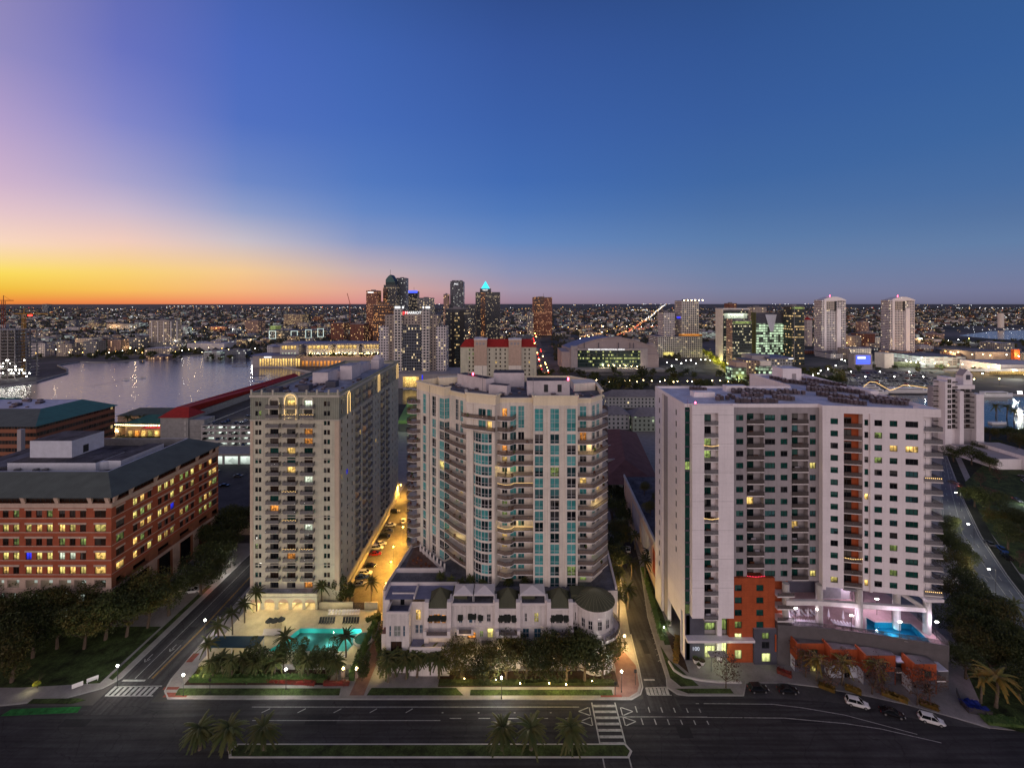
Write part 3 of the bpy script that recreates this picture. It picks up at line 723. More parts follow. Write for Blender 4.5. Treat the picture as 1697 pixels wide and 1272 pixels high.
# curving road markings
def off(path, k):
    r = []
    for i, p in enumerate(path):
        a, b = path[max(0,i-1)], path[min(len(path)-1,i+1)]; (dx,dy), _ = unit(a,b); r.append((p[0]-dy*k, p[1]+dx*k))
    return r
def mix2(k): return [(a[0]+(b[0]-a[0])*k, a[1]+(b[1]-a[1])*k) for a, b in zip(R2L, R2R)]
pline(mix2(0.93), 0.2); pline(mix2(0.52), 0.16); pline(mix2(0.06), 0.2)
for q in (0.72, 0.28):
    pth = mix2(q)
    for a, b in zip(pth, pth[1:]):
        (dx,dy), l = unit(a,b); n = int(l/9)
        for i in range(n): line(mb, (a[0]+dx*(i*9),a[1]+dy*(i*9)), (a[0]+dx*(i*9+3),a[1]+dy*(i*9+3)), 0.18)
for k in range(4): arrow(*[c for c in mix2(0.4)[2+k%3]], R(-60), 1.2)
structure('road_markings', mb)
mb = MB(); pr = random.Random(4)
for x0,y0,w,h in ((-46,100.6,7,2.2),(-3,98.2,5,1.6),(60,101,9,1.4),(-100,100,6,2),(36,97.5,3,3),(-70,97.6,4,1.2),(-92.6,126,2.2,5),(35.2,121,1.6,5),(8,104.6,6,.9)): mb.face([(x0,y0,.0215),(x0+w,y0,.0215),(x0+w,y0+h,.0215),(x0,y0+h,.0215)],'asphalt patch')
for x,y in ((-62,101.4),(-20,100.2),(3,101.6),(31,105),(52,102),(-88,131),(-91,150),(35.6,128),(-97,102.5)): mb.cyl(x,y,.020,.028,.38,.38,'metal black',12)
structure('road_patches', mb)
mb = MB(); P_ = G((0,1186),(20,1174),(136,1170),(128,1180)); mb.face([(x,y,0.026) for x,y in P_][::-1], 'green paint'); structure('green_bike_lane', mb)
mb = MB()
for x0,x1,y0,y1_ in ((-84.2,-80.6,109.6,110.4),(-82.6,-77,107.5,108.8),(-84.6,-83.0,118,121),(21,26,107.5,108.2)):
    mb.face([(x0,y0,0.142),(x1,y0,0.142),(x1,y1_,0.142),(x0,y1_,0.142)], 'red mat')
structure('tactile_ramp', mb)
# far paved areas and lit streets
def strip_road(name, pp, w0, w1, m, z=0.05):
    P = [gp(*q) for q in pp]; n = len(P); l, r = [], []
    for i, p in enumerate(P):
        a, b = P[max(0,i-1)], P[min(n-1,i+1)]; (dx,dy), _ = unit(a,b); w = w0+(w1-w0)*i/(n-1)
        l.append((p[0]-dy*w/2,p[1]+dx*w/2)); r.append((p[0]+dy*w/2,p[1]-dx*w/2))
    mb = MB()
    for i in range(n-1): mb.face([(*r[i],z),(*r[i+1],z),(*l[i+1],z),(*l[i],z)], m)
    return structure(name, mb)
mat('far pavement', (0.13,0.115,0.105), 0.9, 0.3, 0.05)
strip_road('avenue', [(905,640),(895,600),(884,560),(878,540)], 26, 30, 'far pavement')
strip_road('avenue', [(1235,625),(1195,598),(1165,578),(1120,560)], 20, 20, 'far pavement')
strip_road('riverwalk', [(930,640),(1000,637),(1090,636),(1180,638),(1260,640)], 8, 8, 'far pavement')
strip_road('shore_drive', [(130,597),(250,590),(340,583),(440,579)], 14, 14, 'far pavement')
strip_road('boulevard', [(1345,640),(1375,622),(1385,606),(1340,600)], 16, 14, 'far pavement')
poly('car_park', G((1385,640),(1360,618),(1400,610),(1500,612),(1560,622),(1560,640),(1450,648)), 0.08, 'far pavement')
poly('car_park', G((360,760),(420,760),(420,900),(345,900)), 0.135, 'worn asphalt')
poly('car_park', G((1640,770),(1697,760),(1990,800),(1990,930),(1720,920),(1660,850)), 0.135, 'worn asphalt')
poly('arena_plaza', G((880,622),(1110,622),(1140,612),(1100,606),(930,606)), 0.08, 'far pavement')
poly('hotel_forecourt', G((650,640),(760,640),(760,622),(650,622)), 0.08, 'far pavement')
# ================================================================ BRICK OFFICE BLOCK (left)
def brick_building():
    r = root('office_building', 'red brick office block with a grey green sheet metal roof by the street corner', 'building', (-145,134,0.13))
    rng = random.Random(3)
    X0, X1, Y0, Y1 = -182.0, -116.2, 132.0, 180.0
    d1, L1 = (1,0), X1-X0; d2, L2 = (0,1), Y1-Y0
    rows = [31.0, 26.9, 22.9, 18.8, 14.7]           # sill heights of the brick storeys
    w = MB(); holes1 = []; holes2 = []; wins = []
    bays1 = [L1-4.9] + [L1-15.2-9.7*k for k in range(6)]
    for k, b in enumerate(bays1):
        for z in rows:
            if k == 0: wins.append((0,b,z,3.3,2.1)); holes1.append((b,b+3.3,z,z+2.1))
            else:
                for j in range(3): u = b+j*3.05; wins.append((0,u,z,1.75,2.1)); holes1.append((u,u+1.75,z,z+2.1))
    bays2 = [1.6, 7.6, 17.4, 27.2, 37.0, 44.4]
    for k, b in enumerate(bays2):
        for z in rows:
            n = 1 if k in (0,5) else 3
            for j in range(n):
                ww = 2.9 if n == 1 else 1.75; u = b+j*2.75
                wins.append((1,u,z,ww,2.1)); holes2.append((u,u+ww,z,z+2.1))
    # garage storey openings and two-storey arched openings at the foot
    for k, b in enumerate(bays1):
        if k == 0: holes1.append((b,b+3.3,10.6,12.9,2.5,'garage light'))
        else:
            for j in range(2): holes1.append((b+j*4.4,b+j*4.4+3.5,10.6,12.9,2.5,'garage light'))
        for j in range(1 if k == 0 else 2):
            u = b+j*4.4; ww = 3.3 if k == 0 else 3.5
            holes1.append((u,u+ww,5.6,9.2,2.0,'garage light')); holes1.append((u,u+ww,1.0,4.8,2.0,'garage light'))
    for k, b in enumerate(bays2):
        ww = 3.2 if k in (0,5) else 6.4
        holes2.append((b,b+ww,10.6,12.6,1.5,'glass dark'))
        if k != 4: holes2.append((b+.4,b+ww-.4,1.2,9.2,0.5,'glass dark'))
    holes2.append((36,42,0.1,5.2,4,'terrace brown'))
    # brick shaft, stone base
    def split(hs, a, c): return [h for h in hs if h[2] >= a-0.01 and h[3] <= c+0.01]
    w.facade((X0,Y0), d1, L1, 13.6, 33.9, split(holes1,13.6,34), 'brick', 0.22)
    w.facade((X1,Y0), d2, L2, 13.6, 33.9, split(holes2,13.6,34), 'brick', 0.22)
    w.facade((X0,Y0), d1, L1, 0, 13.6, split(holes1,0,13.6), 'stone', 0.5)
    w.facade((X1,Y0), d2, L2, 0, 13.6, split(holes2,0,13.6), 'brick brown', 0.5)
    w.box(X0,X1-.3,Y1-.4,Y1,0,37,'brick'); w.box(X0,X0+.4,Y0+.3,Y1-.4,0,37,'brick')
    w.build('wall', r)
    t = MB()
    t.obox((X0,Y0),d1,0,L1+.3,0.02,.3,33.9,35.2,'stone'); t.obox((X1,Y0),d2,0.002,L2,0.02,.3,33.9,35.2,'stone')
    for z in rows:
        for k, b in enumerate(bays1): ww = 3.3 if k == 0 else 7.85; t.obox((X0,Y0),d1,b-.15,b+ww+.15,0.01,.14,z+2.1,z+2.65,'stone')
        for k, b in enumerate(bays2): ww = 2.9 if k in (0,5) else 7.25; t.obox((X1,Y0),d2,b-.15,b+ww+.15,0.01,.14,z+2.1,z+2.6,'stone')
        t.obox((X0,Y0),d1,0,L1,0.01,.08,z-.28,z-.1,'stone'); t.obox((X1,Y0),d2,0.2,L2,0.01,.08,z-.28,z-.1,'stone')
    t.obox((X0,Y0),d1,0,L1+.2,.01,.2,9.4,10.3,'stone'); t.obox((X1,Y0),d2,0.01,L2,.01,.2,9.4,10.3,'stone')
    for b in (13.9,24.0,33.8,43.6): t.obox((X1,Y0),d2,b-.1,b+3.0,.01,.16,0.1,9.4,'stone')
    for k in range(12): u = 3.2+k*5.0; t.obox((X0,Y0),d1,u,u+.9,.01,.14,0.1,9.4,'stone')
    t.build('stone_band', r)
    # recessed glass storey under the eaves with stone brackets
    g = MB(); g.box(X0,X1-.9,Y0+.9,Y0+1.0,35.2,37.2,'glass brown'); g.box(X1-1,X1-.9,Y0+1,Y1,35.2,37.2,'glass brown')
    for k in range(46): g.box(X0+1+k*1.4,X0+1.1+k*1.4,Y0+.8,Y0+.9,35.2,37.2,'frame dark')
    for k in range(33): g.box(X1-.9,X1-.8,Y0+1.4+k*1.4,Y0+1.5+k*1.4,35.2,37.2,'frame dark')
    g.box(X0,X1-.8,Y0+.78,Y0+.895,36.1,36.25,'frame dark'); g.box(X1-.895,X1-.78,Y0+1,Y1,36.1,36.25,'frame dark'); g.build('clerestory', r)
    def bracket(p, d):
        b = MB()
        for i in range(4): b.obox(p, d, 0, 1.1, -.2, .15+.18*i, 35.2+.5*i, 35.7+.5*i, 'stone')
        b.build('bracket', r)
    for u in [L1-1.6]+[L1-6.6-9.7*k for k in range(6)]: bracket((X0+u,Y0), d1)
    for u in (.6,6.2,15.8,25.6,35.4,43.0,46.6): bracket((X1,Y0+u), d2)
    # mansard of ribbed sheet
    m = MB(); e = 1.3; I = 8.2; z0, z1 = 37.2, 41.3
    A = [(X0,Y0-e),(X1+e,Y0-e),(X1+e,Y1+e),(X0,Y1+e)]; B = [(X0,Y0+I),(X1-I,Y0+I),(X1-I,Y1-5),(X0,Y1-5)]
    for i in range(3): a, b, c, dd = A[i], A[i+1], B[i+1], B[i]; m.face([(*a,z0),(*b,z0),(*c,z1),(*dd,z1)],'green metal roof')
    m.face([(*q,z0) for q in A][::-1],'stone')
    C = [(X0,Y0+I+.4),(X1-I-.4,Y0+I+.4),(X1-I-.4,Y1-5.4),(X0,Y1-5.4)]
    for i in range(3): m.face([(*C[i],38.6),(*C[i],z1),(*C[i+1],z1),(*C[i+1],38.6)][::-1],'metal grey'); m.face([(*B[i],z1+.002),(*B[i+1],z1+.002),(*C[i+1],z1+.002),(*C[i],z1+.002)],'plant white')
    m.face([(*q,38.6) for q in C],'bitumen roof'); m.build('roof', r)
    p = MB(); p.box(-163,-134.5,147,158,38.65,41.6,'plant white',top='bitumen roof'); p.box(-134.5,-128.5,149.5,168,38.65,41.5,'plant white',top='bitumen roof')
    p.cyl(-134.5,151,38.65,41.4,2.6,2.6,'plant white',16); p.box(-161,-147,152,164,41.6,47.2,'plant white',top='bitumen roof'); p.box(-147.2,-146.95,156,158,42,44.5,'frame dark')
    for x in (-159,-153,-150): p.cyl(x,146.2,38.65,40,.8,.8,'metal grey',10)
    p.box(-175,-166,150,170,38.65,39.2,'T2 roof'); p.box(-127.5,-125.5,152,160,38.65,38.95,'T2 roof'); p.build('rooftop_plant_room', r)
    # windows: the hundred facing the corner are parts
    for n, (side, u, z, ww, hh) in enumerate(wins):
        row = rows.index(z)
        if side == 0: g = {0:pick(rng,('glass brown',9),('lit green',.6)),1:pick(rng,('lit yellow',5),('lit warm',5),('glass brown',2)),2:pick(rng,('glass brown',9),('lit green',.6)),3:pick(rng,('lit yellow',5),('lit warm',4),('lit white',2),('glass brown',2)),4:pick(rng,('lit warm',5),('lit yellow',4),('lit green',2),('glass brown',3))}[row]
        else: g = pick(rng,('lit yellow',4),('lit warm',3),('lit green',1),('glass brown',6))
        if side == 0 and row == 3 and abs(u-bays1[2]) < .1: g = 'lit blue'
        if side == 1 and row == 2 and abs(u-bays2[2]-5.5) < .1: g = 'lit blue'
        O, d = ((X0,Y0),d1) if side == 0 else ((X1,Y0),d2)
        if n < 100 or side == 1: put_window(r, O, d, u, z, ww, hh, g, .18, 2, 1, 'frame dark', 'window' if side == 0 else 'side_window')
        else: put_window(r, O, d, u, z, ww, hh, g, .18, 2, 1, 'frame dark', 'window')
    return r
brick_building()

# ================================================================ CREAM TOWER (left of the service drive)
def railing_box(mb, O, d, u0, u1, n, z, h=1.05, m='railing', t='rail dark', sides=True, n0=0.0):
    """three-sided balustrade round a slab"""
    for (a, b, na, nb) in ([(u0,u1,n-.03,n)] + ([(u0,u0+.03,n0,n-.031),(u1-.03,u1,n0,n-.031)] if sides else [])):
        mb.obox(O,d,a,b,na,nb,z+.06,z+h-.05,m); mb.obox(O,d,a,b,na-.01,nb+.01,z+h-.045,z+h+.02,t)
def cream_tower():
    r = root('apartment_tower', 'tall cream apartment tower with stacked balconies and a grey ribbed mansard top', 'building', (-67,142,0.13))
    rng = random.Random(11)
    X0, X1, Y0, Y1 = -80.5, -53.2, 140.0, 219.0
    d1, L1 = (1,0), X1-X0; d2, L2 = unit((X1,Y0),(-54.7,Y1))
    zc = [62.2-2.92*k for k in range(20)]
    w = MB(); ZT = 57.2
    wincols = [1.5, 22.6]; doors = [6.1, 11.3, 16.6]
    h1 = []; h2 = []
    for k, z in enumerate(zc):
        for u in wincols:
            for j in (0,1.05): h1.append((u+j,u+j+.85,z-.75,z+.75))
        for u in doors: h1.append((u,u+2.6,z-1.1,z+1.05))
    # side columns: ('w',u,width) windows, ('l',u,width) deep loggias
    side = [('w',2,1.2),('w',7.2,1.3),('w',11.8,1.3)]+[('l',15.5,3.6),('w',20.4,1.3),('l',23.6,3.8),('l',30,3.8)]+[('w',36,1.2),('w',40,1.3),('w',43.4,1.3),('l',47.5,3.8),('w',53,1.3),('l',56,3.8)]+[('w',67.5,1.3),('w',72,1.3),('w',76,1.2)]
    for z in zc:
        for t, u, ww in side:
            if t == 'w': h2.append((u,u+ww,z-.8,z+.75))
            else: h2.append((u,u+ww,z-1.35,z+1.2,1.5,'T1 wall'))
    lo = lambda hs: [h for h in hs if h[3] < ZT]
    hi = lambda hs: [h for h in hs if h[3] >= ZT]
    w.facade((X0,Y0),d1,L1,4.9,ZT,lo(h1),'T1 wall',.25); w.facade((X1,Y0),d2,L2,0,ZT,lo(h2),'T1 wall',.3)
    w.facade((X0,Y0),d1,L1,0,4.9,[],'T1 wall'); w.box(X0,X0+.4,Y0+.02,Y1,0,65,'T1 wall'); w.box(X0+.4,-54.8,Y1-.4,Y1,0,65,'T1 wall'); w.build('wall', r)
    # mansard clad storeys
    m = MB(); m.facade((X0,Y0),d1,L1,ZT,64.2,hi(h1),'T1 mansard',.3,'T1 wall'); m.facade((X1,Y0),d2,L2,ZT,64.2,hi(h2),'T1 mansard',.3,'T1 wall')
    m.obox((X0,Y0),d1,-.2,L1+.2,0.01,.25,64.2,64.9,'T1 trim'); m.obox((X1,Y0),d2,.01,L2,.01,.25,64.2,64.9,'T1 trim'); m.obox((X0,Y0),d1,-.1,L1+.1,0.01,.18,57.0,57.35,'T1 trim'); m.obox((X1,Y0),d2,.01,L2,.01,.18,57.0,57.35,'T1 trim')
    m.build('mansard', r)
    q = MB()
    for u0,u1 in ((0,.9),(26.0,L1)): q.obox((X0,Y0),d1,u0,u1,.01,.16,5,ZT-.25,'T1 quoin')
    q.obox((X1,Y0),d2,0.0,1.2,.01,.16,1,ZT-.25,'T1 quoin')
    for z in (12.6,27.3,45):
        q.obox((X0,Y0),d1,.92,25.98,.01,.1,z,z+.25,'T1 trim')
        q.obox((X1,Y0),d2,1.22,L2,.01,.1,z,z+.25,'T1 trim')
    q.build('quoin_strip', r)
    # roof with parapet and posts
    p = MB(); p.face([(X0+.4,Y0+.4,64.25),(X1-.4,Y0+.4,64.25),(-55.1,Y1-.4,64.25),(X0+.4,Y1-.4,64.25)],'T1 roof')
    loop = [(X0+.2,Y0+.2),(X1-.2,Y0+.2),(-54.9,Y1-.2),(X0+.2,Y1-.2)]
    p.wall_bar(loop,.4,64.9,65.7,'T1 mansard',True)
    for x in (X0+.3,-77,-73.6,-63.2,-60,-56.4,X1-.4): p.box(x-.25,x+.25,Y0-.1,Y0+.45,64.95,66.5,'T1 trim')
    p.build('roof', r)
    pl = MB()
    for a in ((-71,-65.5,162,171,4.2),(-65,-60.5,172,182,5.2),(-66,-62,186,199,3.6),(-70,-66.5,176,186,2.6),(-62,-58.5,200,208,4)): hb = MB(); hb.box(a[0],a[1],a[2],a[3],64.3,64.3+a[4],'T2 hut',top='T1 roof'); hb.build('rooftop_hut', r)
    units(r, [(rng.uniform(-78,-57), rng.uniform(144,170), 64.3, rng.uniform(.4,1.0)) for i in range(26)])
    for a in ((-78,-74,144.5,147),(-70,-66.5,149,152),(-64,-60.5,156,159)): hb = MB(); hb.box(a[0],a[1],a[2],a[3],64.3,66.3,'T3 dark'); hb.build('louvre_box', r)
    b = len(pl.v)
    for i in range(5): pl.cyl(-60.5,204,68.3+i*.4,68.7+i*.4,2.0*cos(i*.3),2.0*cos((i+1)*.3),'T2 hut',14)
    pl.build('roof_dome', r)
    # arched dormers: front (three) and lit ones on the side
    def dormer(O, d, u, ww, zb, zt, lit, n=.35):
        a = MB(); c = u+ww/2; R0 = ww/2
        pts = [(u,zb),(u,zt)]+[(c-R0*cos(pi*i/10),zt+R0*.8*sin(pi*i/10)) for i in range(1,10)]+[(u+ww,zt),(u+ww,zb)]
        nn = (d[1],-d[0]); P = lambda uu,z,k: (O[0]+d[0]*uu+nn[0]*k, O[1]+d[1]*uu+nn[1]*k, z)
        inn = [(c+(x-c)*.78, zb+(z-zb)*.93) for x,z in pts]
        for i in range(len(pts)-1):
            A_,B_,C_,D_ = pts[i],pts[i+1],inn[i+1],inn[i]
            a.face([P(*A_,n),P(*D_,n),P(*C_,n),P(*B_,n)][::1],'T1 wall'); a.face([P(*A_,n),P(*B_,n),P(*B_,-.3),P(*A_,-.3)],'T1 wall'); a.face([P(*D_,n),P(*D_,.02),P(*C_,.02),P(*C_,n)],'T1 wall')
        z9 = zt+.1
        a.face([P(x,z,.05) for x,z in inn if z >= zt-.2],'T1 trim'); o = a.build('dormer', r)
        if lit:
            l = MB()
            for i in range(len(inn)-1): l.tube([P(*inn[i],n+.04),P(*inn[i+1],n+.04)],.05,'string light',4)
            s_ = l.build('light_strip', None); s_.parent = o
            for v in s_.data.vertices: v.co.x -= r['_o'][0]; v.co.y -= r['_o'][1]; v.co.z -= r['_o'][2]
        return o
    dormer((X0,Y0),d1,5.7,3.4,57.5,63.2,False); dormer((X0,Y0),d1,10.4,4.4,57.5,64.0,True,.6); dormer((X0,Y0),d1,16.2,3.4,57.5,63.2,False)
    for u in (6.3,42.0,74.0): dormer((X1,Y0),d2,u,3.2,57.6,63.6,True)
    lamp_light('dormer_light',(X0+12.6,Y0-1.4,63.4),90,(1,.75,.35),r); lamp_light('dormer_light',(X0+12.6,Y0-1.4,58.5),60,(1,.75,.35),r)
    for u in (7.9,43.6,75.6): lamp_light('dormer_light',(X1+1.2,Y0+u,63.2),70,(1,.72,.25),r)
    # balconies and doors on the front
    sl = MB(); sl.box(-.75,3.35,-1.55,.0,-.18,0,'T1 trim'); slab = sl.mesh('balcony')
    rl = MB(); railing_box(rl,(0,0),(1,0),-.7,3.3,1.5,0.0,1.05,'railing grey','rail dark'); rail = rl.mesh('railing')
    for k, z in enumerate(zc):
        for j, u in enumerate(doors):
            zb = z-1.12
            if k < 19:
                bo = place(slab,'balcony',r,(X0+u-.02*0,Y0,zb)); rr = place(rail,'railing',None,(0,0,0)); rr.parent = bo
            g = pick(rng,('glass brown',7),('glass dark',10),('lit orange',.6),('lit white',.15),('glass green',1.5))
            if (k,j) in ((0,1),(5,1),(7,1)): g = 'lit warm'
            if (k,j) in ((0,2),): g = 'lit white'
            if (k,j) in ((3,2),(16,1)): g = 'lit orange'
            put_window(r,(X0,Y0),d1,u,z-1.1,2.6,2.15,g,.22,3,1,'frame dark','balcony_door')
        for u in wincols:
            for j in (0,1.05): put_window(r,(X0,Y0),d1,u+j,z-.75,.85,1.5,pick(rng,('glass dark',6),('glass green',2),('glass brown',2),('lit green',.3)),.2,1,2,'frame dark','window')
    for (k,j) in ((1,1),(1,2),(9,1),(15,1),(15,2),(12,1)):
        s = MB(); u = doors[j]; zb = zc[k]-1.12+1.05
        for i in range(9): x = X0+u-.7+i*.5; s.box(x-.06,x+.06,Y0-1.6,Y0-1.5,zb-.1+.12*(i%2),zb+.02+.12*(i%2),'string light')
        s.build('fairy_lights', r)
    # the side's windows and loggia balustrades: more than a hundred, kept together
    sw = MB(); lr = MB()
    for k, z in enumerate(zc):
        for t, u, ww in side:
            if t == 'w':
                add_window(sw,(X1,Y0),d2,u,z-.8,ww,1.55,pick(rng,('glass dark',12),('glass brown',5),('lit warm',.35),('lit orange',.25)),.22,2)
            else:
                add_window(sw,(X1,Y0),d2,u+.8,z-1.3,2.2,2.2,pick(rng,('glass dark',12),('glass brown',3),('lit warm',.5),('lit orange',.4)),1.4,3)
                lr.obox((X1,Y0),d2,u-.2,u+ww+.2,-1.4,.7,z-1.5,z-1.36,'T1 trim'); railing_box(lr,(X1,Y0),d2,u-.15,u+ww+.15,.66,z-1.36,1.05,'railing grey','rail dark')
    sw.box(-53.45,-53.3,146.5,147.6,zc[8]-.8,zc[8]+.7,'lit blue')
    stuff(sw.build('side_windows', r)); stuff(lr.build('side_balconies', r))
    # arcade and terrace at the foot of the tower, lit from within
    a = MB(); AX0, AX1, AY = -79.5, -58.5, 136.2
    hs = [(u,u+3.0,1.5,3.6,3.2,'pool deck cream') for u in (1.2,5.4,9.6,13.8,17.6)]
    a.facade((AX0,AY),(1,0),21,0,5.4,hs,'T1 wall',.5); a.obox((AX0,AY),(1,0),-.2,21.2,.01,.25,5.0,5.4,'T1 trim')
    for u in (1.2,5.4,9.6,13.8,17.6):
        c = u+1.5
        for i in range(8):
            t0, t1 = pi*i/8, pi*(i+1)/8; q0 = (c-1.5*cos(t0),3.6+1.1*sin(t0)); q1 = (c-1.5*cos(t1),3.6+1.1*sin(t1))
            a.face([(AX0+q0[0],AY-.03,3.6),(AX0+q1[0],AY-.03,3.6),(AX0+q1[0],AY-.03,q1[1]),(AX0+q0[0],AY-.03,q0[1])],'stone')
    a.box(AX0,AX0+.3,AY+.02,Y0-.02,0,5.4,'T1 wall'); a.box(AX1-.3,AX1,AY+.02,Y0-.02,0,5.4,'T1 wall'); a.face([(AX0,AY,5.41),(AX1,AY,5.41),(AX1,Y0-.01,5.41),(AX0,Y0-.01,5.41)],'T1 roof')
    a.wall_bar([(AX0,Y0-.1),(AX0,AY+.15),(AX1,AY+.15),(AX1,Y0-.1)],.3,5.42,6.3,'T1 wall'); a.build('arcade', r)
    for u in (2.7,6.9,11.1,15.3,19.1): lamp_light('arcade_light',(AX0+u,AY+1.4,3.2),260,(1,.68,.28),r)
    return r
T1 = cream_tower()

# ================================================================ CURVED TOWER WITH GREEN GLASS (centre)
def curved_tower():
    r = root('apartment_tower', 'curved cream apartment tower with blue green glass and brown balconies in the middle', 'building', (0,140,15.5))
    rng = random.Random(5)
    P = [(-31,148.2),(-29.3,145.9),(-20.4,136.7),(-18.7,138.4),(-13.5,133.1),(-12.9,128.6),(-4.5,124.7),(-3.3,127.4),(5.8,127.4),(5.8,124),(17.9,124),(17.9,127),(22,127),(26.2,132),(27,149),(20,158),(-20,158)]
    fl = [15.7+3.0*k for k in range(14)]
    w = MB(); pend = []
    def wall(i, j, zt, holes, pm=True):
        d, L = unit(P[i],P[j]); hs = [(u0,u1,a,b) for (u0,u1,a,b,*_) in holes]
        w.facade(P[i],d,L,14.5,65.2 if pm else zt,[h for h in hs],'T2 wall',.25)
        if pm: w.facade(P[i],d,L,65.2,zt,[],'T2 parapet')
        for (u0,u1,a,b,kind) in holes: pend.append((P[i],d,u0,u1,a,b,kind))
    def glassy(): return pick(rng,('glass teal',12),('glass tealdark',9),('lit green',.6),('glass dark',2),('lit yellow',.3))
    def cols(us, ww, top2=True, h=2.45, kind='window'):
        o = []
        for u in us:
            for z in fl: o.append((u,u+ww,z+.12,z+.12+h,kind))
            if top2: o.append((u,u+ww,58.2,64.4,'tall_window'))
        return o
    wall(0,1,68,[]); wall(1,2,68,cols((1.2,6.3,10.3),2.4,True,2.62)); wall(2,3,68,cols((.25,),1.9))
    wall(3,4,66.7,cols((2.4,4.6),1.5,True,2.3,'balcony_door'))
    wall(4,5,68,cols((1.2,),1.4,False,2.3,'balcony_door')); wall(5,6,68,[(3.8,6.2,58.2,60.6,'balcony_door'),(6.5,8.7,58.2,60.6,'balcony_door'),(3.8,6.2,61.4,63.8,'balcony_door'),(6.5,8.7,61.4,63.8,'balcony_door')])
    wall(6,7,68,[]); wall(7,8,66.7,cols((.5,),1.5,False,2.3,'balcony_door')+cols((2.75,5.0),1.75,True,2.3,'balcony_door')+[(.5,2.0,58.2,60.5,'balcony_door'),(.5,2.0,61.4,63.7,'balcony_door')])
    wall(8,9,68,[]); wall(9,10,68,cols((.38,4.6,9.15),2.5,True,2.62))
    wall(10,11,68,[]); wall(11,12,66.7,cols((1.0,),1.9,True,2.3,'sliding_door')); wall(12,13,66.7,cols((.8,3.2),1.7,True,2.3,'sliding_door')); wall(13,14,68,[]); wall(14,15,68,[]); wall(15,16,68,[]); wall(16,0,68,[])
    w.build('wall', r)
    # trim: cornice, pilasters, joints
    t = MB()
    for i, zt in ((0,68),(1,68),(2,68),(3,66.7),(4,68),(5,68),(6,68),(7,66.7),(8,68),(9,68),(10,68),(11,66.7),(12,66.7),(13,68),(14,68)):
        d, L = unit(P[i],P[i+1]); t.obox(P[i],d,-.1,L+.1,.01,.35,zt-.45,zt-.002,'T2 parapet'); t.obox(P[i],d,0,L,.012,.1,65.05,65.3,'T2 wall'); t.obox(P[i],d,0.003,L-.003,-.4,-.02,zt-.5,zt,'T2 parapet')
    d, L = unit(P[5],P[6]); t.obox(P[5],d,.3,2.4,.012,.5,14.6,65.0,'T2 wall'); t.obox(P[5],d,8.35,9.25,.012,.55,14.6,65.0,'T2 wall')
    d, L = unit(P[9],P[10]); 
    for u0,u1 in ((0,.35),(2.65,3.0),(3.9,4.5),(7.3,7.7),(8.6,8.9),(11.6,12.05)): t.obox(P[9],d,u0,u1,.012,.3,14.6,65.0,'T2 wall')
    d, L = unit(P[1],P[2]); t.obox(P[1],d,5.15,5.3,.012,.06,14.6,67.5,'metal grey'); t.obox(P[1],d,8.8,10.3,.012,.25,14.6,65,'T2 wall'); t.obox(P[1],d,3.5,5.0,.012,.25,14.6,65,'T2 wall')
    t.build('pilaster', r)
    # round bay: five-sided glass bow in front of the middle block
    d, L = unit(P[5],P[6]); n = (d[1],-d[0])
    pp = [(2.4,.05),(3.3,.75),(5.4,1.15),(7.4,.75),(8.35,.05)]
    W = [(P[5][0]+d[0]*u+n[0]*k, P[5][1]+d[1]*u+n[1]*k) for u,k in pp]
    b = MB()
    for z in fl+[57.7]: b.prism([W[0],W[1],W[2],W[3],W[4]],z-.36,z+.1,'T2 wall')
    b.prism(W,57.3,58.0,'T2 wall'); b.build('bow_front', r)
    for k, z in enumerate(fl):
        for a, c in zip(W, W[1:]):
            dd, ll = unit(a,c); nx = 2 if ll > 1.5 else 1
            put_window(r,a,dd,.02,z+.1,ll-.04,2.54,pick(rng,('glass teal',6),('glass tealdark',9),('glass dark',2),('lit orange',.3)),.05,nx,1,'frame white','bay_window',.09,[.85])
    # windows
    nw = 0
    for (O,d,u0,u1,a,bz,kind) in pend:
        g = glassy() if 'door' not in kind else pick(rng,('glass tealdark',8),('glass dark',6),('glass teal',4),('lit warm',2.4),('lit orange',1.2),('lit green',1.0))
        if kind == 'tall_window': g = pick(rng,('glass teal',9),('glass tealdark',1))
        fr = 'frame white'
        if kind == 'window': put_window(r,O,d,u0,a,u1-u0,bz-a,g,.18,2,1,fr,'window',.09,[.8])
        elif kind == 'tall_window': put_window(r,O,d,u0,a,u1-u0,bz-a,g,.18,2,1,fr,'tall_window',.09,[.8,2.4,3.2,4.8])
        else: put_window(r,O,d,u0,a,u1-u0,bz-a,g,.2,2,1,fr,kind,.07)
    # balconies: curved slabs with brown balustrades
    def balc(poly, z, edge, m='railing brown', lights=False):
        s = MB(); s.prism(poly,z-.22,z,'T2 slab'); o = s.build('balcony', r)
        q = MB()
        for a, c in zip(edge, edge[1:]):
            dd, ll = unit(a,c); q.obox(a,dd,0,ll,-.06,-.02,z+.06,z+1.03,m); q.obox(a,dd,-.02,ll+.02,-.08,0,z+1.03,z+1.1,'rail dark'); q.obox(a,dd,0,ll,-.06,0,z+.0,z+.06,'rail dark')
        x = q.build('railing', r); x.parent = o
        f = MB(); c0 = edge[len(edge)//2]; cen = (sum(p[0] for p in poly)/len(poly), sum(p[1] for p in poly)/len(poly))
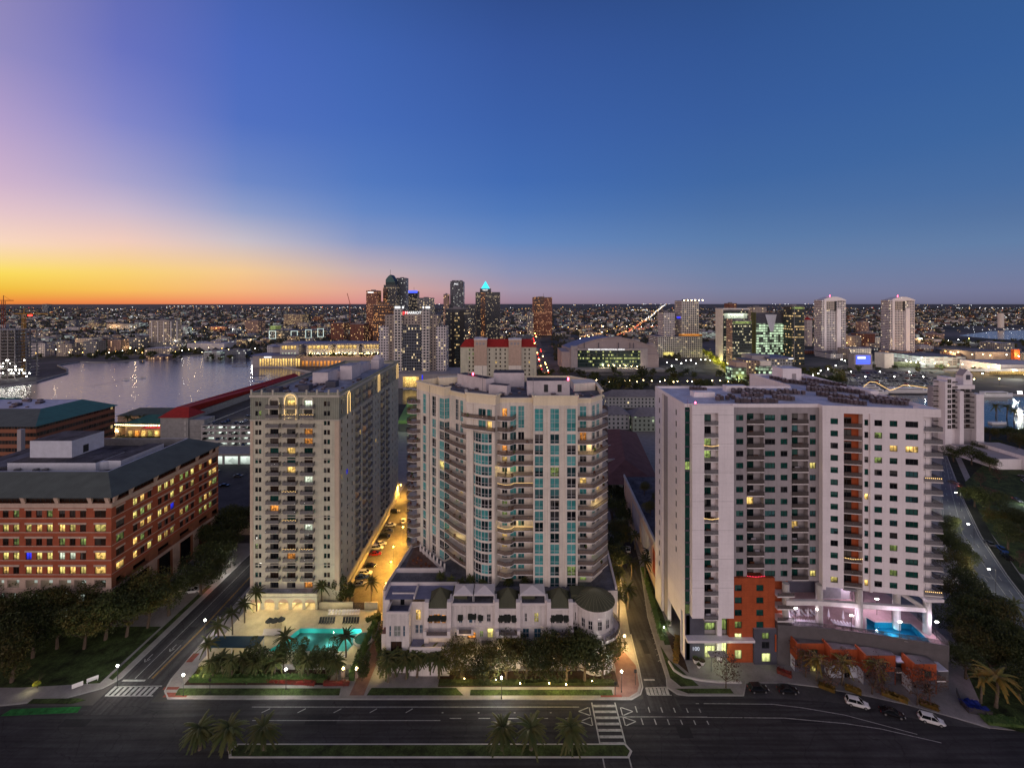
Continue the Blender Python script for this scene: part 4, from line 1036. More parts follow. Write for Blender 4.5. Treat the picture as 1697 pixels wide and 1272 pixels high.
        for i in range(rng.choice((0,1,2,3))):
            e_ = rng.choice(edge); k = rng.uniform(.25,.6); X, Y = e_[0]+(cen[0]-e_[0])*k, e_[1]+(cen[1]-e_[1])*k
            if rng.random() < .6: f.box(X-.3,X+.3,Y-.3,Y+.3,z+.35,z+.45,'T3 brown'); f.box(X-.3,X+.3,Y+.22,Y+.3,z+.45,z+.9,'T3 brown'); f.box(X-.28,X-.22,Y-.28,Y+.28,z,z+.35,'metal black'); f.box(X+.22,X+.28,Y-.28,Y+.28,z,z+.35,'metal black')
            else: f.cyl(X,Y,z,z+.45,.22,.3,'T3 brown',8); f.cyl(X,Y,z+.45,z+1.2,.4,.15,'leaf hedge',7)
        if f.v: y = f.build('balcony_furniture', r); y.parent = o
        if lights:
            s = MB()
            for a, c in zip(edge, edge[1:]):
                dd, ll = unit(a,c); s.obox(a,dd,0,ll,.01,.05,z+1.12,z+1.17,'string light')
            y = s.build('fairy_lights', r); y.parent = o
        return o
    rec = [(-20.5,136.9),(-19.6,136.0),(-17.2,132.9),(-14.9,130.2),(-13.2,128.8),(-12.9,130.0),(-13.6,133.0),(-18.7,138.3)]
    lefte = [(-29.4,145.8),(-31.4,144.7),(-33.4,145.6),(-34.2,148),(-33.6,151),(-31,151),(-31.05,148.2)]
    rr = [(-4.0,124.6),(-1.9,123.5),(-.2,123.8),(.6,124.9),(5.75,124.9),(5.75,127.3),(-3.2,127.3)]
    re = [(17.95,124.2),(22.3,124.1),(27.4,130),(28.4,135),(28.2,138),(26.5,138),(26.1,132.1),(22,127.05),(17.95,126.95)]
    for k, z in enumerate(fl+[58.1,61.2]):
        if k < 14 and k > 0: balc(rec, z, rec[:5])
        if k >= 0: balc(lefte, z, lefte[:6])
        if k > 0: balc(rr if k < 14 else [(-4.0,124.6),(-1.9,123.5),(-.2,123.8),(.6,124.9),(1.2,127.3),(-3.2,127.3)], z, rr[:5] if k < 14 else rr[:4]+[(1.2,127.2)], lights=k in (5,9))
        if k > 0: balc(re, z, re[:6])
        if k >= 14:
            cc = [(-14.6,131.2),(-14.4,128.9),(-13.1,127.6),(-4.7,123.6),(-4.4,124.6),(-12.8,128.5)]
            balc(cc, z, cc[:4]+[(-4.5,124.5)])
    for k, x, y in ((10,-1,125.5),(5,2,125.6),(12,22,126),(7,24,128),(3,-16,133.6)): lamp_light('balcony_light',(x,y,fl[k]+2.2),150,(1,.72,.25),r)
    # roof, huts and plant
    p = MB(); p.face([(x,y,66.0) for x,y in P],'T2 roof')
    def hut(poly, z1, m='T2 hut'): p.prism(poly,66.0,z1,m,top='bitumen roof' if m=='T2 hut' else m)
    hut([(-18,150),(-8,139.5),(-5.6,141.5),(-15.6,152.5)],70); hut([(-7,136.5),(-1.5,134.2),(-.4,137),(-5.8,139.4)],68.8); hut([(4.5,134),(17,134),(17,140),(4.5,140)],70.3)
    hut([(-24,150),(-12,155),(-14,157),(-25,153)],68.5,'T2 parapet'); hut([(-6,148),(4,148),(4,155),(-6,155)],70.5); hut([(19,140),(26,142),(26,148.4),(19,148.4)],68.4,'T2 wall')
    for x in (10,14): p.box(x-.6,x+.6,133.9,134,67,69.2,'frame dark')
    units(r, [(x,y,66.02,rng.uniform(.4,.9)) for x,y in ((rng.uniform(-24,24), rng.uniform(127,152)) for i in range(60)) if y > 130+max(0,-x-4)*.8])
    for x,y in ((-9,139),(6.2,133.2),(-14,146)): p.cyl(x,y,66,74,.06,.05,'metal grey',6)
    p.build('roof', r)
    for x,y,z in ((-12.5,145.8,70.6),(16.6,134.4,70.9)):
        bb = MB(); bb.cyl(x,y,z-.5,z+.25,.22,.22,'beacon red',8); bb.build('beacon_light', r)
    return r
T2 = curved_tower()
# parking podium under the curved tower
def podium():
    poly_ = [(-35.0,123.2),(28.6,123.2),(31.5,160),(-29.5,166)]
    o = root('parking_podium', 'low podium garage with planted roof terrace under the curved tower', 'podium', (0,123,0.13))
    w = MB(); w.prism(poly_,0.1,15.4,'villa wall',top='T2 roof'); w.wall_bar([(-34.6,123.6),(-29.4,165.5)],.5,15.4,16.2,'villa trim'); w.wall_bar([(28.3,123.6),(31.1,159.6)],.5,15.4,16.2,'villa trim'); w.build('wall', o)
    t = MB(); t.prism([(-31.5,132),(-21,132),(-27.5,143),(-31,146)],15.42,15.46,'terrace brown'); t.wall_bar([(-33.4,131.6),(-19.8,131.6)],.5,15.4,16.6,'villa trim'); t.wall_bar([(-19.8,131.9),(-29,143.5)],.35,15.4,16.3,'villa wall')
    t.cyl(-28.5,137,15.45,15.6,1.9,1.9,'paver',20); t.cyl(-25.5,133.8,15.45,15.6,1.6,1.6,'paver',20)
    for i in range(8): x,y = -19.6-i*1.3,132.2+i*1.5; t.box(x-.22,x+.22,y-.22,y+.22,15.4,17.6,'villa wall')
    for x,y in ((-28.5,137),(-25.5,133.8)):
        for a in range(4): t.box(x+1.2*cos(a*1.6)-.3,x+1.2*cos(a*1.6)+.3,y+1.2*sin(a*1.6)-.3,y+1.2*sin(a*1.6)+.3,15.6,16.2,'T3 brown')
    t.build('roof_terrace', o)
podium()
emit('number lit',(.8,.85,1),.7)
# ================================================================ WHITE AND ORANGE TOWER (right)
def white_tower():
    r = root('apartment_tower', 'white and grey apartment tower with orange recesses raised on columns over a pool deck', 'building', (75,125,0.13))
    rng = random.Random(9)
    ZT = 66.3; zc = [63.3-3.12*k for k in range(14)]
    w = MB(); doors = []; wins = []
    def g(): return pick(rng,('glass green',10),('glass dark',3),('glass tealdark',3),('lit yellow',.7),('lit green',.5),('lit warm',.4))
    # white panel with a slot of loggias
    O, d = (46.3,116.9), (1,0); L = 10.7; zl = zc+[63.3-3.12*k for k in (14,15,16)]
    w.facade(O,d,L,12.2,ZT+.6,[(3.1,6.7,zl[-1]-1.5,64.9,1.7,'T3 white')],'T3 white'); w.box(46.3,57.0,118.62,118.8,12.2,ZT,'T3 white'); w.face([(46.3,116.9,12.2),(46.3,118.7,12.2),(46.3,118.7,ZT+.6),(46.3,116.9,ZT+.6)],'T3 white'); w.face([(57,116.9,12.2),(57,118.7,12.2),(57,118.7,ZT+.6),(57,116.9,ZT+.6)],'T3 white')
    w.face([(46.3,116.9,12.2),(57,116.9,12.2),(57,118.7,12.2),(46.3,118.7,12.2)],'T3 grey')
    for k in range(7): w.obox(O,d,.01,3.09,.004,.012,20+k*7.4,20.06+k*7.4,'T3 grey'); w.obox(O,d,6.71,10.69,.004,.012,20+k*7.4,20.06+k*7.4,'T3 grey')
    # grey recessed section
    O2, d2 = (57.0,118.6), (1,0); L2 = 23.0
    gw = [(1.4,1.9),(8.9,2.7),(13.0,1.8),(20.6,1.6)]; gl = [(4.2,4.4),(15.9,4.2)]; h = []
    for z in zc:
        for u, ww in gw: h.append((u,u+ww,z-.75,z+.75)); wins.append((O2,d2,u,z-.75,ww,1.5,3 if ww > 2 else 2,'window'))
        for u, ww in gl: h.append((u,u+ww,z-1.5,z+1.15,1.7,'T3 grey')); doors.append((O2,d2,u+.15,z-1.5,2.4,2.35,1.62))
    w.facade(O2,d2,L2,20.8,ZT+.6,h,'T3 grey',.2); w.face([(57,118.6,20.8),(80,118.6,20.8),(80,135,20.8),(57,135,20.8)],'T3 grey')
    # projecting right section, turned slightly
    A, B = (80.0,117.0), (102.2,113.0); d3, L3 = unit(A,B); zr = [62.9-3.12*k for k in range(14)]
    rw = [(1.7,1.75,2),(9.45,.9,1),(11.7,1.75,2),(15.1,1.75,2),(18.6,2.8,3)]; h = []
    for z in zr:
        for u, ww, n in rw: h.append((u,u+ww,z-.75,z+.75)); wins.append((A,d3,u,z-.75,ww,1.5,n,'window' if u < 10 else 'east_window'))
    h.append((4.75,9.1,19.9,65.0,1.9,'T3 orange'))
    w.facade(A,d3,L3,20.3,ZT+.6,h,'T3 white',.2); w.face([(*A,20.3),(*B,20.3),(104,118,20.3),(80,121,20.3)],'T3 grey'); w.face([(80,117,20.3),(80,118.6,20.3),(80,118.6,ZT+.6),(80,117,ZT+.6)],'T3 white')
    w.obox(A,d3,10.55,11.1,.01,.45,20.3,65.2,'T3 white'); w.obox(A,d3,-.3,.5,.01,.35,19.8,ZT+.6,'T3 white')
    # corner loggias at the right end, east wall, back
    E, dE = (102.2,114.3), (1,0)
    w.facade(E,dE,2.9,20.3,64.9,[],'T3 white'); w.face([(102.2,113,20.3),(102.2,114.3,20.3),(102.2,114.3,64.9),(102.2,113,64.9)],'T3 white')
    w.box(105.0,105.3,114.3,166,20.3,ZT+.5,'T3 white'); w.prism([(102.2,113.0),(105.9,112.3),(105.9,116),(102.2,116)],64.9,ZT+.6,'T3 white')
    w.face([(102.2,113,64.95),(105.9,112.3,64.95),(105.9,116,64.95),(102.2,116,64.95)],'T3 white')
    # west side wall: white leaf, dark recess, white leaf; chamfer and glass strip
    Wd = (0,-1)
    w.facade((44.9,131.2),Wd,9.8,8.5,ZT+.6,[(6.1,7.1,z-.75,z+.8) for z in zl[:13]],'T3 white',.2)
    for z in zl[:13]: wins.append(((44.9,131.2),Wd,6.1,z-.75,1.0,1.55,1,'side_window'))
    w.face([(44.9,131.2,0),(45.9,131.2,0),(45.9,131.2,ZT),(44.9,131.2,ZT)],'T3 white'); w.facade((45.9,137.6),Wd,6.4,0,ZT,[],'T3 grey')
    w.facade((45.3,144),Wd,6.4,0,ZT+.6,[(3.6,4.6,z-.75,z+.8) for z in zl],'T3 white',.2)
    for z in zl: wins.append(((45.3,144),Wd,3.6,z-.75,1.0,1.55,1,'side_window'))
    w.face([(45.3,137.6,0),(45.9,137.6,0),(45.9,137.6,ZT),(45.3,137.6,ZT)],'T3 white')
    dC, LC = unit((44.9,121.4),(45.1,118.7)); w.facade((44.9,121.4),dC,LC,0,ZT+.6,[(.3,1.3,1.0,12,.3,'glass blue')],'T3 white')
    w.face([(45.1,118.7,0),(46.4,118.7,0),(46.4,118.7,12),(45.1,118.7,12)],'T3 dark')
    w.facade((46,144),(-1,0),.7,0,ZT,[],'T3 white'); w.box(46,87,143.6,144,0,ZT+.3,'T3 white')
    # rear wing
    w.facade((88.0,169),Wd,25,0,ZT+.9,[(8,9.6,62,63.6),(14,15.6,62,63.6),(19,20.6,62,63.6)],'T3 white',.2); w.box(88,108.6,168.6,169,0,ZT+.6,'T3 white')
    for u in (8,14,19): wins.append(((88.0,169),Wd,u,62,1.6,1.6,2,'side_window'))
    w.build('wall', r)
    # curtain glass strip beside the panel
    gs = MB(); gs.face([(45.1,118.68,12),(46.3,118.68,12),(46.3,118.68,ZT),(45.1,118.68,ZT)],'glass green')
    for k in range(18): z = 12+3.12*k; gs.box(45.05,46.3,118.5,118.66,z-.1,z+.3,'T3 dark'); gs.box(45.65,45.7,118.6,118.66,z+.3,z+3,'frame dark')
    gs.face([(45.1,118.66,12),(46.3,118.66,12),(46.3,118.66,14.6),(45.1,118.66,14.6)],'lit green'); gs.face([(45.1,118.66,zc[4]-1),(46.3,118.66,zc[4]-1),(46.3,118.66,zc[4]+1),(45.1,118.66,zc[4]+1)],'lit green'); gs.build('glass_strip', r)
    # windows
    for n, (O_,d_,u,z,ww,hh,nx,nm) in enumerate(wins):
        put_window(r,O_,d_,u,z,ww,hh,g() if nm != 'side_window' else 'glass dark',.14,nx,1,'frame dark',nm)
    for (O_,d_,u,z,ww,hh,dp) in doors:
        put_window(r,O_,d_,u,z,ww,hh,pick(rng,('glass green',6),('glass dark',9),('lit warm',1.0),('lit yellow',.8),('glass tealdark',3)),dp,2,1,'frame dark','balcony_door')
    # loggia floors with balustrades
    def loggia(O_, d_, u, ww, z, dp, out, rm='railing', lights=None, furn=True):
        s = MB(); s.obox(O_,d_,u+.01,u+ww-.01,-dp+.02,out,z-.2,z,'T2 slab'); b = s.build('balcony', r)
        q = MB(); railing_box(q,O_,d_,u+.02,u+ww-.02,out,z,1.05,rm,'rail dark',out > .3,0.02); x = q.build('railing', r); x.parent = b
        if furn and rng.random() < .75:
            f = MB(); a = u+rng.uniform(.6,ww-1.6)
            f.obox(O_,d_,a,a+1.2,-.95,-.35,z+.02,z+.45,rng.choice(('T3 brown','lounger','metal black'))); f.obox(O_,d_,a,a+1.2,-1.1,-.96,z+.02,z+.85,rng.choice(('T3 brown','lounger','metal black'))); y = f.build('balcony_furniture', r); y.parent = b
        if lights:
            f = MB()
            for i in range(12): uu = u+ww*i/11.0; f.obox(O_,d_,uu-.06,uu+.06,out+.01,out+.1,z+.75+.25*abs(i-5.5)/5.5,z+.9+.25*abs(i-5.5)/5.5,lights)
            y = f.build('fairy_lights', r); y.parent = b
    for k, z in enumerate(zl):
        loggia(O,d,3.1,3.6,z-1.5,1.7,.12,'railing grey','string light' if k in (2,8) else None)
        put_window(r,O,d,3.2,z-1.5,2.3,2.4,pick(rng,('glass green',4),('glass dark',5),('lit green',.8)),1.64,2,1,'frame dark','balcony_door')
    for k, z in enumerate(zc):
        for j,(u,ww) in enumerate(gl): loggia(O2,d2,u,ww,z-1.5,1.7,.35,'railing',('string red' if (k,j) == (13,0) else None))
    for k, z in enumerate(zr):
        loggia(A,d3,4.8,4.25,z-1.5,1.85,-.25,'railing','string light' if k == 11 else None); put_window(r,A,d3,5.2,z-1.5,2.2,2.3,pick(rng,('glass dark',6),('lit warm',1),('glass brown',3)),1.84,2,1,'frame dark','loggia_door')
        s = MB(); s.prism([(102.25,112.75),(106.3,112.1),(106.5,117),(105.31,117),(105.31,114.28),(102.25,114.28)],z-1.7,z-1.5,'T2 slab'); b = s.build('corner_balcony', r)
        q = MB(); e = [(102.3,112.8),(106.25,112.15),(106.45,117)]
        for a_,c_ in zip(e,e[1:]):
            dd, ll = unit(a_,c_); q.obox(a_,dd,0,ll,-.05,-.02,z-1.45,z-.45,'railing grey'); q.obox(a_,dd,0,ll,-.07,0,z-.45,z-.38,'rail dark')
        x = q.build('railing', r); x.parent = b
        put_window(r,E,dE,.15,z-1.45,1.5,2.3,pick(rng,('glass green',6),('glass dark',5),('lit yellow',1.6)),.02,2,1,'frame dark','corner_door')
        if k in (4,13):
            f = MB()
            for i in range(9): f.box(102.4+i*.42,102.5+i*.42,112.6-.068*i,112.7-.068*i,z-.6,z-.45,'string light')
            y = f.build('fairy_lights', r); y.parent = b
    s = MB(); s.box(102,106.2,111.8,117,19.6,20.28,'T3 white'); s.build('corner_slab', r)
    # roof
    p = MB(); poly_ = [(45.1,118.8),(57,118.7),(80,118.7),(80,117.1),(102.2,113.1),(105.7,112.5),(108.6,169),(88.2,169),(88.0,144),(45.5,144)]
    p.face([(x,y,ZT) for x,y in poly_],'T3 roof'); p.wall_bar(poly_,.35,ZT-.3,ZT+.62,'T3 white',True)
    p.box(94,100.5,158,164.5,ZT,ZT+4.2,'T3 white',top='T3 roof'); p.box(97.2,98.6,157.9,158,ZT+.1,ZT+2.4,'T3 grey'); p.box(52,58,130,133,ZT,ZT+1.4,'T3 white'); p.box(65,71,138,140.5,ZT,ZT+1.8,'T3 white',top='T3 roof'); p.box(104,106.4,132,139,ZT,ZT+1.4,'T3 white')
    p.build('roof', r)
    bb = MB(); bb.cyl(48.2,119.6,ZT+.1,ZT+.9,.2,.2,'beacon red',8); bb.build('beacon_light', r)
    # orange block below, dark block, entrance, canopy
    o = MB(); OO = (56.2,117.9); hs = []; ow = []
    for z in (18.6,15.4,12.2): 
        for u in (1.5,7.1): ow.append((u,z,1.85,1.6)); hs.append((u,u+1.85,z,z+1.6))
    for z in (9.0,5.9): ow.append((1.5,z,1.85,1.7)); hs.append((1.5,3.35,z,z+1.7))
    ow.append((7.1,9.1,1.85,1.6)); hs.append((7.1,8.95,9.1,10.7)); ow.append((1.5,1.0,1.85,2.3)); hs.append((1.5,3.35,1.0,3.3))
    o.facade(OO,(1,0),11.9,0,22,[q for q in hs],'T3 orange',.2); o.face([(56.2,117.9,22),(68.1,117.9,22),(68.1,125,22),(56.2,125,22)],'T3 orange'); o.face([(68.1,117.9,0),(68.1,125,0),(68.1,125,22),(68.1,117.9,22)],'T3 orange'); o.face([(56.2,117.9,0),(56.2,119,0),(56.2,119,22),(56.2,117.9,22)],'T3 orange'); o.build('orange_block', r)
    for i,(u,z,ww,hh) in enumerate(ow): put_window(r,OO,(1,0),u,z,ww,hh,('lit green' if z < 10 and u < 3 else pick(rng,('glass green',5),('lit green',1))) if not (u < 3 and z < 6) else 'lobby light',.15,2,1,'frame dark','podium_window')
    k = MB(); k.facade((62.4,117.3),(1,0),5.9,0,9.2,[(2.0,4.3,.7,2.9),(2.0,3.9,4.2,5.9),(2.0,3.9,6.6,8.2)],'T3 dark',.2); k.face([(62.4,117.3,9.2),(68.3,117.3,9.2),(68.3,117.9,9.2),(62.4,117.9,9.2)],'T3 grey'); k.face([(62.4,117.3,0),(62.4,117.9,0),(62.4,117.9,9.2),(62.4,117.3,9.2)],'T3 dark'); k.build('dark_block', r)
    for u,z,ww,hh,gg in ((2.0,.7,2.3,2.2,'lobby light'),(2.0,4.2,1.9,1.7,'glass dark'),(2.0,6.6,1.9,1.6,'lit green')): put_window(r,(62.4,117.3),(1,0),u,z,ww,hh,gg,.15,2,1,'frame dark','podium_window')
    e = MB(); e.box(45.4,50.2,118.7,119.2,0,12.1,'T3 dark'); e.box(50.2,56.2,119.4,119.6,0,12.1,'T3 grey'); e.box(53.4,54.6,118.4,119.3,0,12.1,'T3 white'); e.box(45,62.3,116.6,118.65,6.1,6.7,'T3 white'); e.box(50.0,54.5,114.8,116.58,3.9,4.15,'T3 grey'); e.box(50.3,50.5,115,115.2,0.1,3.9,'metal grey'); e.box(54.1,54.3,115,115.2,0.1,3.9,'metal grey'); e.build('entrance', r)
    for u,z,ww,hh in ((50.3,7.6,3.0,1.9),(50.3,9.9,3.0,2.0),(50.3,4.5,3.0,1.5),(50.3,.3,3.0,3.2),(54.7,.3,1.5,3.9),(54.7,4.6,1.5,1.4),(54.7,7.6,1.5,4.0)): put_window(r,(u,119.30),(1,0),0,z,ww,hh,'lobby light' if z < 7 else 'lit green',0,3 if ww > 2 else 2,1,'frame dark','lobby_glazing')
    lamp_light('entrance_light',(52.2,116,3.6),260,(.9,1,.6),r); lamp_light('entrance_light',(56,116.5,5.6),70,(.9,1,.6),r)
    lettering(r, '100', 1.35, (47.9,118.6,2.7), 'number lit', 'house_number', .05)
    # columns, ring beam, brace and deck soffit
    for i,(px,py) in enumerate(((1305,1036),(1361,1038),(1427,1045),(1490,1043),(1541,1052))):
        x, y = gp(px,py,10); c = MB(); c.cyl(x,y+.8,9.9,20.5,.85,.85,'pale concrete',16); c.build('column', r)
    m = MB(); m.wall_bar([(70.5,117.3),(79,117.2),(88,116.2),(96,115.4),(104,114.6)],.9,15.6,16.7,'T2 slab'); m.tube([(97.5,117,20.2),(104,114.6,16.2)],.55,'pale concrete',8); m.tube([(101,113,12),(101,113.02,12)],.01,'pale concrete',4); m.build('ring_beam', r)
    st = MB()
    for z in (17.6,14.4,11.3): st.box(68.15,72.6,116.8,119.8,z,z+.3,'T2 slab')
    st.box(68.15,72.6,119.9,120,10,20.7,'T3 orange')
    for z in (17.9,14.7,11.6): st.box(68.2,72.5,116.85,116.9,z,z+.9,'railing')
    st.build('stair_landing', r)
    bw = MB(); bw.box(72.7,87,131,131.3,10,20.7,'T3 dark'); bw.box(74,79,130.9,130.98,15,20.5,'pale concrete'); bw.box(86,95,128,128.3,10,20.3,'T3 grey'); bw.box(87.5,92.5,127.9,127.98,10.3,18,'metal grey'); bw.box(73,87,128.5,131,14.9,15.3,'T2 slab'); bw.build('deck_back_wall', r)
    return r
T3 = white_tower()
def pool_podium():
    r = root('podium', 'curved dark podium carrying a pool deck beside the white tower', 'podium', (87,114,0.13))
    edge = [(68.3,117.1),(75,116.6),(82,115.5),(89,114.0),(96,112.3),(101,111.0),(105.4,109.9)]
    pl = MB(); poolp = [gp(*q,10.1) for q in ((1434,1021),(1449,1029),(1484,1030),(1510,1032),(1546,1066),(1500,1061),(1435,1045))]
    top = [(x,y) for x,y in edge]+[(107,120),(107.5,143),(68.3,143)]
    w = MB(); z = 10.0
    # deck top with a real pool basin cut in it: ring of quads between the deck outline and the pool edge
    def ring(outer, inner, zz, m):
        """fill between two polygons by matching the nearest inner vertex"""
        ni = [min(range(len(inner)), key=lambda j: (inner[j][0]-p[0])**2+(inner[j][1]-p[1])**2) for p in outer]
        for i in range(len(outer)):
            a, b = outer[i], outer[(i+1)%len(outer)]; ia, ib = ni[i], ni[(i+1)%len(outer)]
            w.face([(*a,zz),(*b,zz),(*inner[ib],zz)], m)
            if ia != ib: 
                st = 1; j = ia
                n = len(inner); fw = (ib-ia) % n; step = 1 if fw <= n//2 else -1
                while j != ib:
                    k = (j+step) % n; w.face([(*a,zz),(*inner[k],zz),(*inner[j],zz)], m); j = k
    ip = poolp[::-1]   # counter-clockwise
    ar = sum(p[0]*q[1]-q[0]*p[1] for p,q in zip(ip, ip[1:]+ip[:1])); ip = ip if ar > 0 else ip[::-1]
    ring(top, ip, z, 'pool deck')
    w.strip(top+[top[0]],0,z,'T3 podium'); w.build('deck', r)
    b = MB()
    for a, c in zip(ip, ip[1:]+ip[:1]): b.face([(*a,z-1.5),(*c,z-1.5),(*c,z+.02),(*a,z+.02)],'pool plaster blue')
    b.face([(*q,z-1.5) for q in ip],'pool plaster blue'); b.wall_bar(ip,.35,z+.005,z+.06,'pale concrete',True); b.build('pool_basin', r)
    pw = MB(); pw.face([(*q,z-.12) for q in ip],'pool water blue'); pw.build('pool_water', r)
    wl = MB(); wl.wall_bar(edge+[(107,120)],.4,6.9,10.55,'T3 podium'); wl.build('parapet', r)
    f = MB()
    for a, c in zip(edge, edge[1:]+[(107,120)]):
        dd, ll = unit(a,c); f.obox(a,dd,0,ll,-.03,0,10.6,11.5,'fence mesh'); f.obox(a,dd,0,ll,-.05,.02,11.5,11.57,'rail dark')
        for i in range(int(ll/1.7)+1): f.obox(a,dd,i*1.7,i*1.7+.07,-.05,.02,10.5,11.5,'rail dark')
    f.build('railing', r)
    for x,y in ((86,119.4),(92,118.6),(97,116),(99.5,113.4)): lamp_light('pool_light',(x,y,9.3),230,(.55,.9,1.0),r,.2)
    return edge
pool_edge = pool_podium()
# row houses along the foot of the podium
def row_houses():
    spots = [(1284,1312,1103,117.4),(1318,1370,1118,114.8),(1376,1424,1128,112.8),(1432,1484,1136,110.8),(1512,1552,1150,108.2)]
    words = ['nearest the tower entrance','beside the first gold palm','in the middle of its row','behind the pink trees','at the far end of its row by the footpath']
    for i,(p0,p1,py,D) in enumerate(spots):
        x0, x1 = wx(p0,D), wx(p1,D); xm = (x0+x1)/2; y0 = D
        r = root('row_house', 'small orange and grey row house '+words[i], 'house', (xm,y0,0.13), 'row houses along the podium')
        w = MB(); L = x1-x0; up = .58 if i else 1.0
        hs = [(L*.5,L*.5+1.7,4.2,5.7)]; w.facade((x0,y0),(1,0),L,3.5,7.4,hs,'T3 orange',.15); w.face([(x0,y0,7.4),(x1,y0,7.4),(x1,y0+3,7.4),(x0,y0+3,7.4)],'T3 podium'); w.face([(x0,y0,3.5),(x0,y0+3,3.5),(x0,y0+3,7.4),(x0,y0,7.4)],'T3 orange'); w.face([(x1,y0,0),(x1,y0+3,0),(x1,y0+3,7.4),(x1,y0,7.4)],'T3 orange'); w.build('upper_wall', r)
        gb = MB(); gb.facade((x0,y0+.25),(1,0),L,0,3.5,[(.5,1.4,1.4,2.6),(L*.5,L*.5+1.5,.05,2.6)],'plant white' if i in (0,2) else 'T3 dark',.2); gb.face([(x0,y0+.25,3.49),(x1,y0+.25,3.49),(x1,y0,3.49),(x0,y0,3.49)],'T3 dark'); gb.face([(x0,y0+.25,0),(x0,y0+3,0),(x0,y0+3,3.5),(x0,y0+.25,3.5)],'plant white'); gb.build('ground_floor', r)
        put_window(r,(x0,y0),(1,0),L*.5,4.2,1.7,1.5,'glass green',.12,2); put_window(r,(x0,y0+.25),(1,0),.5,1.4,.9,1.2,'glass dark',.12,1); put_window(r,(x0,y0+.25),(1,0),L*.5,.05,1.5,2.5,'glass dark' if i != 1 else 'lit yellow',.12,2,1,'frame dark','door')
        c = MB(); c.box(x1+.05,x1+2.4,y0-.4,y0+3,5.9,6.15,'T3 roof'); c.box(x1+.05,x1+2.4,y0+1.6,y0+1.9,0,5.9,'T3 dark'); c.box(x1+.1,x1+2.3,y0+.1,y0+.16,3.3,4.3,'railing'); c.box(x1+.05,x1+2.4,y0+.1,y0+1.6,3.05,3.3,'T2 slab'); c.build('porch', r)
        c = MB(); c.box(x0-.1,x0+.25,y0-.3,y0+3,3.5,7.9,'T3 orange'); c.build('party_wall', r)
row_houses()
# low garage wing with mural panels on the west side street
def mural_wing():
    r = root('garage_wing', 'low garage wing with cream wall and tall orange panel along the side street', 'building', (47,155,0.13))
    w = MB(); A = (46.2,144.2); Bq = (50.5,205); d, L = unit(Bq,A)
    w.facade(Bq,d,L,0,15.5,[(L-8,L-2.5,4,12.5,.3,'T3 orange'),(L-26,L-10,4,12.5,.3,'pale concrete'),(L-44,L-28,4,12.5,.3,'T3 grey'),(L-58,L-46,4,12.5,.3,'stone')],'stone',.3)
    w.face([(*A,0),(*A,15.5),(60,144.2,15.5),(60,144.2,0)],'stone'); w.face([(*A,15.0),(85,144.2,15.0),(85,205,15.0),(*Bq,15.0)],'bitumen roof'); w.wall_bar([A,Bq],.6,15.0,16.2,'pale concrete'); w.build('wall', r)
mural_wing()

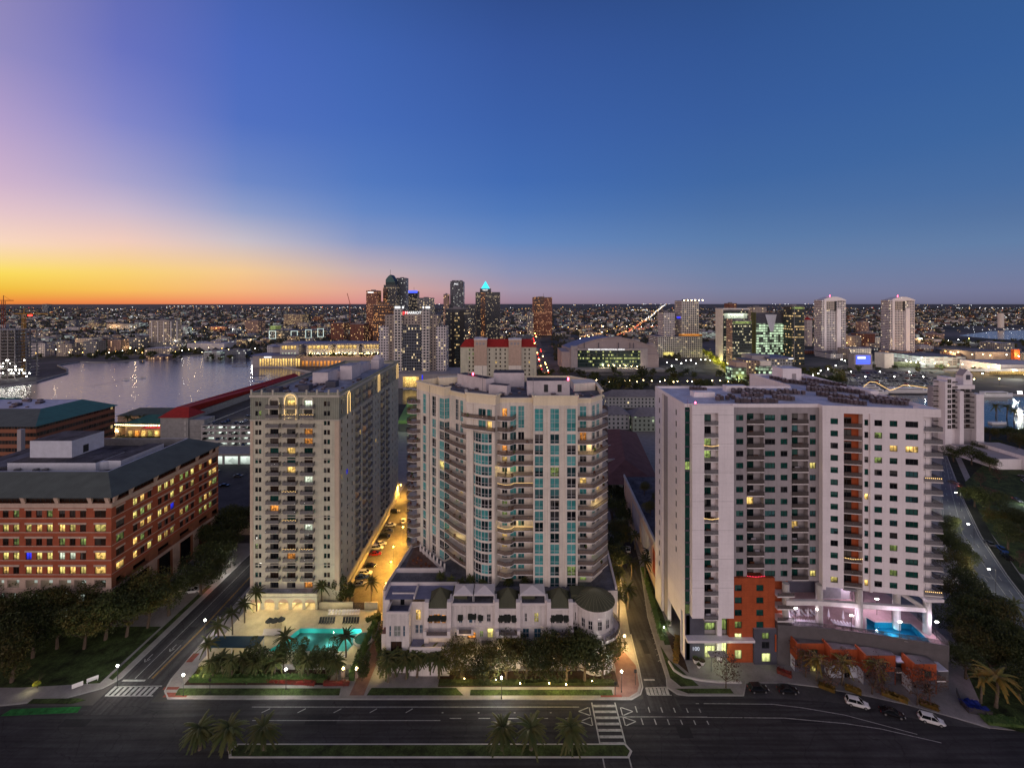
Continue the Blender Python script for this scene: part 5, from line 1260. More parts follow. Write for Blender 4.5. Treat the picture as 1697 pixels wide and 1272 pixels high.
# ================================================================ VILLAS ROW in front of the curved tower
def villas():
    r = root('town_house_row', 'white stucco town house row with green pyramid roofs and fabric canopies', 'building', (-4,116.5,0.13))
    rng = random.Random(2); Y = 116.5; k = F0/Y
    X = lambda px: (px-CX)/k
    w = MB(); wins = []
    def seg(p0, p1, y, z1, holes, m='villa wall', z0=0):
        x0, x1 = X(p0), X(p1); w.facade((x0,y),(1,0),x1-x0,z0,z1,[(h[0],h[0]+h[2],h[1],h[1]+h[3]) for h in holes],m,.22,'villa trim')
        for h in holes: wins.append(((x0,y),h[0],h[1],h[2],h[3],h[4] if len(h) > 4 else None))
    # left block with sunken terrace
    xa, xb = X(643), X(681)
    seg(643,681,114.6,14.9,[(.8,9.2,.5,2.7),(2.0,9.2,1.7,2.7,'garage glow dim'),(4.3,9.2,.5,2.7),(1.2,4.6,2.8,3.4,'glass brown')])
    w.face([(xa,114.6,0),(xa,118,0),(xa,118,14.9),(xa,114.6,14.9)],'villa wall'); w.face([(xb,114.6,0),(xb,118,0),(xb,118,14.9),(xb,114.6,14.9)],'villa wall')
    w.wall_bar([(xa+.2,114.8),(xb-.2,114.8),(xb-.2,121)],.4,14.9,15.4,'villa trim'); w.wall_bar([(xa+.2,114.8),(xa+.2,121)],.4,14.9,15.4,'villa trim'); w.face([(xa,114.6,13.2),(xb,114.6,13.2),(xb,120.5,13.2),(xa,120.5,13.2)],'villa roof')
    w.facade((xa,120.5),(1,0),xb-xa,13.2,16.6,[(2.2,3.3,13.3,15.4,.1,'glass dark')],'villa wall')
    w.box(X(632),xa,118.0,118.3,0,16.2,'villa wall'); w.box(X(634),X(643)-.01,115.6,118,0,9.2,'villa wall',top='paver'); w.face([(X(632),118,0),(X(632),124.5,0),(X(632),124.5,16.2),(X(632),118,16.2)],'villa wall')
    # flat roof behind
    w.face([(X(632),118.3,16.2),(X(755),118.3,16.2),(X(755),124.5,16.2),(X(632),124.5,16.2)],'villa roof'); w.wall_bar([(X(632)+.2,118.3),(X(632)+.2,124.3),(X(755),124.3)],.4,16.2,17.0,'villa trim'); w.wall_bar([(xb+.4,118.4),(xb+.4,124)],.35,16.2,16.9,'villa trim')
    # facade of the row
    seg(681,705,117.4,16.2,[(1.0,11.4,1.4,2.7,'lit warm'),(.9,8.0,.85,2.2,'glass blue'),(2.0,8.0,.85,2.2,'glass blue'),(1,4.2,1.2,1.8)])
    def gable(p0, p1, lit):
        seg(p0,p1,116.3,15.0,[(.7,11.3,1.0,2.2,lit),(2.0,11.3,1.7,2.4,lit),(4.1,11.3,1.0,2.2,lit),(.9,7.6,1.0,1.0),(4.0,7.6,1.0,1.6),(2.2,7.4,1.5,2.0,'lit orange')])
        x0, x1 = X(p0), X(p1)
        for a in (x0-.35,x1-.75): w.box(a,a+1.1,115.9,117.2,0,17.0,'villa trim')
        w.box(x0-.3,x1+.3,115.95,116.28,14.95,15.35,'villa trim')
    gable(706,746,'lit orange'); gable(822,860,None); gable(908,947,None)
    seg(747,822,116.9,16.2,[(2.0,11.0,.9,2.2),(4.6,11.0,1.7,2.5,'glass blue'),(7.2,11.0,.9,2.2),(9.2,11.3,1.1,2.0),(1.0,7.4,.9,1.3),(7.4,7.4,.9,1.6,'lit green'),(9.3,7.2,1.6,2.4,'lit yellow'),(4.2,7.0,2.2,1.6,'lit orange')])
    seg(860,908,116.9,16.2,[(1.1,11.4,1.0,2.1),(3.9,11.2,1.2,2.4,'lit yellow'),(1.0,7.2,1.6,2.4,'glass blue'),(3.9,7.2,1.8,2.4,'glass blue')])
    seg(947,966,117.2,16.2,[(1.0,11.5,1.0,2.1),(1.0,8.0,1.1,2.2,'glass green'),(1.0,4.6,1.1,2.2,'glass green')])
    for p0,p1 in ((747,822),(860,908),(947,966)):
        w.obox((X(p0),116.9 if p0 != 947 else 117.2),(1,0),0,X(p1)-X(p0),.01,.3,15.7,16.25,'villa trim'); w.obox((X(p0),116.9 if p0 != 947 else 117.2),(1,0),0,X(p1)-X(p0),.01,.18,10.1,10.4,'villa trim')
        n = 5 if p0 == 747 else 3
        for i in range(n):
            u = (X(p1)-X(p0))*(i+.5)/n; w.obox((X(p0),116.9 if p0 != 947 else 117.2),(1,0),u-.25,u+.25,.01,.12,10.4,15.4,'villa trim')
    w.face([(X(747),116.9,16.0),(X(966),116.9,16.0),(X(966),124,16.0),(X(747),124,16.0)],'T2 roof')
    for px in (747,820,862,906): w.box(X(px)-.45,X(px)+.45,116.8,119.5,16.0,16.9,'villa trim')
    w.build('wall', r)
    # ground storey terrace wall
    t = MB()
    t.box(X(683),X(747),113.6,117.3,0,6.6,'villa wall',top='villa roof'); t.wall_bar([(X(683),113.8),(X(747),113.8)],.3,6.6,7.2,'villa trim')
    for p0,p1,z in ((704,748,9.0),(822,862,9.0),(907,949,9.0)):
        t.box(X(p0),X(p1),114.4,116.25,z,z+.5,'villa trim'); t.box(X(p0),X(p0)+.8,114.4,115.3,z+.5,z+1.6,'villa trim'); t.box(X(p1)-.8,X(p1),114.4,115.3,z+.5,z+1.6,'villa trim'); t.box(X(p0)+.8,X(p1)-.8,114.5,114.6,z+.6,z+1.5,'railing')
    for p0,p1,z in ((758,785,9.0),(795,818,6.3),(863,905,6.3)):
        t.box(X(p0),X(p1),115.3,116.85,z,z+.4,'villa trim'); t.box(X(p0)+.3,X(p1)-.3,115.35,115.42,z+.4,z+1.4,'railing'); t.box(X(p0),X(p0)+.5,115.3,115.9,z+.4,z+1.5,'villa trim'); t.box(X(p1)-.5,X(p1),115.3,115.9,z+.4,z+1.5,'villa trim')
    t.build('terrace', r)
    # pyramid roofs of green tile
    for p0,p1 in ((708,747),(822,861),(908,948)):
        x0, x1 = X(p0), X(p1); m = MB(); c = ((x0+x1)/2,119.0,18.9); q = [(x0-.1,116.0,15.4),(x1+.1,116.0,15.4),(x1+.1,121.8,15.9),(x0-.1,121.8,15.9)]
        for i in range(4): m.face([q[i],q[(i+1)%4],c],'green tile')
        for i in range(4): m.tube([q[i],c],.1,'green tile',5)
        m.box(x1+.1,x1+4,118.6,122.5,16.05,17.2,'green tile'); m.build('pyramid_roof', r)
    # round corner tower with a ribbed cone
    cx, cy, rad = X(987)+.0, 118.2, 5.0
    c = MB(); n = 28
    c.cyl(cx,cy,0,15.9,rad-.3,rad-.3,'villa wall',n); c.cyl(cx,cy,15.9,16.4,rad+.05,rad+.15,'villa trim',n); c.cyl(cx,cy,10.0,10.35,rad-.15,rad-.15,'villa trim',n); c.cyl(cx,cy,6.2,6.5,rad-.15,rad-.15,'villa trim',n); c.build('round_tower', r)
    q = MB(); q.cyl(cx,cy,16.42,19.0,rad+.25,.12,'green tile',n)
    for i in range(n): a = 2*pi*i/n; q.tube([(cx+(rad+.25)*cos(a),cy+(rad+.25)*sin(a),16.5),(cx+.12*cos(a),cy+.12*sin(a),19.03)],.07,'villa cone rib',4)
    q.build('cone_roof', r)
    for deg in (-135,-112,-84,-58,-30):
        a = R(deg); p = (cx+(rad-.3)*cos(a), cy+(rad-.3)*sin(a)); dd = (-sin(a),cos(a))
        for z,hh in ((11.6,2.2),(7.3,2.0),(3,2)):
            O = (p[0]-dd[0]*.55,p[1]-dd[1]*.55); put_window(r,O,dd,0,z,1.1,hh,'glass dark' if z > 7 or deg < -60 else 'lit white',-.14,2,2,'frame white','window')
    b = MB(); arc = [(cx+(rad+1.3)*cos(R(t)), cy+(rad+1.3)*sin(R(t))) for t in range(-75,31,15)]; arci = [(cx+(rad-.35)*cos(R(t)), cy+(rad-.35)*sin(R(t))) for t in range(-75,31,15)]
    for (a0,a1,b0,b1) in zip(arc,arc[1:],arci,arci[1:]): b.prism([b0,a0,a1,b1],9.2,9.9,'villa trim')
    b.wall_bar(arc,.15,9.9,10.9,'railing'); b.build('round_balcony', r)
    for (O,u,z,ww,hh,g) in wins:
        put_window(r,O,(1,0),u,z,ww,hh,g or pick(rng,('glass dark',8),('glass brown',2),('glass blue',1)),.16,2 if ww > .7 else 1,2,'frame white' if ww < 2.2 else 'frame dark','window')
    # awnings
    aw = [(706,.55,13.4,1.3),(706,1.85,13.5,2.0),(706,3.95,13.4,1.3),(822,.55,13.4,1.3),(822,1.85,13.5,2.0),(822,3.95,13.4,1.3),(908,.55,13.4,1.3),(908,1.85,13.5,2.0),(908,3.95,13.4,1.3),(747,1.8,13.2,1.3),(747,4.4,13.5,2.1),(747,7.0,13.2,1.3)]
    for p0,u,z,ww in aw:
        y = 116.28 if p0 != 747 else 116.88; x = X(p0)+u; m = MB()
        m.face([(x,y,z),(x+ww,y,z),(x+ww,y-.9,z-.75),(x,y-.9,z-.75)],'awning'); m.face([(x,y-.9,z-.75),(x+ww,y-.9,z-.75),(x+ww,y-.9,z-1.0),(x,y-.9,z-1.0)],'awning')
        m.face([(x,y,z),(x,y-.9,z-.75),(x,y-.9,z-1),(x,y,z-1)],'awning'); m.face([(x+ww,y,z),(x+ww,y-.9,z-.75),(x+ww,y-.9,z-1),(x+ww,y,z-1)],'awning'); m.build('awning', r)
    for u,z,p in ((X(690),12.6,40),(X(726),8.4,70),(X(770),8.2,60),(X(842),8.2,60),(X(928),8.2,80),(X(965),5,70),(X(1000),4,90)): lamp_light('wall_light',(u,114.6 if u < 18 else 112.6,z),p,(1,.66,.28),r)
    # fabric canopies on the roof terraces are things of their own
    for i,(p0,p1,lab) in enumerate(((751,783,'white pyramid fabric canopy on the villa roof terrace next to a green gable'),(785,819,'white striped fabric canopy on the villa roof terrace between two others'),(862,904,'wide white ribbed fabric canopy on the villa roof terrace farther along'))):
        D = 118.6; x0, x1 = (p0-CX)*D/F0*.985, (p1-CX)*D/F0*.985
        q = root('canopy', lab, 'canopy', ((x0+x1)/2,119.2,16.0), 'fabric canopies on the roof terraces')
        m = MB(); c = ((x0+x1)/2,119.9,18.95); y0, y1 = 117.6, 122.2
        e = [(x0,y0,17.9),(x1,y0,17.9),(x1,y1,17.9),(x0,y1,17.9)]
        for j in range(4): m.face([e[j],e[(j+1)%4],c],'canopy fabric'); m.face([(*e[j][:2],17.55),(*e[(j+1)%4][:2],17.55),e[(j+1)%4],e[j]],'canopy fabric')
        m.build('fabric', q)
        for (x,y,z) in e: 
            pz = MB(); pz.tube([(x,y,16.05),(x,y,17.9)],.07,'white paint',6); pz.build('post', q)
        f = MB(); f.box((x0+x1)/2-1.2,(x0+x1)/2+1.2,119,120,16.05,16.5,'metal black'); f.box((x0+x1)/2-1.2,(x0+x1)/2+1.2,120,120.3,16.05,17.0,'metal black'); tag(f.build('sofa'), 'black outdoor sofa under the '+lab.split(' on ')[0]+(' nearest the gable' if i == 0 else ''), 'sofa', 'sofas under the roof canopies')
mat('villa cone rib',(0.17,0.17,0.11),0.7)
ribmat('green tile',(0.085,0.088,0.048),0.35,0.7)
villas()
# ================================================================ BACKGROUND BUILDINGS
facmat('F cream', (0.42,0.36,0.32), (0.04,0.045,0.05), 3.2, 3.2, .5, .5, .10)
facmat('F white', (0.60,0.56,0.57), (0.04,0.045,0.055), 3.0, 3.1, .55, .55, .08, (1,.75,.4), .7)
facmat('F pink', (0.34,0.22,0.18), (0.04,0.035,0.035), 3.5, 3.4, .5, .5, .16, (1,.6,.3))
facmat('F grey', (0.24,0.24,0.26), (0.05,0.055,0.06), 3.4, 3.5, .6, .5, .16)
facmat('F brick', (0.20,0.075,0.05), (0.03,0.025,0.025), 3.4, 3.4, .45, .5, .14, (1,.6,.25))
facmat('F brown', (0.12,0.065,0.05), (0.04,0.03,0.03), 2.2, 3.8, .8, .45, .18, (1,.42,.13), .8, rowlit=.25)
facmat('F copper', (0.22,0.085,0.055), (0.09,0.045,0.035), 2.0, 3.7, .75, .42, .16, (1,.5,.25), .65, rowlit=.2)
facmat('F dark', (0.05,0.055,0.065), (0.03,0.035,0.045), 1.9, 3.7, .75, .5, .10, (1,.75,.45), .55, rowlit=.12)
facmat('F slate', (0.13,0.145,0.18), (0.06,0.07,0.09), 2.6, 3.7, .7, .55, .08, (.9,.9,.8), .8)
facmat('F grid', (0.62,0.58,0.55), (0.03,0.04,0.05), 3.6, 3.2, .68, .62, .08, (1,.75,.4), .55)
facmat('F glassy', (0.04,0.05,0.055), (0.02,0.03,0.032), 2.0, 3.9, .85, .45, .16, (.95,.85,.5), .65, rowlit=.25)
facmat('F bright', (0.07,0.09,0.08), (0.10,0.14,0.11), 3.4, 4.0, .9, .68, .72, (.70,.95,.62), .75)
facmat('F warmfloors', (0.04,0.05,0.05), (0.025,0.03,0.03), 2.4, 4.0, .85, .42, .20, (1,.66,.28), .75, rowlit=.25)
facmat('F twin', (0.74,0.68,0.70), (0.02,0.025,0.035), 2.9, 3.15, .66, .66, .09, (1,.8,.5), .7)
facmat('F hotel', (0.34,0.29,0.26), (0.03,0.035,0.05), 3.6, 3.3, .42, .5, .10, (1,.72,.4), .55)
facmat('F hotelglass', (0.16,0.17,0.2), (0.02,0.025,0.035), 1.9, 3.3, .72, .72, .12, (1,.75,.42), .8)
facmat('F garage', (0.42,0.42,0.42), (0.16,0.18,0.17), 6.5, 3.4, .8, .5, .5, (.8,1,.85), .45)
facmat('F deco', (0.30,0.22,0.17), (0.05,0.04,0.04), 3.4, 3.4, .5, .5, .35, (1,.7,.3), 1.0)
mat('far dark roof',(0.20,0.19,0.21),0.9,0.3,0.05); mat('far pale roof',(0.55,0.52,0.54),0.9,0.2,0.05); mat('arena roof',(0.17,0.18,0.29),0.6,0.1,0.03)

def block(r, x0, x1, y0, y1, z0, z1, m, name='wall'):
    b = MB(); b.box(x0,x1,y0,y1,z0,z1,m); return b.build(name, r)
def tower(name, label, p0, p1, pyt, D, dep, m, cap=True, group=None, cat='tower', z0=0.1):
    x0, x1 = wx(p0,D), wx(p1,D); zt = wz(pyt,D)
    if p0 > CX: k = min(.4*(x1-x0), x0*dep/D); dep = k*D/max(x0,1); x0 += k      # the flank towards the viewer shows too
    elif p1 < CX: k = min(.4*(x1-x0), -x1*dep/D); dep = k*D/max(-x1,1); x1 -= k
    r = root(name, label, cat, ((x0+x1)/2, D, z0), group)
    block(r, x0, x1, D, D+dep, z0, zt, m)
    if cap:
        b = MB(); b.wall_bar([(x0+.3,D+.3),(x1-.3,D+.3),(x1-.3,D+dep-.3),(x0+.3,D+dep-.3)],.5,zt,zt+1.1,'far dark roof',True)
        w = x1-x0; b.box(x0+w*.3,x0+w*.62,D+dep*.35,D+dep*.7,zt+.02,zt+3.4,'far dark roof'); b.build('roof', r)
    return r, x0, x1, zt
def text(r, body, size, loc, m, name='sign'): return lettering(r, body, size, loc, m, name)
def sub(r, name, m_, *boxes):
    b = MB()
    for q in boxes: b.box(*q, m_)
    return b.build(name, r)

emit('frame glow',(.8,1,.95),.9)
# ---- downtown skyline
r,x0,x1,zt = tower('skyscraper','brown office tower with a white lit sign strip, westernmost of the skyline',607,632,482,1150,34,'F copper'); sub(r,'sign','sign white',(x0+4,x1-10,1149.4,1149.8,zt-5,zt-2.5))
r,x0,x1,zt = tower('skyscraper','low stepped bronze office tower full of orange lit floors',618,652,506,1040,36,'F brown'); sub(r,'upper_wall','F brown',(x0+10,x1-8,1046,1070,zt,zt+9))
r,x0,x1,zt = tower('skyscraper','tallest dark tower with a sharp gabled glass top',636,662,472,1200,38,'F dark',False)
b = MB(); xm = (x0+x1)/2; z1 = wz(455,1200)
b.face([(x0+5,1200,zt),(x1-1,1200,zt),(x1-4,1200,zt+12),(xm+2,1200,z1),(x0+12,1200,z1-4),(x0+5,1200,zt+14)],'glass tealdark'); b.face([(x0+5,1238,zt),(x1-1,1238,zt),(x1-4,1238,zt+12),(xm+2,1238,z1),(x0+12,1238,z1-4),(x0+5,1238,zt+14)],'glass dark')
pr = [(x0+5,zt),(x0+5,zt+14),(x0+12,z1-4),(xm+2,z1),(x1-4,zt+12),(x1-1,zt)]
for a,c in zip(pr,pr[1:]): b.face([(a[0],1200,a[1]),(c[0],1200,c[1]),(c[0],1238,c[1]),(a[0],1238,a[1])],'metal black')
b.build('gabled_top', r); sub(r,'corner_shaft','F brown',(x0-.6,x0+9,1195,1199.9,.1,zt-8)); sub(r,'antenna','metal black',(x0+13,x0+13.6,1215,1215.6,z1-4,z1+14))
tower('skyscraper','plain slate grey slab tower beside the gabled one',657,677,461,1260,30,'F slate')
r,x0,x1,zt = tower('skyscraper','dark tower with a blue lit crown',677,695,483,1350,34,'F dark'); sub(r,'lit_crown','sign blue',(x0-1,x1+1,1349,1349.6,zt-4,zt+3)); sub(r,'antenna','metal black',(x0+14,x0+14.6,1360,1360.6,zt,zt+14))
tower('skyscraper','short grey office block between the blue crowned tower and the dark one',694,720,494,1300,30,'F grey')
tower('skyscraper','narrow brown tower at the shoulder of the dark glass tower',735,745,488,1120,24,'F pink')
r,x0,x1,zt = tower('skyscraper','dark ribbed glass tower with a small white lit name near its top',746,770,467,1150,34,'F slate'); b = MB()
for i in range(9): b.cyl(x0+2+i*(x1-x0-4)/8,1149.9,.2,zt+2.5,.45,.45,'metal black',5)
b.build('rib', r); text(r,'PNC',5.5,((x0+x1)/2-1,1148.8,zt-7.5),'sign white'); sub(r,'upper_wall','F slate',(x0+4,x1-4,1152,1180,zt,zt+4))
r,x0,x1,zt = tower('skyscraper','stepped dark tower crowned by a glowing blue pyramid',788,829,484,1150,38,'F dark',False); sub(r,'upper_wall','F dark',(wx(795,1150),wx(813,1150),1155,1182,zt,wz(478,1150)))
b = MB(); q0,q1 = wx(797,1150),wx(811,1150); za,zb = wz(478,1150),wz(465,1150); e = [(q0,1157,za),(q1,1157,za),(q1,1178,za),(q0,1178,za)]; c = ((q0+q1)/2,1167,zb)
for i in range(4): b.face([e[i],e[(i+1)%4],c],'sign cyan')
b.build('lit_pyramid', r); text(r,'TRUIST',4.6,((q0+q1)/2,1154,za-5.4),'sign white'); sub(r,'lit_bay','F brown',(wx(797,1150),wx(804,1150),1149,1149.95,.1,zt-2))
tower('skyscraper','small rounded grey tower behind the pyramid topped one',819,828,492,1250,20,'F slate')
r,x0,x1,zt = tower('skyscraper','copper coloured office tower standing alone with its top floors glowing orange',882,915,493,1330,42,'F copper'); sub(r,'lit_floors','F brown',(x0+4,x1-24,1329.2,1329.9,zt-42,zt+2)); sub(r,'antenna','metal black',(x0+32,x0+32.6,1345,1345.6,zt,zt+12))
tower('office_building','grey concrete block beside the lone copper tower',873,884,518,1300,26,'F grey',cat='building')
tower('office_building','dark low office block behind the black tower',771,790,506,1050,30,'F dark',cat='building')
# ---- hotel, black tower, red roofed flats
D = 520; r = root('hotel','tall twin shaft beige hotel with a dark glass front and a red and white sign','building',(wx(685,D),D,.1))
def hb(nm,m,p0,p1,pt,dd,dep): return block(r, wx(p0,D), wx(p1,D), D+dd, D+dd+dep, .1, wz(pt,D), m, nm)
hb('central_wall','F hotel',653,716,519,3,24); hb('glass_front','F hotelglass',667,699,538,.5,2.4); hb('shaft','F grid',653,667,512,-1.5,4.4); hb('shaft','F grid',699,712,513,-1.5,4.4)
hb('wing','F hotel',636,653,522,4,24); hb('wing','F white',627,643,540,2,20); hb('wing','F hotel',716,725,522,4,24); hb('wing','F white',722,739,540,2,20)
sub(r,'sign','sign white',(wx(655,D),wx(664,D),D-2,D-1.6,wz(511,D),wz(507.5,D)),(wx(667,D),wx(670,D),D-2,D-1.6,wz(511,D),wz(507.5,D)),(wx(701,D),wx(703,D),D-2,D-1.6,wz(511,D),wz(507.5,D)),(wx(706,D),wx(713,D),D-2,D-1.6,wz(511,D),wz(507.5,D)))
text(r,'MARRIOTT',4.3,(wx(686,D),D+1.8,wz(520.2,D)),'sign white'); text(r,'JW',4.3,(wx(671,D),D+1.8,wz(520.2,D)),'sign red')
sub(r,'podium','T3 grey',(wx(640,D),wx(765,D),D-22,D+30,.2,16)); sub(r,'glazed_lobby','lit warm',(wx(668,D-22),wx(694,D-22),D-22.4,D-22.05,2,13)); sub(r,'glazed_lobby','lit blue',(wx(699,D-22),wx(701,D-22),D-22.4,D-22.05,2,15))
D = 610; r,x0,x1,zt = tower('office_tower','black glass tower with vertical shafts beside the hotel',738,780,512,D,40,'F dark'); sub(r,'shaft','metal black',(wx(748,D),wx(753,D),D-1.5,D-.05,.1,zt-4),(wx(762,D),wx(769,D),D-1.5,D-.05,.1,zt-2)); sub(r,'lit_bay','F warmfloors',(wx(753.5,D),wx(761.5,D),D-.6,D-.05,.1,zt-8))
D = 380; r = root('apartment_building','mid rise pink apartment building with red tiled hip roofs and two white shafts','building',(wx(826,D),D,.1))
x0,x1 = wx(763,D),wx(889,D); zt = wz(575,D); block(r,x0,x1,D,D+20,.1,zt,'T1 wall')
rw = MB(); wn = 0
for k in range(11):
    z = zt-3.1-3.4*k
    for p in (777,783,800,805,810,821,828,836,869,876): 
        if z > 1: add_window(rw,(0,D),(1,0),wx(p,D),z,1.1,1.7,random.choice(['glass brown']*8+['lit warm','lit green']),-.08,2)
stuff(rw.build('windows', r))
b = MB()
for p0,p1,pm0,pm1 in ((762,786,770,786),(807,843,807,843),(864,890,864,880)):
    a0,a1,c0,c1 = wx(p0,D),wx(p1,D),wx(pm0,D),wx(pm1,D); zr = wz(563,D)
    b.face([(a0,D-.6,zt),(a1,D-.6,zt),(c1,D+8,zr),(c0,D+8,zr)],'red tile'); b.face([(a1,D+20.6,zt),(a0,D+20.6,zt),(c0,D+10,zr),(c1,D+10,zr)],'red tile'); b.face([(c0,D+8,zr),(c1,D+8,zr),(c1,D+10,zr),(c0,D+10,zr)],'red tile')
    b.face([(a0,D-.6,zt),(c0,D+8,zr),(c0,D+10,zr),(a0,D+20.6,zt)],'red tile'); b.face([(a1,D-.6,zt),(c1,D+8,zr),(c1,D+10,zr),(a1,D+20.6,zt)],'red tile')
b.build('hip_roof', r)
for p0,p1 in ((786,807),(843,864)):
    b = MB(); b.box(wx(p0,D),wx(p1,D),D-1.8,D+12,wz(605,D),wz(562,D),'stone'); b.box(wx(p0,D)+.01,wx(p1,D)-.01,D-1.78,D+12,.1,wz(605.2,D),'T2 wall')
    for i in range(3): b.box(wx(p0+3+i*5.5,D),wx(p0+6.5+i*5.5,D),D-1.86,D-1.75,wz(571,D),wz(567,D),'T3 grey')
    b.box(wx(p0,D)-.2,wx(p1,D)+.2,D-2,D+12.2,wz(562.8,D),wz(561.4,D),'T2 slab'); b.build('shaft', r)
# ---- arena
mat('arena wall',(0.36,0.30,0.30),0.8,0.1,0.05)
def arena():
    D = 640; r = root('arena','wide sports arena with a curved blue grey roof and a lit glass front','arena',(wx(1015,D),D,.1))
    x0,x1 = wx(945,D),wx(1090,D); n = 20; b = MB(); zc_ = wz(558.5,D)
    arc = []
    for i in range(n+1):
        t = i/n; arc.append((x0+(x1-x0)*t, wz(577,D)+ (zc_-wz(577,D))*sin(pi*t)))
    for (xa,za),(xb,zb) in zip(arc,arc[1:]): b.face([(xa,D+4,za),(xb,D+4,zb),(xb,D+110,zb-6),(xa,D+110,za-6)],'arena roof'); b.face([(xa,D+4.02,0),(xb,D+4.02,0),(xb,D+4.02,zb-1.2),(xa,D+4.02,za-1.2)],'arena wall'); b.face([(xa,D+2.5,za-1.3),(xb,D+2.5,zb-1.3),(xb,D+2.5,zb),(xa,D+2.5,za)],'arena wall'); b.face([(xa,D+2.5,za),(xb,D+2.5,zb),(xb,D+4,zb),(xa,D+4,za)],'arena roof')
    b.face([(x0,D+4,0),(x0,D+110,0),(x0,D+110,arc[0][1]-6),(x0,D+4,arc[0][1])],'T3 grey'); b.face([(x1,D+4,0),(x1,D+110,0),(x1,D+110,arc[-1][1]-6),(x1,D+4,arc[-1][1])],'T3 grey'); b.build('roof', r)
    sub(r,'wing','arena wall',(wx(931,D),wx(946,D),D+1,D+60,.1,wz(583,D))); sub(r,'wing','arena wall',(wx(1073,D),wx(1092,D),D+1,D+60,.1,wz(587,D)))
    sub(r,'frame','T3 grey',(wx(956,D),wx(1062,D),D-4,D+2.4,wz(580,D),wz(577,D)),(wx(946,D),wx(957,D),D-1,D+2.4,.1,wz(573,D)),(wx(1061,D),wx(1073,D),D-1,D+2.4,.1,wz(577,D)))
    for p in (968,992,1025,1044,1050): sub(r,'pilaster','T3 dark',(wx(p,D),wx(p+1,D),D+1.6,D+2.4,wz(577,D),wz(568,D)))
    b = MB(); b.box(wx(957,D),wx(1061,D),D,D+1.5,wz(610,D),wz(580,D),'arena glass'); b.build('glass_front', r)
    text(r,'BENCHMARK INTERNATIONAL ARENA',2.9,(wx(1004,D),D-4.4,wz(579.6,D)),'sign white')
    b = MB(); b.box(wx(930,D),wx(1095,D),D-20,D-.05,.1,3.5,'concrete'); b.build('terrace', r)
    b = MB(); x,y = wx(1083,D),D+12; b.cyl(x,y,wz(587,D),wz(570,D),6,6,'arena wall',14); b.build('drum', r)
facmat('arena glass',(0.02,0.04,0.042),(0.015,0.03,0.03),2.0,4.6,.95,.45,.22,(.75,.80,.28),.6,rowlit=.3,winrough=.1)
arena()
# ---- convention centre
def convention():
    r = root('convention_centre','long low convention centre with glowing yellow roof pavilions by the water','building',(wx(530,680),680,.1))
    D = 680; zt = 27
    block(r, wx(440,D), wx(640,D), D+20, D+110, .1, zt, 'T3 grey'); block(r, wx(430,D), wx(500,D), D-18, D+19.9, .1, 17, 'T3 grey','waterside_hall'); block(r, wx(466,D), wx(640,D), D-6, D+19.8, .1, 14, 'stone','arcade')
    sub(r,'roof','arena roof',(wx(436,D),wx(640,D),D+14,D+112,zt,zt+.8),(wx(428,D),wx(500,D),D-20,D+19.7,17.02,17.8))
    for i,(p0,p1,dd) in enumerate(((464,495,0),(508,548,6),(556,595,12),(600,632,16))):
        q = D+dd; b = MB(); b.box(wx(p0,q),wx(p1,q),q,q+24,14.2,zt+3.6,'pale concrete',top='far dark roof'); b.box(wx(p0,q)-2,wx(p1,q)+2,q-2.5,q+26,zt+3.62,zt+4.8,'T3 grey'); b.build('pavilion', r)
        n = 5
        for j in range(n): a = wx(p0+3,q)+(wx(p1-3,q)-wx(p0+3,q))*j/n; w_ = (wx(p1-3,q)-wx(p0+3,q))/n-.8; sub(r,'window','lit warm',(a,a+w_,q-.3,q-.05,zt-2.5,zt+2.6)); sub(r,'lower_window','lit white',(a+1,a+w_-1,q-.3,q-.05,17.5,19.5))
    for j in range(16): a = wx(430,D-18)+(wx(498,D-18)-wx(430,D-18))*j/16; sub(r,'bay_window','lit warm',(a+.4,a+3.0,D-18.4,D-18.05,2,13))
    for j in range(22): a = wx(500,D-6)+j*5.4; sub(r,'arch','lit orange',(a+.5,a+4,D-6.4,D-6.05,.5,8))
    sub(r,'sign','sign white',(wx(438,D-18),wx(450,D-18),D-18.6,D-18.2,14.4,16))
convention()
# ---- right hand middle distance
D = 800; r,x0,x1,zt = tower('apartment_tower','white gridded apartment tower with lamps on its roof edge above a broad podium',1118,1158,499,D,34,'F grid'); b = MB()
for i in range(6): b.cyl(x0+5+i*6.5,D+1,zt+1.2,zt+2.4,.8,.8,'lamp warm',6)
b.build('roof_lamp', r); sub(r,'podium','F grid',(wx(1086,D),wx(1158,D),D-14,D+40,.1,wz(557,D))); sub(r,'lit_terrace','lit orange',(wx(1120,D),wx(1158,D),D-13.8,D-13.5,wz(556,D),wz(552.5,D))); sub(r,'lit_arcade','lit yellow',(wx(1094,D),wx(1112,D),D-14.5,D-14.1,.5,9)); sub(r,'window','lit blue',(wx(1121,D),wx(1128,D),D-.4,D-.05,wz(528,D),wz(524.5,D)))
tower('apartment_tower','lower cream gridded apartment tower stuck to the taller white one',1090,1118,518,D+6,30,'F white')
D = 705; r,x0,x1,zt = tower('office_tower','glass office tower with a plain cream side wall at its left',1186,1240,515,D,25,'F glassy'); q = (x0-wx(1186,D))*D/x0; sub(r,'side_wall','T2 wall',(x0-.8,x0-.02,D-.6,D+q,.1,zt+2)); sub(r,'lit_floor','lit white',(x0+2,x1-2,D-.5,D-.06,zt-12,zt-4)); sub(r,'roof_slab','T2 slab',(x0-1.4,x1+1,D-1.6,D+q,zt+2.02,zt+4))
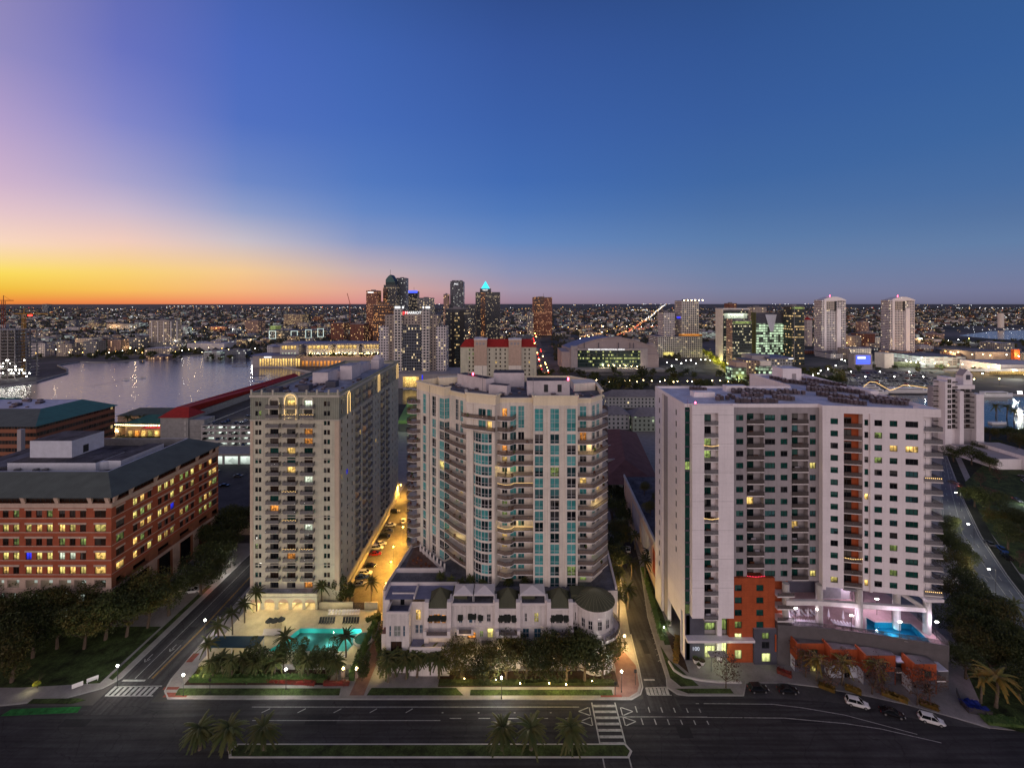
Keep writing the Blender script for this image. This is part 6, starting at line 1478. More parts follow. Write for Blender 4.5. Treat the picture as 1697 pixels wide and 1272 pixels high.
D = 655; r,x0,x1,zt = tower('office_tower','dark glass office tower with a brown lattice side in front of the cream walled one',1204,1246,532,D,17,'F glassy'); q = (x0-wx(1204,D))*D/x0; sub(r,'lattice_side','F pink',(x0-.8,x0-.02,D-.6,D+q,.1,zt+3)); sub(r,'lit_floor','lit green',(x0+1,x1-1,D-.5,D-.06,zt-4,zt-.5))
D = 720; r,x0,x1,zt = tower('office_tower','office block with a pale folded wedge over green white lit floors',1245,1299,519,D,13,'F bright',False); sub(r,'dark_top','T3 dark',(x0,x1,D-1,D-.05,wz(536,D),zt+1)); q = (x0-wx(1245,D))*D/x0; sub(r,'end_wall','olive wall',(x0-.8,x0-.02,D-1.4,D+q,.1,zt+1.5)); b = MB(); b.face([(wx(1267,D),D-1.6,wz(521,D)),(wx(1286,D),D-1.6,wz(521,D)),(wx(1279,D),D-4,wz(549,D)),(wx(1274,D),D-4,wz(549,D))],'plant white'); b.face([(wx(1267,D),D-1.6,wz(521,D)),(wx(1274,D),D-4,wz(549,D)),(wx(1275,D),D-1.1,wz(549,D))],'T3 grey'); b.face([(wx(1286,D),D-1.6,wz(521,D)),(wx(1279,D),D-4,wz(549,D)),(wx(1278,D),D-1.1,wz(549,D))],'T3 grey'); b.build('wedge', r)
D = 690; r,x0,x1,zt = tower('office_tower','tall dark glass tower with amber lit floors between the wedge block and a twin tower',1298,1333,508,D,34,'F warmfloors'); sub(r,'lit_floor','lit green',(x0+1,x1-1,D-.5,D-.06,zt-4,zt-.8)); sub(r,'corner_fin','metal grey',(wx(1315,D),wx(1316,D),D-1,D-.07,.1,zt))
D = 1000; r,x0,x1,zt = tower('apartment_tower','slim white tower with a red roof left of the nearer twin tower',1333,1346,530,D,18,'F white',False); b = MB(); b.face([(x0,D,zt),(x1,D,zt),((x0+x1)/2,D+9,zt+7)],'red tile'); b.face([(x1,D,zt),(x1,D+18,zt),((x0+x1)/2,D+9,zt+7)],'red tile'); b.face([(x0,D+18,zt),(x0,D,zt),((x0+x1)/2,D+9,zt+7)],'red tile'); b.face([(x1,D+18,zt),(x0,D+18,zt),((x0+x1)/2,D+9,zt+7)],'red tile'); b.build('roof', r)
tower('apartment_tower','dark brown slab with red roof lights behind the cream walled office',1200,1221,503,1120,26,'F brick'); tower('apartment_tower','cream apartment slab behind the wedge fronted office',1238,1270,509,1020,24,'F cream')
def museum():
    D = 560; r = root('museum','low modern museum of stacked brown and glass boxes near the channel','building',(wx(1265,D),D,.1))
    for p0,p1,pt,dd,dep,m in ((1220,1238,600,-8,20,'stone'),(1236,1258,597,-4,30,'F deco'),(1260,1278,598,-6,24,'T2 wall'),(1246,1275,589,10,26,'T3 grey'),(1276,1313,594,0,36,'F grey'),(1214,1237,609,-14,18,'F bright'),(1258,1286,607,-12,14,'F bright')):
        q = D+dd; b = MB(); b.box(wx(p0,q),wx(p1,q),q,q+dep,.1 if m != 'stone' else 9,wz(pt,q),m); b.build('wall', r)
    sub(r,'roof','arena roof',(wx(1274,D),wx(1314,D),D-2,D+38,wz(594,D)+.02,wz(593,D)+.5)); sub(r,'lit_edge','sign white',(wx(1305,D),wx(1313,D),D-2.4,D-2.05,wz(594.5,D),wz(593.4,D)))
museum()
def twin(p0, p1, pt, pb, label):
    D = F0*H/(pb-HY); r = root('apartment_tower', label, 'tower', (wx((p0+p1)/2,D),D,.1), 'twin white towers')
    x0,x1 = wx(p0,D+20),wx(p1,D); w = x1-x0; zt = wz(pt+4,D)
    block(r,x0,x0+w*.12,D+2,D+22,.1,zt,'F twin'); block(r,x0+w*.12+.02,x0+w*.56,D+4,D+22,.1,zt-14,'F twin','central_wall'); sub(r,'shaft','T3 white',(x0+w*.12-.4,x0+w*.17,D+1,D+6,.1,zt-1),(x0+w*.56,x0+w*.70,D,D+8,.1,zt-16)); block(r,x0+w*.56+.02,x1,D+8.1,D+24,.1,zt-1,'F twin','wall'); sub(r,'recess','metal black',(x0+w*.50,x0+w*.57,D+3,D+3.9,zt-20,zt-2)); block(r,x0+w*.12+.04,x0+w*.5,D+3.2,D+5,zt-18,zt-2,'F cream','upper_wall'); sub(r,'gutter','T3 white',(x0+w*.1,x0+w*.6,D+2.6,D+5,zt-2,zt-.4))  # black recess slab stands in for the shade of a hollow
    b = MB(); n = 12
    for i in range(n): t0,t1 = i/n,(i+1)/n; za,zb = zt+6*sin(pi*t0),zt+6*sin(pi*t1); xa,xb = x0+w*(.06+.88*t0),x0+w*(.06+.88*t1); b.face([(xa,D+3,zt-1),(xb,D+3,zt-1),(xb,D+3,zb),(xa,D+3,za)],'T3 white'); b.face([(xa,D+3,za),(xb,D+3,zb),(xb,D+22,zb),(xa,D+22,za)],'plant white')
    b.build('curved_roof', r); sub(r,'antenna','beacon red',(x0+w*.5,x0+w*.5+.7,D+15,D+15.7,zt+6,zt+9))
twin(1350,1407,493,589,'round topped white apartment tower, the nearer to downtown of an alike pair'); twin(1461,1522,493,586,'round topped white apartment tower, the outer of an alike pair near the estuary')
tower('podium','broad white podium with a dark glazed band under the nearer twin tower',1350,1420,586,770,40,'F white',cat='podium')
# parking structure and mall roofs
D = 660; r,x0,x1,zt = tower('parking_garage','long pale parking garage with lit decks near the marina',1476,1600,591,D,60,'F garage',False,cat='garage'); sub(r,'stair_tower','T2 wall',(wx(1462,D),wx(1477,D),D-4,D+14,.1,wz(585,D))); sub(r,'lit_shopfront','lit green',(wx(1480,D),wx(1524,D),D-.6,D-.1,1,9))
r,x0,x1,zt = tower('warehouse','very long low pale shed roof stretching to the edge of the marina',1590,1760,604,600,70,'far pale roof',False,cat='shed'); sub(r,'gallery','pale concrete',(wx(1560,590),wx(1760,590),586,588,6,9)); sub(r,'lit_front','lit warm',(wx(1640,592),wx(1760,592),592,592.4,.6,5))
tower('warehouse','dark roofed shed beyond the pale garage',1560,1700,583,760,60,'far dark roof',False,cat='shed'); tower('warehouse','orange walled shed at the far end of the sheds',1675,1690,579,730,20,'T3 orange',False,cat='shed')
tower('apartment_building','red brick low apartment row between the twin towers',1410,1450,553,985,26,'F brick',cat='building'); tower('apartment_building','long red brick low building behind the outer twin tower',1418,1440,533,1400,22,'F pink',cat='building')
r = root('billboard','blue glowing video screen with white headline on a wall by the car park','billboard',(wx(1430,640),640,.1)); sub(r,'wall','T3 grey',(wx(1416,640),wx(1446,640),640.5,652,.1,22)); sub(r,'screen','sign blue',(wx(1419,640),wx(1442,640),640,640.4,8,20)); sub(r,'headline','sign white',(wx(1421,640),wx(1434,640),639.7,639.95,15.5,18.5))
D = 1750; r = root('silo_group','pair of pale grain silos beyond the estuary','silo',(wx(1664,D),D,.1)); b = MB(); b.cyl(wx(1658,D),D,.1,wz(519,D),8.5,8.5,'T2 wall',14); b.build('silo', r); b = MB(); b.cyl(wx(1668,D),D+20,.1,wz(520,D),8.5,8.5,'T2 wall',14); b.build('silo', r)
# stepped white condominium at the right
def condo():
    D = 285; r = root('apartment_building','white stepped condominium with balconies and a gabled top beside the marina','building',(wx(1582,D),D,.1)); rng = random.Random(4)
    zt = wz(631,D); Xc = lambda p: wx(p+(1625-p)/87*14,D)
    w = MB(); fl = [2.5+3.15*k for k in range(14)]
    w.box(Xc(1549),Xc(1562),D-2,D+6,.1,zt,'T3 white'); w.box(Xc(1540),Xc(1549)-.02,D+3,D+7,.1,zt-4,'T3 grey'); w.box(Xc(1562)+.02,Xc(1577)-.02,D+.5,D+8,.1,zt+2,'T3 white'); w.box(Xc(1576),Xc(1584),D-2.5,D+8,.1,zt-6,'T3 white'); w.box(Xc(1584)+.02,Xc(1610)-.02,D+1,D+8,.1,zt-3,'T3 grey'); w.box(Xc(1610),Xc(1625),D-2,D+8,.1,zt-8,'T3 white'); w.box(Xc(1576),Xc(1612),D-.5,D+.4,zt-5,zt-2.5,'T3 white')
    w.build('wall', r)
    b = MB(); g0,g1 = Xc(1597),Xc(1615); b.box(g0,g1,D+2,D+7,zt-3,zt+3,'T3 white'); b.face([(g0-.5,D+1.9,zt+3),(g1+.5,D+1.9,zt+3),((g0+g1)/2,D+1.9,zt+7)],'T3 white'); b.face([(g0-.5,D+1.9,zt+3),((g0+g1)/2,D+1.9,zt+7),((g0+g1)/2,D+7,zt+7),(g0-.5,D+7,zt+3)],'T3 grey'); b.face([(g1+.5,D+1.9,zt+3),((g0+g1)/2,D+1.9,zt+7),((g0+g1)/2,D+7,zt+7),(g1+.5,D+7,zt+3)],'T3 grey'); b.box((g0+g1)/2-1.2,(g0+g1)/2+1.2,D+1.6,D+1.98,zt+.5,zt+3.5,'T3 dark'); b.build('gable', r)
    n = 0
    for z in fl:
        if z < 12: continue
        for p0,p1,dd in ((1539,1549,2.4),(1566,1577,-1.0),(1586,1609,-1.2)):
            if z > zt-5 and p0 == 1586: continue
            b = MB(); b.box(Xc(p0),Xc(p1)-.05,D+dd,D+dd+1.4,z-.2,z,'T2 slab'); b.box(Xc(p0),Xc(p1)-.05,D+dd,D+dd+.05,z+.1,z+1.05,'railing'); b.build('balcony', r)
        put_window(r,(Xc(1553),D-2),(1,0),0,z+.2,2.4,2.3,rng.choice(['glass brown','glass dark','glass dark']),-.1,2,2,'frame white','window')
        for p,dd in ((1568,.5),(1588,1),(1598,1)):
            if z < zt-6: put_window(r,(Xc(p),D+dd),(1,0),0,z+.05,2.6,2.2,rng.choice(['glass dark']*6+['glass brown','lit warm']),-.1,3,1,'frame dark','balcony_door')
    b = MB(); b.box(Xc(1556),Xc(1600),D-30,D-3,.1,6,'T3 white',top='T3 grey'); b.box(Xc(1600)+.1,Xc(1640),D-38,D-6,.1,8,'T3 white',top='T3 grey'); b.box(Xc(1580),Xc(1650),D+2,D+30,.1,5,'T3 grey'); b.build('low_wing', r)
condo()
# ---- left: office with green roof, pavilions, garage
def office2():
    r = root('office_building','brown banded office block with a teal sheet metal roof by the bay','building',(-270,234,.1))
    b = MB(); b.box(-330,-245.2,234.5,281,.1,30,'F band'); b.build('wall', r)
    m = MB(); A = [(-330,233),(-244,233),(-244,282.5),(-330,282.5)]; B = [(-330,255),(-264,255),(-264,280),(-330,280)]
    for i in range(3): m.face([(*A[i],30),(*A[i+1],30),(*B[i+1],34.2),(*B[i],34.2)],'teal metal roof' if i == 1 else 'green metal roof')
    m.face([(*q,34.1) for q in B],'T3 roof'); m.face([(*q,29.98) for q in A][::-1],'terrace brown'); m.build('roof', r)
    rng = random.Random(1); units(r, [(rng.uniform(-325,-270),rng.uniform(258,277),34.2,rng.uniform(.6,1.8)) for i in range(22)])
    c = MB(); c.box(-248,-246,228,230,.1,29.9,'T3 grey'); c.build('column', r)
facmat('F band',(0.26,0.10,0.055),(0.03,0.028,0.026),1.6,3.9,.94,.5,.07,(1,.72,.3),.7,rowlit=.15)
office2()
def hip(name,label,x0,x1,y0,y1,ze,zr,m,wall='stone',cat='pavilion'):
    r = root(name,label,cat,((x0+x1)/2,y0,.1)); b = MB(); b.box(x0+1,x1-1,y0+1,y1-1,.1,ze,wall); b.build('wall', r); q = MB(); s = min(x1-x0,y1-y0)*.45
    if x1-x0 > y1-y0: c0,c1 = (x0+s,(y0+y1)/2,zr),(x1-s,(y0+y1)/2,zr); F = [[(x0,y0,ze),(x1,y0,ze),c1,c0],[(x1,y1,ze),(x0,y1,ze),c0,c1],[(x0,y1,ze),(x0,y0,ze),c0],[(x1,y0,ze),(x1,y1,ze),c1]]
    else: c0,c1 = ((x0+x1)/2,y0+s,zr),((x0+x1)/2,y1-s,zr); F = [[(x0,y0,ze),(x1,y0,ze),c0],[(x1,y1,ze),(x0,y1,ze),c1],[(x0,y1,ze),(x0,y0,ze),c0,c1],[(x1,y0,ze),(x1,y1,ze),c1,c0]]
    for f in F: q.face(f,m)
    q.build('roof', r); return r
hip('pavilion','small teal hip roofed pavilion at the water\'s edge beyond the teal roofed office',-440,-398,362,392,9,15,'teal metal roof')
r = hip('market_hall','wide market hall with dull teal roof and a curved row of lights under its eaves',-272,-208,318,340,9,13,'teal metal roof'); b = MB()
for i in range(40): t = i/39; b.box(-278+72*t,-277.6+72*t,316.4-6*sin(pi*t),316.8-6*sin(pi*t),8.6+1.2*sin(pi*t),9.0+1.2*sin(pi*t),'lamp warm')
b.build('light_string', r); [sub(r,'shop_window',m_,(-268+k*4.6,-265+k*4.6,317.6,317.9,.4,4.2)) for k,m_ in enumerate(('lit warm','lit orange','lit warm','lit yellow','lit warm','lit orange','lit white','lit warm','lit yellow','lit warm','lit orange','lit warm'))]; sub(r,'red_fascia','lit red',(-258,-240,317.2,317.5,6.2,6.9))
hip('market_hall','second teal roofed hall on the waterfront behind the market front',-300,-250,344,366,8,12,'green metal roof')
hip('market_hall','low grey roofed hall to the side of the lit market front',-300,-275,300,330,7,10,'green metal roof')
def garage():
    r = root('parking_garage','grey multi storey parking garage with lit decks full of cars','garage',(-190,284,.1)); rng = random.Random(8)
    X0,X1,Y0,Y1 = -194.0,-120,284.0,400.0; w = MB(); hs = []
    for k in range(5):
        for j in range(9): u = .8+j*8.1; hs.append((u,u+7.2,1.0+3.4*k,2.9+3.4*k,3.5,'garage light'))
    w.facade((X0,Y0),(1,0),X1-X0,0,17.2,hs,'pale concrete',.6); w.face([(X0,Y0+.2,16.4),(X1,Y0+.2,16.4),(X1,Y1,16.4),(X0-26,Y1,16.4),(X0-26,Y0+8,16.4),(X0,Y0+8,16.4)],'service asphalt'); w.face([(X0,Y0,0),(X0,Y1,0),(X0,Y1,17.2),(X0,Y0,17.2)],'pale concrete'); w.build('wall', r)
    s = MB(); s.box(-221,-203.5,286,300,.1,21.5,'concrete'); s.box(-203.48,-194.02,287,297,.1,19.8,'concrete')
    for k in range(5): s.box(-206,-204.6,285.8,285.98,2.5+3.6*k,4.8+3.6*k,'pale concrete'); s.box(-203.4,-194.1,286.9,286.98,2+3.4*k,2.2+3.4*k,'metal grey')
    s.build('stair_tower', r)
    q = MB(); q.face([(-222,285,21.5),(-202.5,285,21.5),(-208,293,26.5),(-216,293,26.5)],'red tile'); q.face([(-222,452,21),(-222,285,21.5),(-216,293,26.5),(-216,452,24)],'red tile'); q.face([(-202.5,285,21.5),(-202.5,301,21.5),(-208,293,26.5)],'red tile'); q.face([(-211,299,21.5),(-211,452,21),(-216,452,24),(-216,293,26.5),(-208,293,26.5)],'red tile'); q.box(-221,-211,301,450,.1,20.9,'concrete'); q.build('red_roof', r)
    for k in range(5):
        for j in range(9):
            for c in range(2):
                if rng.random() < .8: u = X0+1.6+j*8.1+c*3.2+rng.uniform(-.2,.4); deckcars.append((u,Y0+2.2,1.02+3.4*k,rng.choice([pi/2,-pi/2])))
    for i in range(50):
        y = 290+18*rng.randint(0,5)+rng.choice((0,5)); x = rng.randint(0,20)*2.8-190
        if rng.random() < .8: deckcars.append((x,y,16.42,rng.choice([pi/2,-pi/2])))
    for x,y in ((-178,300),(-165,330),(-180,350)): lamp_light('deck_light',(x,y,22),500,(1,.95,.8),r)
deckcars = []
garage()
r = root('ramp','grey garage ramp with a lit underside behind the brick office','ramp',(-170,262,.1)); b = MB(); b.box(-196,-120,262,276,5.2,6.6,'concrete'); b.box(-196,-120,263.5,263.7,.2,5.1,'garage light')
for k in range(9): b.box(-194+k*9,-193+k*9,262.3,263.2,.1,5.2,'concrete')
b.build('deck', r)
r = hip('gatehouse','low brown flat building behind the brick office by the side street',-113,-100,182,200,5,6.5,'terrace brown',cat='building')
# shoreline apartments in the west
for i,(p0,p1,pt,D,m,lab) in enumerate(((48,92,569,800,'F white','pale four storey waterfront apartment block at the end nearest the crane'),(94,136,570,805,'F cream','cream waterfront apartment block second along from the crane'),(138,176,566,815,'F grey','grey waterfront apartment block in the middle of the shore row'),(178,214,563,840,'F pink','pinkish waterfront apartment block near the tall beige tower'),(214,247,560,900,'F grey','dark grey waterfront apartment block right before the tall beige tower'))):
    tower('apartment_building',lab,p0,p1,pt,D,40,m,group='waterfront apartment blocks',cat='building')
r,x0,x1,zt = tower('apartment_tower','beige apartment tower with stacked balconies on the far shore of the bay',247,301,531,930,34,'F cream'); b = MB()
for p in (252,262,272,284,294): b.box(wx(p,930)-.7,wx(p,930)+.7,928.6,929.9,.1,zt-2,'T2 slab')
b.build('pier', r); sub(r,'podium','F grey',(wx(244,930),wx(302,930),918,928,.1,14))
tower('tank_hall','low round topped hall on the far shore next to the beige tower',310,392,569,900,40,'far pale roof',False,cat='hall')
tower('hospital','wide beige hospital block far behind the shore apartments',146,176,535,1700,50,'F deco',cat='building'); tower('hospital','second wide cream block beside the beige hospital',177,230,537,1650,40,'F cream',cat='building')
tower('office_building','pink brick slab at the far end of the bay',406,440,531,1400,40,'F pink',cat='building'); tower('office_building','pale flat block with walls that glow yellow as if floodlit',447,466,540,1250,30,'lit green',False,cat='building'); tower('university_hall','long beige hall with a golden lit centre',470,511,521,1900,60,'F deco',cat='building')  # floodlight put into the pale block's walls, which glow themselves
tower('office_building','dark tower with a vertical blue light far off on the horizon',70,86,504,5200,60,'F slate',cat='building')
D = 1120; r,x0,x1,zt = tower('apartment_building','low dark apartment block outlined by four glowing white frames',446,541,547,D,30,'F dark',False,cat='building'); b = MB()
for p0,p1,pt,pb in ((447,458,548,561),(483,494,548,561),(507,517,546,560),(527,537,544,558)):
    for q in ((p0,p0+.7,pt,pb),(p1-.7,p1,pt,pb),(p0,p1,pt,pt+.7),(p0,p1,pb-.7,pb)): b.box(wx(q[0],D),wx(q[1],D),D-3,D-2,wz(q[3],D),wz(q[2],D),'frame glow')
b.build('light_frame', r)
tower('office_building','dark brown block between the framed apartments and the skyline',548,580,535,1080,40,'F brick',cat='building'); tower('office_building','dark maroon block close against the bronze tower',580,612,537,1060,40,'F brick',cat='building')
# construction site and cranes
r = root('building_frame','unfinished concrete building frame full of work lights near the yellow crane','building',(wx(8,560),560,.1)); b = MB(); x0,x1 = wx(-40,560),wx(24,560)
for k in range(16): b.box(x0,x1,560,590,4*k+.1,4*k+.6,'concrete')
for i in range(6):
    for j in range(3): x = x0+2+i*(x1-x0-4)/5; b.box(x-.5,x+.5,562+j*13,563+j*13,.1,62,'concrete')
b.build('floor_frame', r); b = MB(); rng = random.Random(3)
for i in range(40): x,k = rng.uniform(x0,x1+20),rng.choice((0,1,1,2,2,3,3,4,5)); b.box(x,x+.8,560.5,561,4*k+3,4*k+3.8,'lamp white')
b.build('work_light', r)
def crane(px, D, pt, label, jib=-1, pj=None, m='crane yellow', jl=50, luff=False):
    x = wx(px,D); zt = wz(pt,D); r = root('tower_crane', label, 'crane', (x,D,.1), 'tower cranes'); b = MB(); s = 1.2
    for dx in (-s,s):
        for dy in (-s,s): b.box(x+dx-.2,x+dx+.2,D+dy-.2,D+dy+.2,.1,zt,m)
    n = int(zt/4)
    for i in range(n): z = 4*i+.5; b.tube([(x-s,D-s,z),(x+s,D-s,z+4)],.13,m,4); b.tube([(x+s,D-s,z),(x+s,D+s,z+4)],.13,m,4)
    b.build('mast', r); j = MB()
    if luff: j.tube([(x,D,zt),(x+jib*9,D,zt+jl)],1.0,m,5)
    else: j.tube([(x-jib*14,D,zt+1),(x+jib*jl,D,zt+1)],.5,m,5); j.tube([(x,D,zt+8),(x+jib*jl*.7,D,zt+1.4)],.15,m,4); j.tube([(x,D,zt),(x,D,zt+8)],.5,m,4); j.box(x-jib*13-1.5,x-jib*13+1.5,D-1,D+1,zt-2,zt+1,'concrete')
    j.build('jib', r)
mat('crane yellow',(0.55,0.30,0.03),0.6,0.1); mat('crane red',(0.3,0.06,0.03),0.6,0.1)
crane(40,575,521,'yellow tower crane at the edge of the bay with a red light on its jib',1,None,'crane yellow',30); crane(6,640,499,'dark red tower crane at the left edge above the unfinished building',1,None,'crane red',14); crane(580,1500,503,'distant crane with its jib raised steeply left of the skyline',-1,None,'crane red',34,True)
b = MB(); x = wx(51,575); b.box(x-2.5,x+2.5,574,574.6,wz(523.5,575),wz(521.6,575),'tail lamp'); o = b.build('crane_sign'); tag(o,'red lit panel hanging on the jib of the yellow crane','sign')
# ---- nearer island blocks between the towers
def house_row(label, px0,px1,D,dep,ze,zr,wall,roof,name='apartment_building'):
    x0,x1 = wx(px0,D),wx(px1,D); r = hip(name,label,x0,x1,D,D+dep,ze,zr,roof,wall,'building'); return r
facmat('F island',(0.36,0.37,0.38),(0.04,0.05,0.06),3.2,3.1,.42,.5,.06,(1,.8,.4),.9)
facmat('F islandgreen',(0.27,0.32,0.27),(0.06,0.07,0.06),3.2,3.1,.42,.5,.08,(.8,1,.6),.7)
house_row('grey hipped apartment block by the channel between the two tall towers',1004,1100,405,16,10,15,'F island','far dark roof')
house_row('white walled apartment block with a dark roof and two lit stair windows',1000,1046,335,18,11,16,'F island','far dark roof'); house_row('greenish walled apartment block next to the white walled one',1047,1130,330,18,11,16,'F islandgreen','far dark roof')
mat('maroon roof',(0.15,0.07,0.065),0.95,0.2,0.3)
r = root('apartment_building','long low apartment house with a maroon hip roof along the east side street','building',(58,250,.1)); b = MB(); A = [(42,212),(66,212),(78,290),(54,296)]; b.prism(A,.1,10,'F island'); b.build('wall', r); q = MB(); c0,c1 = (56,225,16),(66,280,16); E_ = [(40.5,209,10),(68,209,10),(80,293,10),(52,300,10)]
q.face([E_[0],E_[1],c0],'maroon roof'); q.face([E_[1],E_[2],c1,c0],'maroon roof'); q.face([E_[2],E_[3],c1],'maroon roof'); q.face([E_[3],E_[0],c0,c1],'maroon roof')
for t in (.25,.5,.75): x,y = 40.5+11.5*t,209+91*t; q.box(x+1,x+9,y-.3,y+.3,11.2,14,'pale concrete')
q.build('roof', r)
b = MB(); b.box(44,47.5,243,247,4,9,'lit red'); o = b.build('lit_balcony', r)
r = root('sports_court','floodlit green sports court with a small pavilion between the towers','court',(wx(680,330),330,.1)); P_ = G((662,720),(690,720),(706,688),(676,680)); b = MB(); b.prism([gp(*q) for q in ((660,702),(690,702),(704,675),(676,670))],.1,2.5,'green court'); b.build('deck', r); sub(r,'pavilion','green court',(wx(674,372),wx(684,372),372,382,2.6,14)); lamp_light('flood_light',(-74,335,16),5000,(.75,1,.45),r)
# ---- low city behind: separate small buildings, each its own thing
CITYM = ['F cream','F white','F pink','F grey','F brick','F deco','F garage','F slate']; CW = {'F cream':'cream','F white':'white','F pink':'pinkish','F grey':'grey','F brick':'brick red','F deco':'warmly lit tan','F garage':'pale open decked','F slate':'slate blue'}
def zone(px,D):
    n = [(60,'behind the cranes'),(160,'behind the shore apartments'),(310,'around the beige shore tower'),(440,'at the head of the bay'),(560,'behind the white framed apartments'),(700,'behind the skyline'),(790,'behind the hotel'),(880,'beyond the red roofed flats'),(960,'along the orange avenue'),(1085,'behind the arena'),(1190,'behind the gridded tower'),(1300,'behind the wedge fronted office'),(1410,'behind the nearer twin tower'),(1520,'behind the outer twin tower'),(2000,'across the estuary')]
    for p, t in n:
        if px < p: return t
rng = random.Random(21); city = []
tries = 0
while len(city) < 285 and tries < 6000:
    tries += 1
    px = rng.uniform(-20,1720); py = HY+F0*H/ (10**rng.uniform(2.84,3.62))
    x,y = gp(px,py); D = y
    if D < 760 and px < 440: continue
    if D < 900 and px < 250: continue
    if D < 740 and px > 1130: continue
    if 880 < px < 912 and D < 1500: continue
    if 1560 < px and 900 < D < 1900: continue
    if 600 < px < 840 and 1000 < D < 1400: continue
    if 930 < px < 1160 and D < 850: continue
    if 1150 < px < 1210 and D < 1100: continue
    w = rng.uniform(14,46); dp = rng.uniform(14,34); h = rng.choice((5,6,7,8,8,10,12,14,18,24)) if D < 2600 else rng.choice((5,7,9,12,20))
    if any(abs(x-a)<(w+aw)/2+6 and abs(y-b)<(dp+bd)/2+10 for a,b,aw,bd in city): continue
    city.append((x,y,w,dp)); m = rng.choice(CITYM)
    hh = 'low' if h < 9 else 'mid rise'
    b = MB(); b.box(-w/2,w/2,-dp/2,dp/2,0,h,m,top='far dark roof' if rng.random()<.6 else 'far pale roof')
    if rng.random() < .5: b.box(-w*.2,w*.1,-dp*.2,dp*.2,h+.02,h+2,'far dark roof')
    o = b.build('city_building'); o.location = (x,y,.12); o.rotation_euler = (0,0,rng.uniform(-.25,.25)); tag(o,f'{hh} {CW[m]} building {zone(px,D)}','building','city buildings '+zone(px,D))

# the smaller houses and sheds farther out, too many to tell apart
hb_ = {m: MB() for m in ('F cream','F white','F grey','F deco','F brick','F garage')}
for i in range(4600):
    py = HY+F0*H/(10**rng.uniform(2.95,3.85)); px = rng.uniform(-40,1740); x,y = gp(px,py)
    if px < 440 and y < 1000: continue
    if 1560 < px and 900 < y < 1900: continue
    if 872 < px < 915 and y < 2300: continue
    if y < 1150 and 600 < px < 1420: continue
    w,d,h = rng.uniform(7,26),rng.uniform(8,18),rng.choice((4,4,5,5,6,7,9,11))
    if any(abs(x-a)<(w+aw)/2+4 and abs(y-q)<(d+bd)/2+6 for a,q,aw,bd in city): continue
    m = rng.choice(list(hb_)); hb_[m].box(x-w/2,x+w/2,y-d/2,y+d/2,.1,h,m,top=rng.choice(('far dark roof','far pale roof','far dark roof')))
al = MB()
for q in hb_.values():
    o_ = len(al.v); al.v += q.v; al.f += [tuple(k+o_ for k in f) for f in q.f]; al.m += [al.mi(q.names[k]) for k in q.m]
stuff(al.build('distant_houses'))
# ================================================================ VEGETATION
def leaf_crown(seed, rx, rz, n, ls, lobes=9, name='crown', mat_='leaf oak'):
    """crown of many small tilted leaf clumps spread over uneven lobes, with gaps"""
    rng = random.Random(seed); b = MB(); L = []
    for i in range(lobes):
        a = rng.uniform(0,2*pi); q = sqrt(rng.random())*rx*.72; L.append((q*cos(a), q*sin(a), rng.uniform(-.45,.55)*rz, rng.uniform(.30,.52)*rx))
    L.append((0,0,.2*rz,.55*rx))
    for i in range(n):
        c = rng.choice(L); t = rng.uniform(-1,1); a = rng.uniform(0,2*pi); s = sqrt(1-t*t); r0 = c[3]*rng.uniform(.62,1.08)
        p = (c[0]+r0*s*cos(a), c[1]+r0*s*sin(a), c[2]+r0*t*(rz/rx)*.9)
        u = [rng.gauss(0,1) for _ in range(3)]; v = [rng.gauss(0,1) for _ in range(3)]; lu = sqrt(sum(k*k for k in u)); lv = sqrt(sum(k*k for k in v)); z = ls*rng.uniform(.55,1.3)
        u = [k/lu*z for k in u]; v = [k/lv*z*.7 for k in v]
        b.face([tuple(p[k]-u[k] for k in range(3)), tuple(p[k]+v[k] for k in range(3)), tuple(p[k]+u[k] for k in range(3)), tuple(p[k]-v[k]*.6 for k in range(3))], mat_)
    return b.mesh(name)
def trunk_mesh(seed, h, r0, spread, m='bark', limbs=5):
    rng = random.Random(seed); b = MB(); top = (rng.uniform(-.3,.3),rng.uniform(-.3,.3),h)
    b.tube([(0,0,0),(top[0]*.4,top[1]*.4,h*.5),top],[r0*1.3,r0,r0*.7],m,8)
    for i in range(limbs):
        a = 2*pi*i/limbs+rng.uniform(-.4,.4); z = h*rng.uniform(.65,1); k = spread*rng.uniform(.6,1)
        b.tube([(top[0]*z/h,top[1]*z/h,z),(k*.5*cos(a),k*.5*sin(a),z+spread*.35),(k*cos(a),k*sin(a),z+spread*.75)],[r0*.55,r0*.35,r0*.12],m,5)
    return b.mesh('trunk')
def make_tree(name, label, loc, crown, trunk, zc, group, rz=0.0, s=1.0, sz=None):
    r = root(name, label, 'tree', loc, group)
    t = bpy.data.objects.new('trunk', trunk); COL.objects.link(t); t.parent = r; t.scale = (s,s,s)
    c = bpy.data.objects.new('crown', crown); COL.objects.link(c); c.parent = r; c.location = (0,0,zc*s); c.rotation_euler = (0,0,rz); c.scale = (s,s,(sz or s))
    return r
MATS_L = ['leaf oak','leaf dark','leaf russet','leaf lit']
OAK = [leaf_crown(i,4.2,3.4,4600,.19,13,mat_='leaf oak') for i in range(3)]; OAKD = [leaf_crown(10+i,4.5,3.5,4600,.20,13,mat_='leaf dark') for i in range(3)]
RUS = [leaf_crown(20+i,2.7,2.6,560,.17,9,mat_='leaf russet') for i in range(2)]
HOLLY = [leaf_crown(30+i,1.7,3.2,1500,.22,9,mat_='leaf dark') for i in range(2)]
TR = [trunk_mesh(i,2.6,.22,2.8) for i in range(3)]; TRS = [trunk_mesh(9+i,1.6,.10,2.6,limbs=9) for i in range(2)]
vr = random.Random(77)
